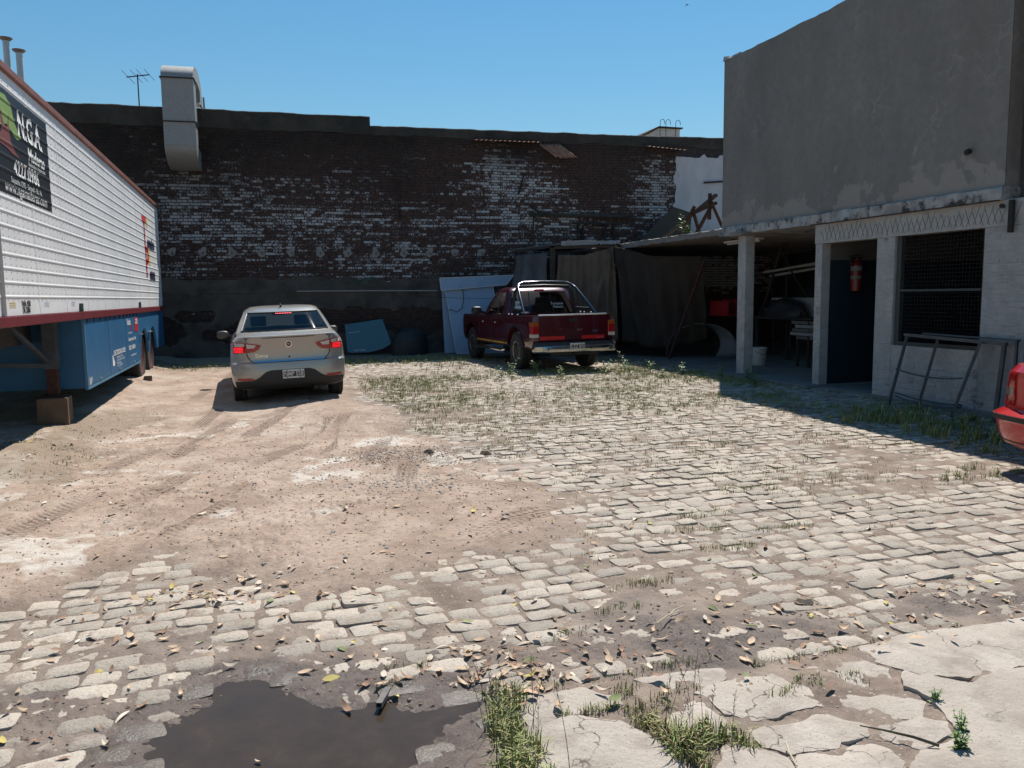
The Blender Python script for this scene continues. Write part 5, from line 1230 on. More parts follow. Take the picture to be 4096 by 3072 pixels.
m2 = MB(); m2.box((9.54, 13.7, 2.70), (9.58, 13.74, 2.737)); m2.box((9.54, 14.3, 2.70), (9.58, 14.34, 2.737)); wbuild(m2, 'bracket', IRON, lamp)
pst2 = thing('rusty_post', 'rust red iron post leaning among the dark tarpaulins', 'post', (9.3, 15.6, .155))
m2 = MB(); m2.bar((9.15, 16.2, .156), (9.45, 15.2, 2.4), .05, .05); wbuild(m2, 'shaft', RUST, pst2)
# fire extinguisher on the partition
fe = thing('fire_extinguisher', 'red fire extinguisher hanging on the blue wall inside the doorway', 'extinguisher', (9.28, 10.49, 1.63))
m2 = MB(); m2.lathe([(.06, 0), (.085, .015), (.088, .04), (.088, .40), (.075, .45), (.04, .485), (.03, .50), (.03, .53), (0, .532)], 20); m2.build('cylinder', pmat('extinguisher_red', (.12, .010, .008), rough=.35), fe, smooth=40)
m2 = MB(); m2.lathe([(.0895, .33), (.0895, .40)], 20); m2.build('label_band', PLANKG, fe); m2 = MB(); m2.lathe([(.0895, .20), (.0895, .25)], 20); m2.build('label_band', PLANKG, fe)
m2 = MB(); m2.box((-.14, -.02, .52), (.10, .02, .545)); m2.box((-.12, -.018, .56), (.06, .018, .575)); m2.tube([(-.03, 0, .53), (-.14, -.02, .50), (-.14, -.03, .40)], .012, 6); m2.box((-.03, .0, .3), (.03, .11, .34)); m2.build('valve', IRON, fe)
# leaning iron frame below the window
fr_ = thing('iron_frame', 'grey iron frame with sagging rungs leaning below the wire window', 'frame', (8.4, 8.1, .06))
STEEL = pmat('grey_angle_iron', (.11, .117, .125), (.075, .08, .085), scale=8, rough=.6, metal=.4)
for (a, b_, w) in (((8.36, 8.76, .03), (8.56, 8.67, 1.03), .045), ((8.40, 8.30, .03), (8.58, 8.18, .99), .04), ((8.36, 7.72, .03), (8.56, 7.52, 1.0), .05), ((8.30, 7.66, .03), (8.50, 7.46, 1.0), .035), ((8.60, 7.3, .05), (8.60, 7.22, 1.0), .05), ((8.62, 7.08, .05), (8.62, 7.08, 1.03), .03)): m2 = MB(); m2.bar(a, b_, w, .03); wbuild(m2, 'leg', STEEL, fr_)
m2 = MB(); m2.bar((8.55, 8.70, 1.035), (8.55, 7.15, .985), .05, .04); m2.bar((8.62, 8.45, 1.06), (8.62, 7.05, 1.03), .06, .02); wbuild(m2, 'top_bar', STEEL, fr_)
for (z0, sag, za) in ((.57, .05, .54), (.24, .03, .20), (.20, .05, .17)):
    m2 = MB(); n = 8; m2.tube([(8.43, 8.71-(1.07)*i/n, z0+(za-z0)*i/n-sag*4*(i/n)*(1-i/n)) for i in range(n+1)], .012, 6); wbuild(m2, 'rung', STEEL, fr_)
# pale blue insulated panels by the back wall
LB = pmat('pale_blue_panel', (.28, .40, .55), (.25, .365, .51), scale=3, rough=.5, bump=.05, bscale=6, col3=(.20, .30, .42), scale3=3, c3=(.6, .8)); LBE = pmat('panel_edge', (.52, .58, .60), rough=.5)
def flat_panel(name, label, corners, th, seed=0, edge=True):
    """board through four world corners (bl, br, tr, tl), thickness away from the yard"""
    c = [Vector(p) for p in corners]; n_ = (c[1]-c[0]).cross(c[3]-c[0]).normalized()
    if n_.y < 0: n_ = -n_
    t = thing(name, label, 'panel', tuple(c[0])); m3 = MB(); m3.add(c+[p+n_*th for p in c], [(0, 1, 2, 3), (7, 6, 5, 4), (0, 4, 5, 1), (1, 5, 6, 2), (2, 6, 7, 3), (3, 7, 4, 0)]); wbuild(m3, 'board', LB, t)
    if edge:
        m3 = MB()
        for a, b_ in ((0, 1), (1, 2), (2, 3), (3, 0)): m3.bar(c[a]-n_*.003, c[b_]-n_*.003, .018, .012, up=n_)
        wbuild(m3, 'edge_trim', LBE, t)
    return t
p1 = flat_panel('insulated_panel', 'large pale blue panel standing behind the red pickup', [(5.26, 20.55, .13), (6.55, 20.5, .13), (6.35, 20.75, 1.92), (5.04, 20.8, 1.84)], .06)
m2 = MB(); m2.tube([(5.50, 20.72, 1.86), (5.52, 20.68, 1.55), (5.46, 20.66, 1.32), (5.30, 20.65, 1.22), (5.16, 20.66, 1.30), (5.10, 20.68, 1.26)], .010, 6); wbuild(m2, 'cable', IRON, p1)
flat_panel('insulated_panel', 'narrow pale blue panel laid lengthwise across the tops of the others', [(4.92, 20.72, 1.80), (6.7, 20.66, 1.93), (6.92, 20.66, 2.19), (4.89, 20.74, 2.12)], .05)
flat_panel('insulated_panel', 'dull blue panel edge leaning left of the large pale blue panel', [(5.02, 20.86, .13), (5.5, 20.86, .13), (5.3, 20.98, 1.8), (5.0, 20.98, 1.8)], .04, edge=False)
# teal windscreen glass and black mudguard against the wall
ws = thing('windscreen', 'teal blue windscreen glass leaning against the wall right of the silver car', 'windscreen', (3.0, 21.1, .15), (R(-9), 0, WALL_ROT))
out = [(-.52, .08), (-.40, .055), (.05, .06), (.40, .14), (.60, .25), (.62, .30), (.42, .93), (-.1, .86), (-.56, .80)]
m2 = MB(); m2.prism(out, -.004, .004, Matrix(((1, 0, 0, 0), (0, 0, 1, 0), (0, 1, 0, 0), (0, 0, 0, 1)))); m2.build('glass', pmat('teal_glass', (.012, .115, .165), (.015, .10, .15), scale=2, rough=.25, spec=.6), ws)
cm = Matrix(((1, 0, 0, 0), (0, 0, -1, -.008), (0, 1, 0, 0), (0, 0, 0, 1)))
text_mesh('Luneta Corsa', .05, cm @ Matrix.Translation((-.32, .60, 0)) @ Matrix.Rotation(.10, 4, 'Z'), WHT, 'lettering', ws)
text_mesh('AUV Cristal', .06, cm @ Matrix.Translation((-.20, .12, 0)) @ Matrix.Rotation(.03, 4, 'Z'), WHT, 'lettering', ws)
heap('black_tub', 'black plastic tub upturned against the wall beside the teal glass', 'tub', (4.1, 21.0, .12), .50, .28, .66, BLKP, 30, rough=.07)
wi = thing('hanging_wire', 'thin wire strung along the wall towards the blue panels', 'wire', (4.5, 21.2, 1.7))
m2 = MB(); m2.tube([(4.4, 21.1, 1.66), (5.2, 20.6, 1.60), (6.0, 20.4, 1.57), (7.0, 20.5, 1.60)], .005, 5); wbuild(m2, 'wire', IRON, wi)
# ------------------------------------------------------------------ vehicles: bodies lofted from plan-view rings
def interp(tab, z, col):
    if z <= tab[0][0]: return tab[0][col]
    for a, b_ in zip(tab, tab[1:]):
        if z <= b_[0]: t = (z-a[0])/(b_[0]-a[0]); return a[col]+(b_[col]-a[col])*t
    return tab[-1][col]
def ring(zr, zf, w, yr, yf, cr, cf, n_end=18, n_side=14, p=4.5, bow=.05):
    """closed plan outline: rear (yr) -> right side -> front (yf) -> left side; z runs zr..zf along y"""
    pts = []
    def endpt(t, y0, c, sgn):      # t in -1..1 across the car
        a = min(1, abs(t)); return y0+sgn*(c*(1-(1-a**p)**(1/p))+bow*a*a)
    ts = [-math.cos(math.pi*i/n_end) for i in range(n_end+1)]
    ts = [math.copysign(abs(t)**.75, t) for t in ts]
    for t in ts: pts.append((t*w, endpt(t, yr, cr, 1)))
    ya, yb = yr+cr+bow, yf-cf-bow
    for i in range(1, n_side): pts.append((w, ya+(yb-ya)*i/n_side))
    for t in ts[::-1]: pts.append((t*w, endpt(t, yf, cf, -1)))
    for i in range(1, n_side): pts.append((-w, yb+(ya-yb)*i/n_side))
    return [(x, y, zr+(zf-zr)*max(0, min(1, (y-yr)/(yf-yr)))) for x, y in pts]
def loft(rings, cap0=True, cap1=True, skip=None):
    m3 = MB(); n = len(rings[0]); v = [p for r_ in rings for p in r_]; f = []
    for i in range(len(rings)-1):
        for k in range(n):
            if skip and skip(i, k, n): continue
            f.append((i*n+k, i*n+(k+1) % n, (i+1)*n+(k+1) % n, (i+1)*n+k))
    if cap0: f.append(tuple(range(n-1, -1, -1)))
    if cap1: f.append(tuple((len(rings)-1)*n+k for k in range(n)))
    m3.add(v, f); return m3
def patch(parent, name, poly, surf, mat, off=.006, depth=.02, dx=.06, dz=.06):
    """solid plate on a rear surface: poly in (x,z), surf(x,z)->y"""
    bm = bmesh.new(); bm.faces.new([bm.verts.new((x, 0, z)) for x, z in poly])
    xs = [p[0] for p in poly]; zs = [p[1] for p in poly]
    x = min(xs)+dx
    while x < max(xs)-.004: bmesh.ops.bisect_plane(bm, geom=bm.verts[:]+bm.edges[:]+bm.faces[:], plane_co=(x, 0, 0), plane_no=(1, 0, 0)); x += dx
    z = min(zs)+dz
    while z < max(zs)-.004: bmesh.ops.bisect_plane(bm, geom=bm.verts[:]+bm.edges[:]+bm.faces[:], plane_co=(0, 0, z), plane_no=(0, 0, 1)); z += dz
    for v in bm.verts: v.co.y = surf(v.co.x, v.co.z)-off
    be = [e for e in bm.edges if e.is_boundary]; ex = bmesh.ops.extrude_edge_only(bm, edges=be)
    for g_ in ex['geom']:
        if isinstance(g_, bmesh.types.BMVert): g_.co.y += depth
    bmesh.ops.recalc_face_normals(bm, faces=bm.faces)
    me = bpy.data.meshes.new(name); bm.to_mesh(me); bm.free(); me.materials.append(mat)
    if sum(p.normal.y*p.area for p in me.polygons) > 0: me.flip_normals()
    smooth_angle(me, 35); return link(name, me, parent)
def seam(parent, pts, surf, w=.006, name='shut_line', mat=None, off=.003):
    m3 = MB()
    P = [Vector((x, surf(x, z)-off, z)) for x, z in pts]
    m3.tube(P, w, 5); return m3.build(name, mat or BLKT, parent)
BLKT = pmat('black_trim', (.014, .014, .015), rough=.5); DPLAS = pmat('dark_bumper_plastic', (.022, .022, .022), (.03, .03, .03), scale=30, rough=.65)
CHR = pmat('chrome', (.62, .62, .61), rough=.14, metal=1.0); SEAT = pmat('seat_cloth', (.045, .048, .05), rough=.9)
LRED = pmat('tail_red', (.33, .008, .012), rough=.12, coat=.6); LCLR = pmat('tail_clear', (.55, .50, .46), rough=.15, coat=.6)
LLIT = pmat('lit_brake', (.9, .03, .03), emit=(1.0, .02, .03), estr=.75, rough=.2); LHOT = pmat('lit_bulb', (1, .3, .3), emit=(1.0, .2, .22), estr=1.6, rough=.2)
LAMB = pmat('amber_lens', (.30, .075, .01), rough=.15, coat=.6)
PLATE = pmat('plate_black', (.012, .013, .016), rough=.4); PLW = pmat('plate_white', (.66, .66, .62), rough=.4)
ALLOY = pmat('alloy', (.42, .41, .39), rough=.32, metal=.8)
def plate(parent, s, x, z, y, w=.30, h=.13, tilt=0):
    t = MB(); t.box((x-w/2, y-.010, z-h/2), (x+w/2, y, z+h/2)); o = t.build('number_plate', PLW, parent, bevel=.004)
    t = MB(); t.box((x-w/2+.010, y-.0125, z-h/2+.026), (x+w/2-.010, y-.0095, z+h/2-.026)); t.build('plate_field', PLATE, o)
    text_mesh(s, h*.70, Matrix(((1, 0, 0, x), (0, 0, -1, y-.0145), (0, 1, 0, z-.002), (0, 0, 0, 1))), PLW, 'plate_text', o, sx=.80, bold=.001)
    t = MB()
    for q in (-.3, .3):
        for zz_ in (-1, 1): t.box((x+q*w-.012, y-.0125, z+zz_*(h/2-.014)-.004), (x+q*w+.012, y-.0095, z+zz_*(h/2-.014)+.004))
    t.build('plate_bolt', BLKT, o); return o

# ---------------------------------------------- silver saloon, seen from behind
def car_paint(name, c, c2, rough=.28, metal=.35, dust=(.40, .35, .29)):
    return pmat(name, c, c2, scale=140, rough=rough, metal=metal, coat=.75, contrast=(.4, .6), col3=dust, scale3=1.3, c3=(.62, .95))
SILV = car_paint('champagne_silver', (.34, .325, .295), (.40, .38, .345))
car = thing('saloon_car', 'silver grey saloon car seen from behind with its brake lights lit', 'car', (.61, 13.23, .045), (0, R(-1.6), R(.9)))
#        z     w     yr    cr
SB = [(.225, .70, -.60, .26), (.25, .775, -.675, .30), (.29, .815, -.725, .32), (.36, .835, -.752, .32), (.46, .845, -.757, .32), (.56, .85, -.752, .32), (.635, .853, -.735, .32), (.66, .852, -.70, .32), (.70, .85, -.692, .33), (.80, .845, -.690, .34), (.90, .832, -.698, .35), (.97, .80, -.708, .35), (1.015, .77, -.722, .34), (1.035, .745, -.725, .32)]
rings = [ring(z, z*(.95 if z > .5 else 1), w, yr, 3.52 if z < .7 else 3.42-(z-.7)*1.1, cr, .5) for z, w, yr, cr in SB]
def sedan_rear(x, z):
    w = interp(SB, z, 1); a = min(1, abs(x)/w); return interp(SB, z, 2)+interp(SB, z, 3)*(1-(1-a**4.5)**(1/4.5))+.05*a*a
# deck then greenhouse
GH = [(1.055, .98, .735, -.66, 3.0, .30, .5), (1.085, 1.0, .745, -.38, 2.35, .26, .35), (1.10, 1.005, .735, -.35, 2.28, .26, .33), (1.24, 1.20, .675, -.141, 1.90, .26, .3), (1.375, 1.365, .605, .06, 1.52, .26, .28), (1.425, 1.42, .57, .17, 1.40, .28, .3), (1.462, 1.462, .50, .40, 1.25, .3, .3), (1.478, 1.478, .30, .70, 1.1, .2, .2)]
g_rings = [ring(*q, p=3.0 if 0 < i_ < 6 else 4.5, bow=.12 if 0 < i_ < 6 else .05) for i_, q in enumerate(GH)]
allr = rings+g_rings; nb_ = len(rings); NPT = len(rings[0])
def is_glass(i, k, n):
    if i not in (nb_+2, nb_+3): return False     # between base and top of the windows
    x, y = allr[i][k][0], allr[i][k][1]; x2 = allr[i][(k+1) % n][0]; w = max(abs(p[0]) for p in allr[i]); xm = (x+x2)/2
    ys = [p[1] for p in allr[i]]; rear = y < min(ys)+.33; front = y > max(ys)-.33
    if rear and abs(xm) < w*.90: return True
    if front and abs(xm) < w*.90: return True
    if abs(xm) > w*.985 and min(ys)+.55 < y < max(ys)-.45: return True
    return False
body = loft(allr, True, True, is_glass).build('body', SILV, car, smooth=28)
GLS = glass_mat('car_glass', (.50, .56, .56))
gl = MB(); n = NPT
for i in (nb_+2, nb_+3):
    for k in range(n):
        if is_glass(i, k, n): gl.add([allr[i][k], allr[i][(k+1) % n], allr[i+1][(k+1) % n], allr[i+1][k]], [(0, 1, 2, 3)])
gl.build('window_glass', GLS, car, smooth=40, weld=True)
def gsurf(x, z):     # rear screen surface
    z0, z1 = GH[2][0], GH[4][0]; t = (z-z0)/(z1-z0); tab = [(q[0], q[2], q[3], q[5]) for q in GH]
    w = interp(tab, z, 1); a = min(1, abs(x)/w); return interp(tab, z, 2)+interp(tab, z, 3)*(1-(1-a**3)**(1/3))+.12*a*a
m2 = MB()   # black ceramic border of the rear screen
edge = [(-.655, 1.103), (.655, 1.103), (.545, 1.372), (-.545, 1.372)]
for a, b_ in zip(edge, edge[1:]+edge[:1]):
    P = [(a[0]+(b_[0]-a[0])*i/10, a[1]+(b_[1]-a[1])*i/10) for i in range(11)]
    m2.tube([(x, gsurf(x, z)-.004, z) for x, z in P], .012, 5)
m2.build('screen_seal', BLKT, car)
patch(car, 'high_brake_light', [(-.13, 1.348), (.13, 1.348), (.13, 1.366), (-.13, 1.366)], gsurf, LRED, .010, .012)
m2 = MB()
for k in range(10): x = -.115+.0255*k; m2.box((x-.007, gsurf(x, 1.357)-.016, 1.352), (x+.007, gsurf(x, 1.357)-.010, 1.362))
m2.build('brake_diode', LHOT, car)
# tail lamps
for s in (-1, 1):
    m_ = lambda P: [(s*x, z) for x, z in (P if s > 0 else P[::-1])]
    tl = patch(car, 'tail_lamp', m_([(.40, .905), (.43, .845), (.50, .805), (.78, .795), (.842, .80), (.838, .93), (.80, .963), (.62, .945)]), sedan_rear, LRED, .012, .03, .05, .05)
    patch(tl, 'clear_lens', m_([(.47, .905), (.50, .865), (.60, .862), (.612, .93)]), sedan_rear, LCLR, .016, .01)
    patch(tl, 'clear_lens', m_([(.635, .895), (.835, .895), (.832, .93), (.798, .955), (.635, .938)]), sedan_rear, LCLR, .016, .01)
    for k in range(4): patch(tl, 'brake_diode', m_([(.655, .808+.021*k), (.79, .808+.021*k), (.79, .820+.021*k), (.655, .820+.021*k)]), sedan_rear, LLIT, .016, .008)
    seam(tl, [(s*.622, .80), (s*.622, .945)], sedan_rear, .004, 'divider')
    patch(car, 'reflector', m_([(.50, .385), (.56, .418), (.76, .425), (.775, .40), (.70, .385)]), sedan_rear, LRED, .008, .02)
# black lower bumper insert, sill lip
arc = [(-.69, .232), (.69, .232), (.79, .285), (.80, .375), (.55, .378), (.46, .42), (.36, .50), (.28, .525), (-.28, .525), (-.36, .50), (-.46, .42), (-.55, .378), (-.80, .375), (-.79, .285)]
patch(car, 'bumper_insert', arc, sedan_rear, DPLAS, .012, .03, .04, .03)
patch(car, 'boot_trim', [(-.50, .648), (.50, .648), (.53, .662), (.50, .672), (-.50, .672), (-.53, .662)], sedan_rear, CHR, .012, .03)
seam(car, [(-.612, .80), (-.60, .74), (-.57, .69), (-.52, .655)], sedan_rear); seam(car, [(.612, .80), (.60, .74), (.57, .69), (.52, .655)], sedan_rear); seam(car, [(-.52, .643), (0, .640), (.52, .643)], sedan_rear)
seam(car, [(-.60, .955), (-.62, 1.0), (-.63, 1.03)], sedan_rear, .004); seam(car, [(.60, .955), (.62, 1.0), (.63, 1.03)], sedan_rear, .004)
seam(car, [(-.62, 1.010), (-.3, 1.008), (0, 1.007), (.3, 1.008), (.62, 1.010)], sedan_rear, .006)
em = patch(car, 'emblem', [(.052*math.cos(2*math.pi*i/24), .905+.052*math.sin(2*math.pi*i/24)) for i in range(24)], sedan_rear, CHR, .010, .02)
patch(em, 'emblem_disc', [(.037*math.cos(2*math.pi*i/20), .905+.037*math.sin(2*math.pi*i/20)) for i in range(20)], sedan_rear, pmat('emblem_dark', (.06, .02, .025), rough=.3), .014, .01)
RM = lambda x, z, off=.012, s=sedan_rear: Matrix(((1, 0, 0, x), (0, 0, -1, s(x, z)-off), (0, 1, 0, z), (0, 0, 0, 1)))
text_mesh('FIAT', .030, RM(0, .905, .0165), CHR, 'lettering', em, sx=.8)
text_mesh('Siena', .085, RM(-.40, .745, .010), CHR, 'badge_lettering', car, sx=1.05, bold=.001, conform=lambda c: Vector((c.x, sedan_rear(c.x, c.z)-.008, c.z)))
text_mesh('Attractive', .028, RM(-.30, .692, .010), CHR, 'badge_lettering', car, conform=lambda c: Vector((c.x, sedan_rear(c.x, c.z)-.008, c.z)))
text_mesh('1.4', .032, RM(.50, .785, .010), CHR, 'badge_lettering', car, conform=lambda c: Vector((c.x, sedan_rear(c.x, c.z)-.008, c.z)))
patch(car, 'boot_lock', [(.015*math.cos(t), .712+.015*math.sin(t)) for t in [2*math.pi*i/12 for i in range(12)]], sedan_rear, BLKT, .006, .01)
plate(car, 'NMP 558', .04, .455, sedan_rear(0, .455)-.006, .315, .13)
m2 = MB(); m2.tube([(-.02, .34, 1.44), (-.02, .30, 1.49), (-.03, .20, 1.525)], [.02, .012, .004], 8); m2.build('roof_aerial', BLKT, car)
for s in (-1, 1):
    m2 = MB()
    def mir(u, v):
        a = 2*math.pi*u; e = math.pi*(v-.5); sx_ = abs(math.cos(a))**.7*math.copysign(1, math.cos(a)); sz_ = abs(math.sin(a))**.7*math.copysign(1, math.sin(a))
        return (s*(.955)+.105*sx_*math.cos(e)**.5, 1.92+.07*math.sin(e), .985+.072*sz_*math.cos(e)**.5)
    m2.grid(mir, 24, 10); mo = m2.build('door_mirror', BLKT, car, smooth=60, weld=True)
    m2 = MB(); m2.lathe([(.0, 0), (.055, .0), (.058, .004)], 16, Matrix.Translation((s*.955, 1.852, .985)) @ Matrix.Diagonal((1.55, 1, 1, 1)) @ Matrix.Rotation(math.pi/2, 4, 'X')); m2.build('mirror_glass', pmat('mirror_dark', (.05, .052, .055), rough=.1), mo)
    m2 = MB(); m2.bar((s*.80, 1.93, .95), (s*.90, 1.93, .965), .05, .04); m2.build('mirror_arm', BLKT, mo)
    wheel('wheel', car, (s*.735, 0, .295), .295, .195, .19, ALLOY, 7, s, True)
    wheel('wheel', car, (s*.735, 2.51, .295), .295, .195, .19, ALLOY, 7, s, False)
    seam(car, [(s*.575, 1.425), (s*.50, 1.46)], lambda x, z: .45, .004, 'roof_seam')
    for y in (1.02,):   # front seats with head restraints
        m2 = MB(); m2.box((s*.36-.23, y, .55), (s*.36+.23, y+.14, 1.12)); m2.box((s*.36-.23, y+.1, .45), (s*.36+.23, y+.6, .62)); st_ = m2.build('seat', SEAT, car, bevel=.04, segs=3)
        m2 = MB(); m2.box((s*.36-.13, y+.01, 1.13), (s*.36+.13, y+.11, 1.30)); m2.build('head_restraint', SEAT, st_, bevel=.035, segs=3)
    m2 = MB(); m2.box((s*.36-.27, .18, .6), (s*.36+.27, .34, 1.10)); m2.build('seat', SEAT, car, bevel=.04, segs=3)
m2 = MB(); m2.box((-.70, -.3, .95), (.70, .25, 1.02)); m2.build('parcel_shelf', SEAT, car)
m2 = MB(); m2.box((-.68, 1.75, .7), (.68, 2.2, 1.0)); m2.build('dashboard', SEAT, car, bevel=.05)
m2 = MB(); m2.box((-.60, -.5, .22), (.60, 3.2, .27)); m2.tube([(.35, -.3, .24), (.36, -.72, .22)], .03, 10); m2.box((-.7, -.05, .26), (.7, .05, .32)); m2.build('underbody', DARKU, car)
m2 = MB(); m2.box((-.10, 1.55, 1.30), (.10, 1.57, 1.36)); m2.build('inner_mirror', SEAT, car, bevel=.01)

# ---------------------------------------------- dark red double-cab pickup
WINE = car_paint('wine_red', (.070, .006, .012), (.058, .005, .010), rough=.25, metal=.15, dust=(.14, .05, .045))
pk = thing('pickup_truck', 'dark red double-cab pickup with a chrome roll bar parked at the back', 'pickup truck', (6.13, 15.70, .12), (0, R(-.5), R(1.0)))
PB = [(.44, .80, -1.02, .05), (.50, .845, -1.045, .06), (.62, .865, -1.055, .06), (.80, .872, -1.058, .06), (.95, .872, -1.055, .06), (1.08, .862, -1.05, .06), (1.125, .845, -1.045, .06)]
prs = [ring(z, z*(1 if z < .9 else .97), w, yr, 3.95, cr, .25, p=8, bow=.015) for z, w, yr, cr in PB]
inn = [ring(1.13, 1.09, .80, -1.00, 3.85, .04, .2, p=8, bow=.01), ring(1.12, 1.08, .775, -.98, 3.8, .04, .2, p=8, bow=.01), ring(.62, .62, .765, -.97, 3.78, .04, .2, p=8, bow=.01)]
pbm = loft(prs+inn, True, True)
pb = pbm.build('body', WINE, pk, smooth=30)
def cut_arches(o, cyls):
    for (y, z, r) in cyls:
        m3 = MB(); m3.lathe([(r, -1.2), (r, 1.2)], 36, Matrix.Translation((0, y, z)) @ Matrix.Rotation(math.pi/2, 4, 'Y')); c = m3.build('cutter', BLKT, None)
        c.parent = o.parent; md = o.modifiers.new('arch', 'BOOLEAN'); md.object = c; md.operation = 'DIFFERENCE'; md.solver = 'EXACT'
        bpy.context.view_layer.update(); dg = bpy.context.evaluated_depsgraph_get(); me = bpy.data.meshes.new_from_object(o.evaluated_get(dg))
        o.modifiers.clear(); o.data = me; bpy.data.objects.remove(c)
    smooth_angle(o.data, 30)
cut_arches(pb, [(0, .42, .47), (3.18, .42, .47)])
PRS = lambda x, z: interp(PB, z, 2)+.06*(1-(1-min(1, abs(x)/interp(PB, z, 1))**8)**(1/8))+.015*(x/.87)**2
# cab
PC = [(1.08, 1.02, .835, .58, 2.62, .10, .3), (1.12, 1.06, .825, .60, 2.5, .10, .3), (1.14, 1.09, .815, .605, 2.42, .10, .3), (1.37, 1.37, .755, .68, 2.10, .10, .28), (1.60, 1.59, .69, .76, 1.80, .11, .25), (1.66, 1.65, .655, .82, 1.7, .14, .25), (1.70, 1.70, .57, .95, 1.55, .2, .2), (1.712, 1.712, .35, 1.1, 1.4, .15, .15)]
pcr = [ring(*q, p=6, bow=.02) for q in PC]
def pk_glass(i, k, n):
    if i not in (2, 3): return False
    x, y = pcr[i][k][0], pcr[i][k][1]; xm = (x+pcr[i][(k+1) % n][0])/2; y2 = pcr[i][(k+1) % n][1]; ym = (y+y2)/2
    w = max(abs(p[0]) for p in pcr[i]); ys = [p[1] for p in pcr[i]]
    if ym < min(ys)+.2: return abs(xm) < w*.90
    if ym > max(ys)-.35: return abs(xm) < w*.9
    return abs(xm) > w*.98 and (min(ys)+.28 < ym < min(ys)+.62 or min(ys)+.72 < ym < max(ys)-.40)
cab = loft(pcr, True, True, pk_glass).build('cab', WINE, pk, smooth=28)
gl = MB(); n = len(pcr[0])
for i in (2, 3):
    for k in range(n):
        if pk_glass(i, k, n): gl.add([pcr[i][k], pcr[i][(k+1) % n], pcr[i+1][(k+1) % n], pcr[i+1][k]], [(0, 1, 2, 3)])
gl.build('window_glass', glass_mat('pickup_glass', (.22, .25, .25)), pk, smooth=40, weld=True)
CABR = lambda x, z: interp([(q[0], q[2], q[3], q[5]) for q in PC], z, 2)+.02*(x/.8)**2
# bonnet block
m2 = loft([ring(1.04, .96, .80, 2.3, 3.88, .1, .25, p=7), ring(1.10, 1.0, .76, 2.3, 3.8, .1, .25, p=7), ring(1.13, 1.03, .6, 2.35, 3.7, .1, .2, p=7)]); m2.build('bonnet', WINE, pk, smooth=30)
# bed liner floor, tailgate, lamps
m2 = MB(); m2.box((-.76, -.96, .622), (.76, .57, .66)); m2.build('bed_floor', BLKT, pk)
m2 = MB(); m2.box((-.77, .565, .63), (.77, .60, 1.13)); m2.build('cab_back', WINE, pk)
tg = patch(pk, 'tailgate', [(-.735, .625), (.735, .625), (.735, 1.10), (-.735, 1.10)], PRS, WINE, .016, .03, .12, .12)
m2 = MB(); m2.tube([(x, PRS(x, 1.12)+.01, 1.128) for x in (-.73, -.4, 0, .4, .73)], .016, 8); m2.build('tailgate_cap', CHR, tg, smooth=True)
patch(tg, 'tailgate_handle', [(-.09, .985), (.09, .985), (.09, 1.055), (-.09, 1.055)], PRS, BLKT, .022, .02)
patch(tg, 'oval_badge', [(.46+.055*math.cos(t), .80+.026*math.sin(t)) for t in [2*math.pi*i/20 for i in range(20)]], PRS, CHR, .024, .01)
bdg = patch(tg, 'oval_badge_field', [(.46+.045*math.cos(t), .80+.019*math.sin(t)) for t in [2*math.pi*i/20 for i in range(20)]], PRS, pmat('badge_blue', (.02, .04, .12), rough=.3), .027, .006)
text_mesh('Ford', .030, RM(.46, .80, .029, PRS), CHR, 'lettering', bdg, shear=.3)
text_mesh('XLT', .05, RM(.12, .83, .020, PRS), ALLOY, 'badge_lettering', tg, sx=1.4); text_mesh('4x4', .05, RM(-.28, .86, .020, PRS), pmat('faded_decal', (.16, .07, .07), rough=.5), 'badge_lettering', tg)
RSTR = pmat('red_reflective', (.62, .012, .015), rough=.35)
patch(tg, 'reflective_strip', [(-.72, .645), (-.20, .645), (-.20, .715), (-.72, .715)], PRS, RSTR, .020, .01); s2 = patch(tg, 'reflective_strip', [(.16, .645), (.66, .645), (.66, .715), (.16, .715)], PRS, RSTR, .020, .01)
text_mesh('REFLECTIVO', .03, RM(.56, .66, .0225, PRS), pmat('strip_print', (.75, .35, .33), rough=.5), 'lettering', s2)
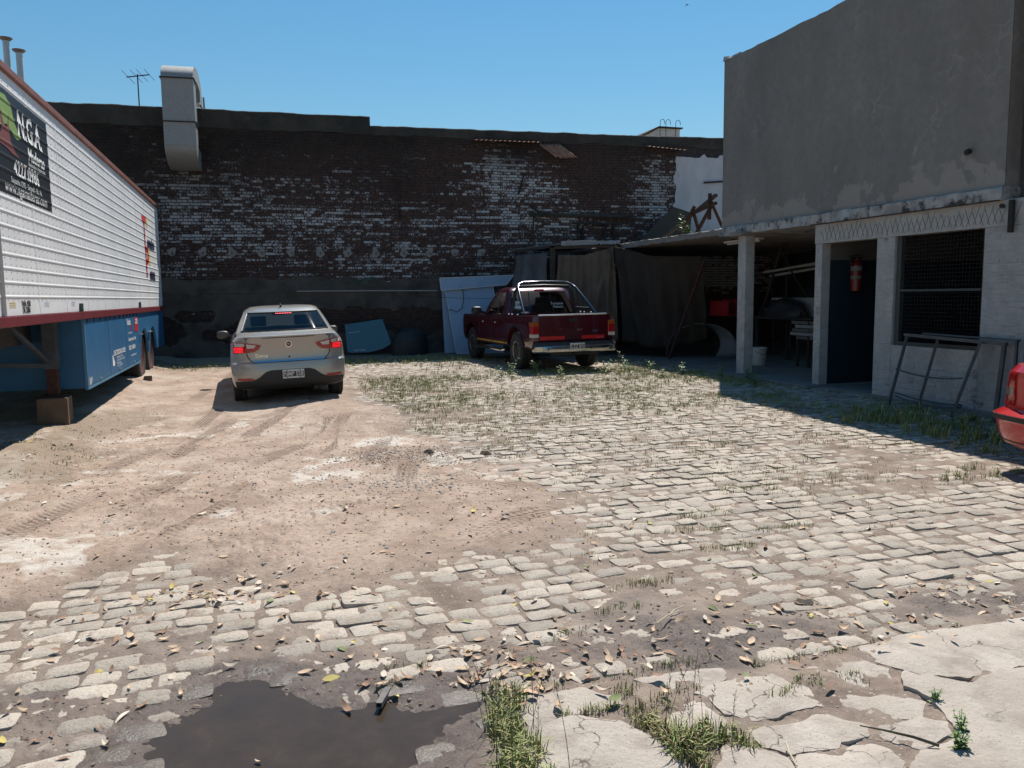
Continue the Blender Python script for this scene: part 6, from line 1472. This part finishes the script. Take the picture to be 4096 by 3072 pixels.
for s in (-1, 1):
    m_ = lambda P: [(s*x, z) for x, z in (P if s > 0 else P[::-1])]
    m2 = MB(); m2.box((s*.745 if s > 0 else -.885, -1.075, .70), (.885 if s > 0 else -.745, -.90, 1.0)); tl = m2.build('tail_lamp', LRED, pk, bevel=.012)
    xo = (.748, .888) if s > 0 else (-.888, -.748)
    m2 = MB(); m2.box((xo[0], -1.079, .925), (xo[1], -.90, 1.003)); m2.build('amber_lens', LAMB, tl, bevel=.006)
    m2 = MB(); m2.box((xo[0], -1.079, .698), (xo[1], -.92, .765)); m2.build('clear_lens', LCLR, tl, bevel=.006)
    # roll bar leg
    wheel('wheel', pk, (s*.735, 0, .385), .385, .24, .21, ALLOY, 5, s, True); wheel('wheel', pk, (s*.735, 3.18, .385), .385, .24, .21, ALLOY, 5, s, True)
    m2 = MB(); m2.tube([(s*.90, .50, .40), (s*.92, .7, .37), (s*.92, 2.5, .37), (s*.90, 2.7, .40)], .038, 8); m2.build('side_step', CHR, pk, smooth=True)
    m2 = MB(); m2.box((s*.86-.006, .5, .505), (s*.86+.006, 2.68, .535)); m2.build('gold_stripe', pmat('gold_stripe', (.55, .30, .05), rough=.4), pk)
    m2 = MB(); m2.grid(lambda u, v: (s*1.0+.12*math.copysign(abs(math.cos(2*math.pi*u))**.6, math.cos(2*math.pi*u))*math.cos(math.pi*(v-.5))**.4, 2.22+.09*math.sin(math.pi*(v-.5)), 1.20+.09*math.copysign(abs(math.sin(2*math.pi*u))**.6, math.sin(2*math.pi*u))*math.cos(math.pi*(v-.5))**.4), 20, 8); mo = m2.build('door_mirror', BLKT, pk, smooth=60, weld=True)
    m2 = MB(); m2.bar((s*.80, 2.25, 1.14), (s*.92, 2.23, 1.17), .06, .05); m2.build('mirror_arm', BLKT, mo)
    for y in (.64, 1.50, 2.42): m2 = MB(); m2.tube([(s*.873, y, .46), (s*.880, y, .8), (s*.874, y, 1.04)], .006, 5); m2.build('door_seam', BLKT, pk)
    for y in (1.42, 2.32): m2 = MB(); m2.box((s*.88-.012, y-.16, .93), (s*.88+.012, y-.03, .96)); m2.build('door_handle', BLKT if s > 0 else CHR, pk, bevel=.006)
    m2 = MB(); m2.lathe([(.48, -.012), (.505, -.012), (.505, .012), (.48, .012)], 40, Matrix.Translation((s*.872, 0, .42)) @ Matrix.Rotation(math.pi/2, 4, 'Y'), close=True)
    m2.v = [p if p[2] > .5 else (p[0]*.98, p[1], .5) for p in m2.v]; m2.build('arch_lip', BLKT, pk, smooth=40)
    for y in (-.1, .25, .45): m2 = MB(); m2.lathe([(.03, 0), (.03, .018), (.0, .03)], 8, Matrix.Translation((s*.825, y, 1.128))); m2.build('rail_cleat', CHR, pk)
rbm = MB(); pts = [(-.79, -.40, 1.13), (-.74, -.12, 1.35), (-.66, .30, 1.66), (-.60, .45, 1.75), (-.48, .50, 1.79), (0, .52, 1.80), (.48, .50, 1.79), (.60, .45, 1.75), (.66, .30, 1.66), (.74, -.12, 1.35), (.79, -.40, 1.13)]
rbm.tube(pts, .030, 12); rbo = rbm.build('roll_bar', pmat('dark_chrome', (.09, .09, .105), rough=.16, metal=1.0), pk, smooth=True)
rbm = MB(); rbm.tube([(-.74, .5, 1.13), (-.65, .52, 1.6), (-.58, .54, 1.70), (0, .55, 1.72), (.58, .54, 1.70), (.65, .52, 1.6), (.74, .5, 1.13)], .034, 10); rbm.tube([(-.76, -.30, 1.22), (-.72, .5, 1.24)], .025, 8); rbm.tube([(.76, -.30, 1.22), (.72, .5, 1.24)], .025, 8); rbm.build('rear_hoop', BLKT, pk, smooth=True)
patch(pk, 'cab_brake_light', [(-.11, 1.625), (.11, 1.625), (.11, 1.655), (-.11, 1.655)], CABR, LRED, .01, .02)
m2 = MB()
for (a, b_) in (((-.30, 1.15), (-.26, 1.585)), ((.26, 1.15), (.22, 1.585))): m2.tube([(a[0], CABR(*a)-.004, a[1]), (b_[0], CABR(*b_)-.004, b_[1])], .009, 5)
m2.build('screen_bar', BLKT, pk)
cx, cz = -.56, 1.30
dsc = patch(pk, 'speed_disc', [(cx+.105*math.cos(t), cz+.105*math.sin(t)) for t in [2*math.pi*i/28 for i in range(28)]], CABR, WHT, .010, .004)
text_mesh('110', .135, RM(cx, cz, .0125, CABR), BLKT, 'lettering', dsc, sx=.75, bold=.004)
text_mesh('Tomasino', .075, RM(.36, 1.335, .010, CABR), WHT, 'sticker', pk, bold=.001); text_mesh('Pastura', .075, RM(.38, 1.265, .010, CABR), WHT, 'sticker', pk, bold=.001)
# bumper: dark step pad over a bright bar
m2 = loft([ring(.40, .40, .86, -1.24, -1.0, .14, .02, p=5, bow=.02), ring(.43, .43, .88, -1.26, -1.0, .14, .02, p=5, bow=.02), ring(.52, .52, .88, -1.26, -1.0, .14, .02, p=5, bow=.02), ring(.535, .535, .87, -1.25, -1.0, .14, .02, p=5, bow=.02)]); bmp = m2.build('rear_bumper', pmat('dull_chrome', (.42, .42, .41), rough=.2, metal=1.0), pk, smooth=35)
m2 = loft([ring(.537, .537, .88, -1.25, -1.0, .14, .02, p=5, bow=.02), ring(.60, .60, .86, -1.22, -1.0, .14, .02, p=5, bow=.02)]); m2.build('step_pad', DPLAS, bmp, smooth=35)
m2 = MB()
for x in (-.62, .28, .74): m2.lathe([(.018, 0), (.018, .012), (0, .012)], 10, Matrix.Translation((x, -1.255+.10*(abs(x)/.88)**5, .475)) @ Matrix.Rotation(math.pi/2, 4, 'X'))
m2.build('bumper_bolt', BLKT, bmp)
plate(pk, 'CZZ 831', -.02, .515, -1.275, .31, .135)
m2 = MB(); m2.box((-.5, -1.15, .34), (.5, -1.05, .40)); m2.lathe([(.025, 0), (.03, .03), (.0, .05)], 10, Matrix.Translation((-.0, -1.2, .38))); m2.box((-.06, -1.22, .35), (.06, -1.1, .38)); m2.build('tow_bar', BLKT, pk)
m2 = MB(); m2.box((-.70, -.9, .42), (.70, 3.6, .56)); m2.tube([(-.75, 0, .385), (.75, 0, .385)], .06, 10); m2.lathe([(.0, -.14), (.13, -.08), (.13, .08), (0, .14)], 12, Matrix.Translation((.0, 0, .385))); m2.tube([(-.75, 3.18, .385), (.75, 3.18, .385)], .05, 8); m2.build('chassis', DARKU, pk)
for s in (-1, 1):
    m2 = MB(); m2.box((s*.36-.24, 1.55, .7), (s*.36+.24, 1.72, 1.30)); st_ = m2.build('seat', SEAT, pk, bevel=.04); m2 = MB(); m2.box((s*.36-.13, 1.56, 1.31), (s*.36+.13, 1.66, 1.47)); m2.build('head_restraint', SEAT, st_, bevel=.03)

# ---------------------------------------------- red car cut by the right edge
REDC = car_paint('bright_red', (.47, .010, .014), (.42, .008, .012), rough=.25, metal=.05, dust=(.40, .06, .05))
rd = thing('red_car', 'bright red car at the right edge showing its rear corner and tail lamp', 'car', (7.03, 4.66, .0), (0, 0, R(-98)))
RB = [(.20, .70, -.62, .28), (.26, .77, -.72, .32), (.36, .80, -.765, .34), (.46, .815, -.78, .34), (.475, .825, -.80, .34), (.525, .825, -.80, .34), (.54, .81, -.775, .34), (.57, .80, -.70, .34), (.66, .80, -.69, .36), (.80, .785, -.70, .38), (.90, .76, -.70, .38), (.96, .72, -.66, .36)]
rr3 = [ring(z, z, w, yr, 3.2, cr, .5) for z, w, yr, cr in RB]
RG = [(1.0, .95, .70, -.45, 2.6, .30, .4), (1.03, .97, .68, -.32, 2.3, .3, .35), (1.34, 1.34, .56, .25, 1.5, .24, .3), (1.40, 1.40, .50, .42, 1.35, .26, .3), (1.43, 1.43, .3, .7, 1.1, .2, .2)]
loft(rr3+[ring(*q) for q in RG]).build('body', REDC, rd, smooth=28)
def red_rear(x, z):
    w = interp(RB, z, 1); a = min(1, abs(x)/w); return interp(RB, z, 2)+interp(RB, z, 3)*(1-(1-a**4.5)**(1/4.5))+.05*a*a
patch(rd, 'rub_strip', [(-.822, .478), (.822, .478), (.822, .522), (-.822, .522)], red_rear, BLKT, .006, .02, .04)
patch(rd, 'lower_valance', [(-.75, .22), (.75, .22), (.77, .29), (-.77, .29)], red_rear, DPLAS, .004, .02, .05)
for s in (-1, 1):
    m_ = lambda P: [(s*x, z) for x, z in (P if s > 0 else P[::-1])]
    tl = patch(rd, 'tail_lamp', m_([(.54, .60), (.795, .60), (.785, .74), (.75, .87), (.70, .89), (.54, .88)]), red_rear, LRED, .012, .03, .04)
    patch(tl, 'clear_lens', m_([(.55, .69), (.79, .69), (.785, .755), (.55, .755)]), red_rear, pmat('smoked_lens', (.18, .13, .10), rough=.15, coat=.5), .016, .01, .04)
    for y in (0, 2.4): wheel('wheel', rd, (s*.70, y, .28), .28, .18, .18, ALLOY, 6, s, False)
patch(rd, 'rear_screen', [(-.58, 1.06), (.58, 1.06), (.50, 1.31), (-.50, 1.31)], lambda x, z: -.30+(z-1.03)*1.84+.05*(x/.7)**2, pmat('dark_glass', (.01, .012, .013), rough=.05), .01, .02)
m2 = MB(); m2.box((-.62, -.5, .2), (.62, 3, .3)); m2.build('underbody', DARKU, rd)
plate(rd, '', 0, .72, red_rear(0, .72)-.008) if False else None
# ------------------------------------------------------------------ weeds, grass, leaves and litter
GRASS = pmat('yard_grass', (.15, .20, .045), (.27, .29, .09), scale=3, rough=.7, coord='World', var=.3, col3=(.33, .28, .13), scale3=5, c3=(.52, .72))
DRYG = pmat('dry_grass', (.36, .29, .15), (.26, .22, .10), scale=5, rough=.8, coord='World', var=.25)
rg_ = random.Random(21)
def gz(x, y):
    h = dirt_fields(np.array([x], float), np.array([y], float))[0]; return float(h[0])
GPOS = []   # (x, y, count, height, spread, dry)
def tuft(x, y, n, h, sp, dry=.1): GPOS.append((x, y, n, h, sp, dry))
# joints of the cobbles
jn = 0; r2 = random.Random(77)
dens = lambda x, y: float(fbm(np.array([x*.7+4]), np.array([y*.7]), 123, 3)[0])
while jn < 7000:
    y = r2.uniform(4.2, 15.5); x = r2.uniform(1.6, 8.8)
    a = math.degrees(math.atan2(x, y))
    if a > 54: continue
    d = dens(x, y); far = min(1, max(0, (y-7)/6)); pr = .07+.95*max(0, d+.06)+.75*far*max(0, d+.32)
    if poly_sd(np.array([x]), np.array([y]), DIRT)[0] < .05: continue
    if r2.random() > pr: continue
    row = round((y-1.55)/ROWP); yj = 1.55+(row+.5)*ROWP+.05*math.sin(x*.5+.3)+r2.uniform(-.02, .02)
    tuft(x, yj, r2.randint(4, 9), r2.uniform(.022, .055)*(1+.6*far), .08, .3); jn += 1
def patch_g(x, y, rx, ry, k, n, h, sp=.04, dry=.15):
    for _ in range(k):
        a = r2.random()*6.28; q = math.sqrt(r2.random()); tuft(x+rx*q*math.cos(a), y+ry*q*math.sin(a), n, h*r2.uniform(.6, 1.2), sp, dry)
for (x, y, rx, ry, k, n, h) in ((2.05, 3.92, .22, .07, 22, 8, .05), (1.75, 3.60, .14, .05, 12, 7, .045), (3.2, 5.05, .3, .10, 26, 8, .05), (3.5, 4.55, .25, .08, 22, 8, .05), (2.9, 4.75, .3, .08, 20, 7, .045), (4.0, 5.6, .35, .1, 26, 7, .05), (2.85, 4.3, .25, .06, 18, 8, .05), (1.4, 3.42, .12, .04, 9, 6, .04), (.62, 3.35, .1, .05, 8, 7, .04), (.5, 3.2, .08, .05, 6, 7, .045),
        (1.10, 2.97, .22, .03, 10, 7, .05), (1.6, 2.96, .3, .03, 16, 7, .05), (2.3, 2.86, .3, .03, 16, 6, .045), (2.15, 2.64, .06, .06, 8, 7, .05), (1.60, 2.72, .10, .06, 10, 6, .04), (1.97, 2.58, .08, .04, 8, 6, .05), (2.35, 2.6, .06, .06, 7, 6, .045), (3.0, 2.88, .4, .03, 10, 5, .03)): patch_g(x, y, rx, ry, k, n, h)
for (x, y, rx, ry, k, n, h, dry) in ((.86, 2.62, .07, .22, 70, 12, .09, .2), (.92, 2.9, .08, .12, 30, 9, .08, .15), (.80, 2.35, .10, .15, 50, 12, .10, .2), (1.18, 2.70, .14, .025, 22, 9, .055, .3), (1.36, 2.60, .05, .12, 26, 9, .07, .3), (1.40, 2.36, .09, .14, 46, 10, .10, .45), (1.50, 2.38, .12, .07, 40, 10, .09, .2), (1.62, 2.30, .06, .05, 14, 9, .08, .2), (1.40, 2.80, .06, .05, 12, 7, .05, .5), (1.47, 2.66, .05, .05, 10, 6, .05, .5)): patch_g(x, y, rx, ry, k, n, h, .035, dry)
# along the trailer, the wall's shadow line and round the pickup
for _ in range(1300):
    x = r2.uniform(-2.9, -1.0); y = r2.uniform(6.9, 13.4)
    if poly_sd(np.array([x]), np.array([y]), GRASSL)[0] < .15 and r2.random() < .75: tuft(x, y, r2.randint(4, 8), r2.uniform(.03, .075), .06, .3)
for _ in range(900):
    x = r2.uniform(-2.0, 5.8); y = r2.gauss(18.9, .75)
    if 17.2 < y < 21.2: tuft(x, y, r2.randint(4, 8), r2.uniform(.05, .14), .10, .15)
for _ in range(420):
    x = r2.uniform(3.4, 8.6); y = r2.uniform(13.4, 17.4)
    if abs(x-6.0) < .9 and 14.6 < y: continue
    tuft(x, y, r2.randint(4, 8), r2.uniform(.05, .13), .08, .2)
for _ in range(1500):      # rank grass in the shade by the workshop
    y = r2.uniform(5.6, 12.5); x = r2.uniform(6.9, 8.35)
    d = dens(x*1.6+7, y*1.6); near = max(0, min(1, (9.4-y)/1.5)); k_ = max(0, d+.02+.28*near-.25*abs(x-7.85))
    if r2.random() < k_*2.2: tuft(x, y, r2.randint(5, 10), r2.uniform(.04, .10+.09*near), .11, .15)
for (x, y) in ((5.9, 5.35), (6.1, 5.15), (6.25, 5.5), (5.75, 5.2), (6.45, 5.3)): patch_g(x, y, .15, .1, 10, 7, .08)
for _ in range(60): tuft(-.1+r2.gauss(0, .25), 6.8+r2.gauss(0, .08), 5, .04, .06, .3)
GX_ = np.array([g_[0] for g_ in GPOS]); GY_ = np.array([g_[1] for g_ in GPOS]); GZ_ = np.minimum(dirt_fields(GX_, GY_)[0], z_base(GX_, GY_)+.01)
mg, md_ = MB(), MB()
for (x, y, n, h, sp, dry), z in zip(GPOS, GZ_):
    for _ in range(n):
        a = rg_.random()*6.283; l = h*rg_.uniform(.6, 1.25); tilt = rg_.uniform(.15, .95); bx = x+rg_.uniform(-sp, sp)*.6; by = y+rg_.uniform(-sp, sp)*.35
        w = max(.0016, l*.028)*(1.0 if y < 6 else 1.5); ca, sa = math.cos(a), math.sin(a)
        px_, py_ = -sa*w, ca*w
        l *= .8
        m1 = (bx+ca*l*tilt*.35, by+sa*l*tilt*.35, z+l*.62); tp = (bx+ca*l*tilt, by+sa*l*tilt, z+l*(1.05-tilt*.45))
        (md_ if rg_.random() < dry else mg).add([(bx-px_, by-py_, z-.006), (bx+px_, by+py_, z-.006), (m1[0]+px_*.8, m1[1]+py_*.8, m1[2]), (m1[0]-px_*.8, m1[1]-py_*.8, m1[2]), tp], [(0, 1, 2, 3), (3, 2, 4)])
tag(mg.build('grass', GRASS, None, recalc=False), 'green weeds and grass sprouting between the setts', 'grass', kind='stuff')
tag(md_.build('dry_grass', DRYG, None, recalc=False), 'straw coloured dead grass blades among the setts', 'grass', kind='stuff')

# thin seed stalks in the foreground
STALK = pmat('seed_stalk', (.12, .10, .06), (.07, .06, .045), scale=9, rough=.8)
def stalk(x, y, h, lean, az, seed, label):
    r = random.Random(seed); z0 = gz(x, y)-.01; t = thing('grass_stalk', label, 'grass', (x, y, z0), group='thin seeding grass stalks by the concrete apron'); m3 = MB(); n = 8
    P = [Vector((math.cos(az)*lean*h*(i/n)**1.7, math.sin(az)*lean*h*(i/n)**1.7, h*i/n)) for i in range(n+1)]
    m3.tube(P, [.0016*(1-.6*i/n) for i in range(n+1)], 4); m3.build('stem', STALK, t)
    m3 = MB()
    for i in range(14):
        s = .62+.37*i/14; p = P[min(n-1, int(s*n))].lerp(P[min(n, int(s*n)+1)], s*n-int(s*n)); a = r.random()*6.28; d = Vector((math.cos(a), math.sin(a), 1.2))*.006
        m3.add([p, p+d+Vector((.0015, 0, 0)), p+d*1.9, p+d-Vector((.0015, 0, 0))], [(0, 1, 2, 3)])
    m3.build('seed_head', STALK, t, recalc=False)
for k in range(22):
    u = r2.random(); x = (.82+r2.uniform(-.1, .16)) if u < .55 else 1.36+r2.uniform(-.12, .25); y = 2.45+r2.uniform(-.15, .45) if u < .55 else 2.38+r2.uniform(-.1, .2)
    stalk(x, y, r2.uniform(.16, .34), r2.uniform(.05, .35), r2.random()*6.28, 300+k, 'thin dark seeding grass stalk rising beside the broken concrete')

# broad-leaved weeds
LEAFG = pmat('weed_leaf', (.085, .16, .035), (.16, .23, .06), scale=9, rough=.55, var=.2)
def weed(x, y, h, n, seed, label, z=None, leaf=.045, group=None, cat='weed'):
    r = random.Random(seed); z0 = gz(x, y)-.01 if z is None else z; t = thing('weed_plant', label, cat, (x, y, z0), group=group); m3 = MB(); ml = MB()
    for st_ in range(n):
        a = r.random()*6.28; ln = r.uniform(.1, .5) if n > 1 else .12; hh = h*r.uniform(.55, 1)
        P = [Vector((math.cos(a)*ln*hh*s*s, math.sin(a)*ln*hh*s*s, hh*s)) for s in (0, .25, .5, .75, 1)]
        m3.tube(P, [.004, .0035, .003, .002, .001], 5)
        for i in range(int(7+6*h/.3)):
            s = .2+.8*i/(6+6*h/.3); q = min(3, int(s*4)); p = P[q].lerp(P[q+1], min(1, s*4-q)); b_ = i*2.4+r.random(); L_ = leaf*r.uniform(.7, 1.3)*(1.15-.5*s)
            d = Vector((math.cos(b_), math.sin(b_), r.uniform(.0, .7))).normalized(); sd_ = d.cross(Vector((0, 0, 1))).normalized()*L_*.24
            ml.add([p, p+d*L_*.45+sd_, p+d*L_-Vector((0, 0, L_*.2)), p+d*L_*.45-sd_], [(0, 1, 2, 3)])
    m3.build('stem', LEAFG, t); ml.build('leaves', LEAFG, t, recalc=False); return t
weed(2.42, 2.12, .10, 7, 1, 'leafy green weed growing in a crack of the concrete apron', leaf=.03)
weed(2.30, 2.02, .13, 8, 2, 'bushy green weed at the foot of the fallen twig on the concrete', leaf=.032)
weed(2.52, 2.33, .07, 5, 3, 'small sprig in the crack at the edge of the large concrete slab', leaf=.028)
pw = [(4.75, 14.35, .42, 4), (5.15, 14.25, .34, 4), (5.55, 13.9, .26, 3), (6.55, 14.1, .30, 3), (7.15, 14.4, .42, 2), (6.9, 13.7, .25, 3), (7.45, 13.9, .3, 3), (7.75, 13.2, .25, 3), (7.2, 13.0, .2, 3), (4.4, 13.9, .3, 3)]
for k, (x, y, h, n) in enumerate(pw): weed(x, y, h, n, 20+k, 'upright green weed growing from the setts round the red pickup', leaf=.09, group='weeds round the pickup')
for k, (x, y) in enumerate(((8.0, 12.3), (8.15, 11.7), (7.9, 11.2))): weed(x, y, .35, 3, 50+k, 'dark leafy weed in the shade at the foot of the white column', leaf=.09, group='weeds by the column')
weed(8.85, 15.15, .62, 1, 61, 'tall single-stemmed weed growing on the edge of the carport roof', z=2.84, leaf=.15, cat='plant'); weed(8.75, 14.75, .22, 4, 62, 'short bushy weed on the carport roof below the rusty trestle', z=2.84, leaf=.10, cat='plant')

# fallen leaves
def leaf_mat(name, a, b_): return pmat(name, a, b_, scale=20, rough=.75, var=.3)
LM = [leaf_mat('tan_leaf', (.40, .27, .17), (.50, .37, .25)), leaf_mat('brown_leaf', (.20, .11, .065), (.29, .165, .10)), leaf_mat('yellow_leaf', (.55, .44, .12), (.45, .36, .10)), leaf_mat('green_leaf', (.16, .20, .06), (.22, .26, .09)), leaf_mat('pale_leaf', (.52, .43, .33), (.58, .49, .40))]
def leaf_geo(r, L_):
    c = r.uniform(-.7, 1.5); b_ = r.uniform(-.5, .7); wv = r.uniform(.12, .27); v = []; f = []
    for i in range(6):
        s = i/5; w = wv*L_*math.sin(math.pi*min(1, s*.92+.05))**.8; x = (s-.5)*L_; zc_ = c*L_*.25*(4*(s-.5)**2)
        v += [(x, -w, zc_+abs(b_)*w), (x, 0, zc_), (x, w, zc_+b_*w)]
    for i in range(5):
        for k in range(2): a = i*3+k; f.append((a, a+1, a+4, a+3))
    return v, f
def leaf_spot():
    while True:
        u = r2.random()
        if u < .17: x, y = r2.gauss(.98, .24), r2.gauss(3.10, .17)
        elif u < .36: x, y = r2.uniform(.9, 3.9), r2.gauss(3.15, .22)
        elif u < .44: x, y = r2.gauss(-.25, .25), r2.gauss(4.6, .12)
        elif u < .64: x, y = r2.uniform(-1.1, .6), r2.uniform(2.6, 4.6)
        elif u < .84: x, y = r2.uniform(.5, 4.6), r2.uniform(3.2, 6.6)
        elif u < .93: x, y = r2.uniform(-1.2, 3), r2.uniform(4, 8)
        else: x, y = -2.0+r2.gauss(0, .4), r2.uniform(7, 10)
        if poly_sd(np.array([x]), np.array([y]), PUDDLE)[0] < .05 and r2.random() < .8: continue
        if -18 < math.degrees(math.atan2(x, y)) < 55 and math.hypot(x, y) > 2.4: return x, y
spots = [leaf_spot() for _ in range(700)]
lx = np.array([p[0] for p in spots]); ly = np.array([p[1] for p in spots]); lz = dirt_fields(lx, ly)[0]
lz = np.maximum(lz, np.where(poly_sd(lx, ly, PUDDLE) < .12, -.016, -9)); lz = np.maximum(lz, np.where(poly_sd(lx, ly, SLAB) < 0, .03, -9))
# rest on a sett where one lies under it
near_s = [i for i in ids if rr[i] < 9]
NSX = SX[near_s]; NSY = SY[near_s]; NSL = np.array([setts[i][2] for i in near_s]); NSW = np.array([setts[i][3] for i in near_s]); NSZ = topz[near_s]
for k in range(len(spots)):
    hit = (np.abs(NSX-lx[k]) < NSL*.46) & (np.abs(NSY-ly[k]) < NSW*.46)
    if hit.any(): lz[k] = max(lz[k], float(NSZ[hit].max())-.002)
order = np.argsort(np.hypot(lx, ly)); lmesh = [[None]*6 for _ in LM]
for a in range(len(LM)):
    for q in range(6):
        m3 = MB(); m3.add(*leaf_geo(r2, .030+.009*q)); lmesh[a][q] = m3.mesh('fallen_leaf', LM[a], smooth=True, recalc=False)
pick = lambda: r2.choices(range(5), (8, 4, .5, .4, 3))[0]
LLAB = ['dry tan fallen leaf', 'curled brown fallen leaf', 'yellow fallen leaf', 'green fallen leaf', 'bleached pale fallen leaf']
mls = [MB() for _ in LM]
for c, k in enumerate(order):
    a = pick(); rot = (r2.uniform(-.3, .3), r2.uniform(-.25, .25), r2.random()*6.28)
    if c < 220:
        o = link('fallen_leaf', lmesh[a][r2.randrange(6)], None, (lx[k], ly[k], lz[k]+.009), rot)
        xk, yk = lx[k:k+1], ly[k:k+1]
        where = 'floating in the muddy puddle' if poly_sd(xk, yk, PUDDLE)[0] < .0 else 'lying on the cracked concrete apron' if poly_sd(xk, yk, SLAB)[0] < 0 else 'lying on the dark mud strip by the concrete' if poly_sd(xk, yk, MUD)[0] < .05 else 'lying on the muddy setts left of the puddle' if lx[k] < 0 else 'lying on the setts beyond the puddle'
        tag(o, LLAB[a]+' '+where, 'leaf', LLAB[a].replace('leaf', 'leaves')+' '+where)
    else:
        v, f = leaf_geo(r2, r2.uniform(.028, .072)); mm = Euler(rot).to_matrix(); mls[a].add([mm @ Vector(p)+Vector((lx[k], ly[k], lz[k]+.009)) for p in v], f)
mleaf = MB()
for a, m3 in enumerate(mls): mleaf.add(m3.v, m3.f, a)
tag(mleaf.build('leaf_litter', LM, None, smooth=80, recalc=False), 'scattered dry leaf litter further across the yard', 'leaves', kind='stuff')

# clods and stones on the dirt
CLOD = pmat('earth_clod', (.21, .155, .115), (.30, .23, .18), scale=30, rough=.95, bump=.6, bscale=60, var=.3)
def rock(r, s):
    v = []; n1_, n2_ = 6, 4; f = []
    for j in range(n2_+1):
        for i in range(n1_):
            e = math.pi*(j/n2_-.5); a = 2*math.pi*i/n1_; q = s*r.uniform(.7, 1.25); v.append((q*math.cos(a)*math.cos(e), q*math.sin(a)*math.cos(e), q*.6*math.sin(e)))
    for j in range(n2_):
        for i in range(n1_): f.append((j*n1_+i, j*n1_+(i+1) % n1_, (j+1)*n1_+(i+1) % n1_, (j+1)*n1_+i))
    return v, f
m3 = MB(); cp = []
for _ in range(6000):
    u = r2.random()
    if u < .55: x, y = r2.uniform(-1.8, 2.3), r2.uniform(4.3, 11)
    elif u < .75: x, y = r2.uniform(1.0, 2.4)+r2.gauss(0, .1), 7.9+r2.gauss(0, .25)
    else: x, y = r2.uniform(-1.2, 4.2), r2.gauss(3.2, .4)
    cp.append((x, y))
cz_ = dirt_fields(np.array([p[0] for p in cp]), np.array([p[1] for p in cp]))[0]
for (x, y), z in zip(cp, cz_):
    s = .0034*(1+abs(r2.gauss(0, .9))); v, f = rock(r2, min(s, .024)); m3.add([(x+a, y+b_, z+c+s*.2) for a, b_, c in v], f)
tag(m3.build('clods', CLOD, None, recalc=False), 'crumbs and small clods of dark earth on the dirt', 'gravel', kind='stuff')
RUB = pmat('pale_rubble', (.50, .46, .41), (.38, .33, .28), scale=20, rough=.95, var=.25)
m3 = MB(); cp = []
for _ in range(1500):
    u = r2.random()
    if u < .45: x, y = r2.uniform(.7, 3.1), 7.95+r2.gauss(0, .22)
    elif u < .65: x, y = 1.2+r2.gauss(0, .35), 6.7+r2.gauss(0, .2)
    elif u < .8: x, y = r2.uniform(-2.0, -1.0), r2.uniform(6, 12)
    else: x, y = r2.uniform(-.5, 2.2), r2.uniform(4.5, 9)
    cp.append((x, y))
cz_ = dirt_fields(np.array([p[0] for p in cp]), np.array([p[1] for p in cp]))[0]
for (x, y), z in zip(cp, cz_):
    s = .005*(1+abs(r2.gauss(0, 1.0))); v, f = rock(r2, min(s, .028)); m3.add([(x+a, y+b_, z+c+s*.2) for a, b_, c in v], f)
tag(m3.build('rubble', RUB, None, recalc=False), 'crumbs of pale plaster and gravel strewn over the dirt', 'gravel', kind='stuff')
for k, (x, y, s, lb) in enumerate(((2.72, 3.38, .05, 'dark angular stone lying on the mud strip'), (1.75, 8.05, .06, 'dark lump of rubble among crumbs in the middle of the yard'), (2.3, 7.85, .06, 'brown broken brick lump in the middle of the yard'), (3.0, 8.1, .04, 'small round dark stone right of the brick lump'))):
    t = thing('rubble_stone', lb, 'stone', (x, y, gz(x, y))); m3 = MB(); v, f = rock(random.Random(k+4), s); m3.add([(a, b_, c+s*.3) for a, b_, c in v], f); m3.build('stone', CLOD, t, smooth=20, recalc=False)
pi = thing('plastic_offcut', 'grey offcut of plastic channel lying at the edge of the puddle', 'offcut', (.46, 3.10, -.002), (R(-3), 0, R(-24)))
pi.scale = (.8, .72, .75)
m3 = MB()
for (x0, x1, z0, z1) in ((-.016, .016, .0, .004), (-.016, -.012, .004, .026), (.012, .016, .004, .026), (-.016, .016, .026, .030)): m3.box((x0, -.10, z0), (x1, .10, z1))
m3.build('channel', pmat('grey_pvc', (.17, .155, .14), (.11, .10, .09), scale=14, rough=.5), pi)
tw = thing('fallen_twig', 'dark dry twig lying across the cracked concrete', 'twig', (2.12, 2.15, .035))
tw.scale = (.55, .55, .8)
m3 = MB(); m3.tube([(.22, -.18, .0), (.12, -.07, .012), (.0, .05, .015), (-.10, .16, .01)], [.008, .007, .005, .003], 6); m3.tube([(.02, .03, .014), (.10, .06, .01)], .003, 5); m3.build('stick', STALK, tw)
for k, (x, y, a, l) in enumerate(((1.72, 2.18, 1.2, .14), (1.9, 3.35, .5, .2), (2.0, 3.45, .55, .16))):
    t = thing('dry_stem', ['bleached dry stem lying on the concrete', 'long bleached dry stem lying on the mud', 'shorter dry stem lying on the mud'][k], 'twig', (x, y, gz(x, y)+.02 if k else .035), (0, 0, a)); m3 = MB(); m3.tube([(-l/2, 0, 0), (0, .005, .006), (l/2, -.004, .003)], .0035, 5); m3.build('stem', pmat('bleached_stem', (.5, .42, .3), rough=.8), t)
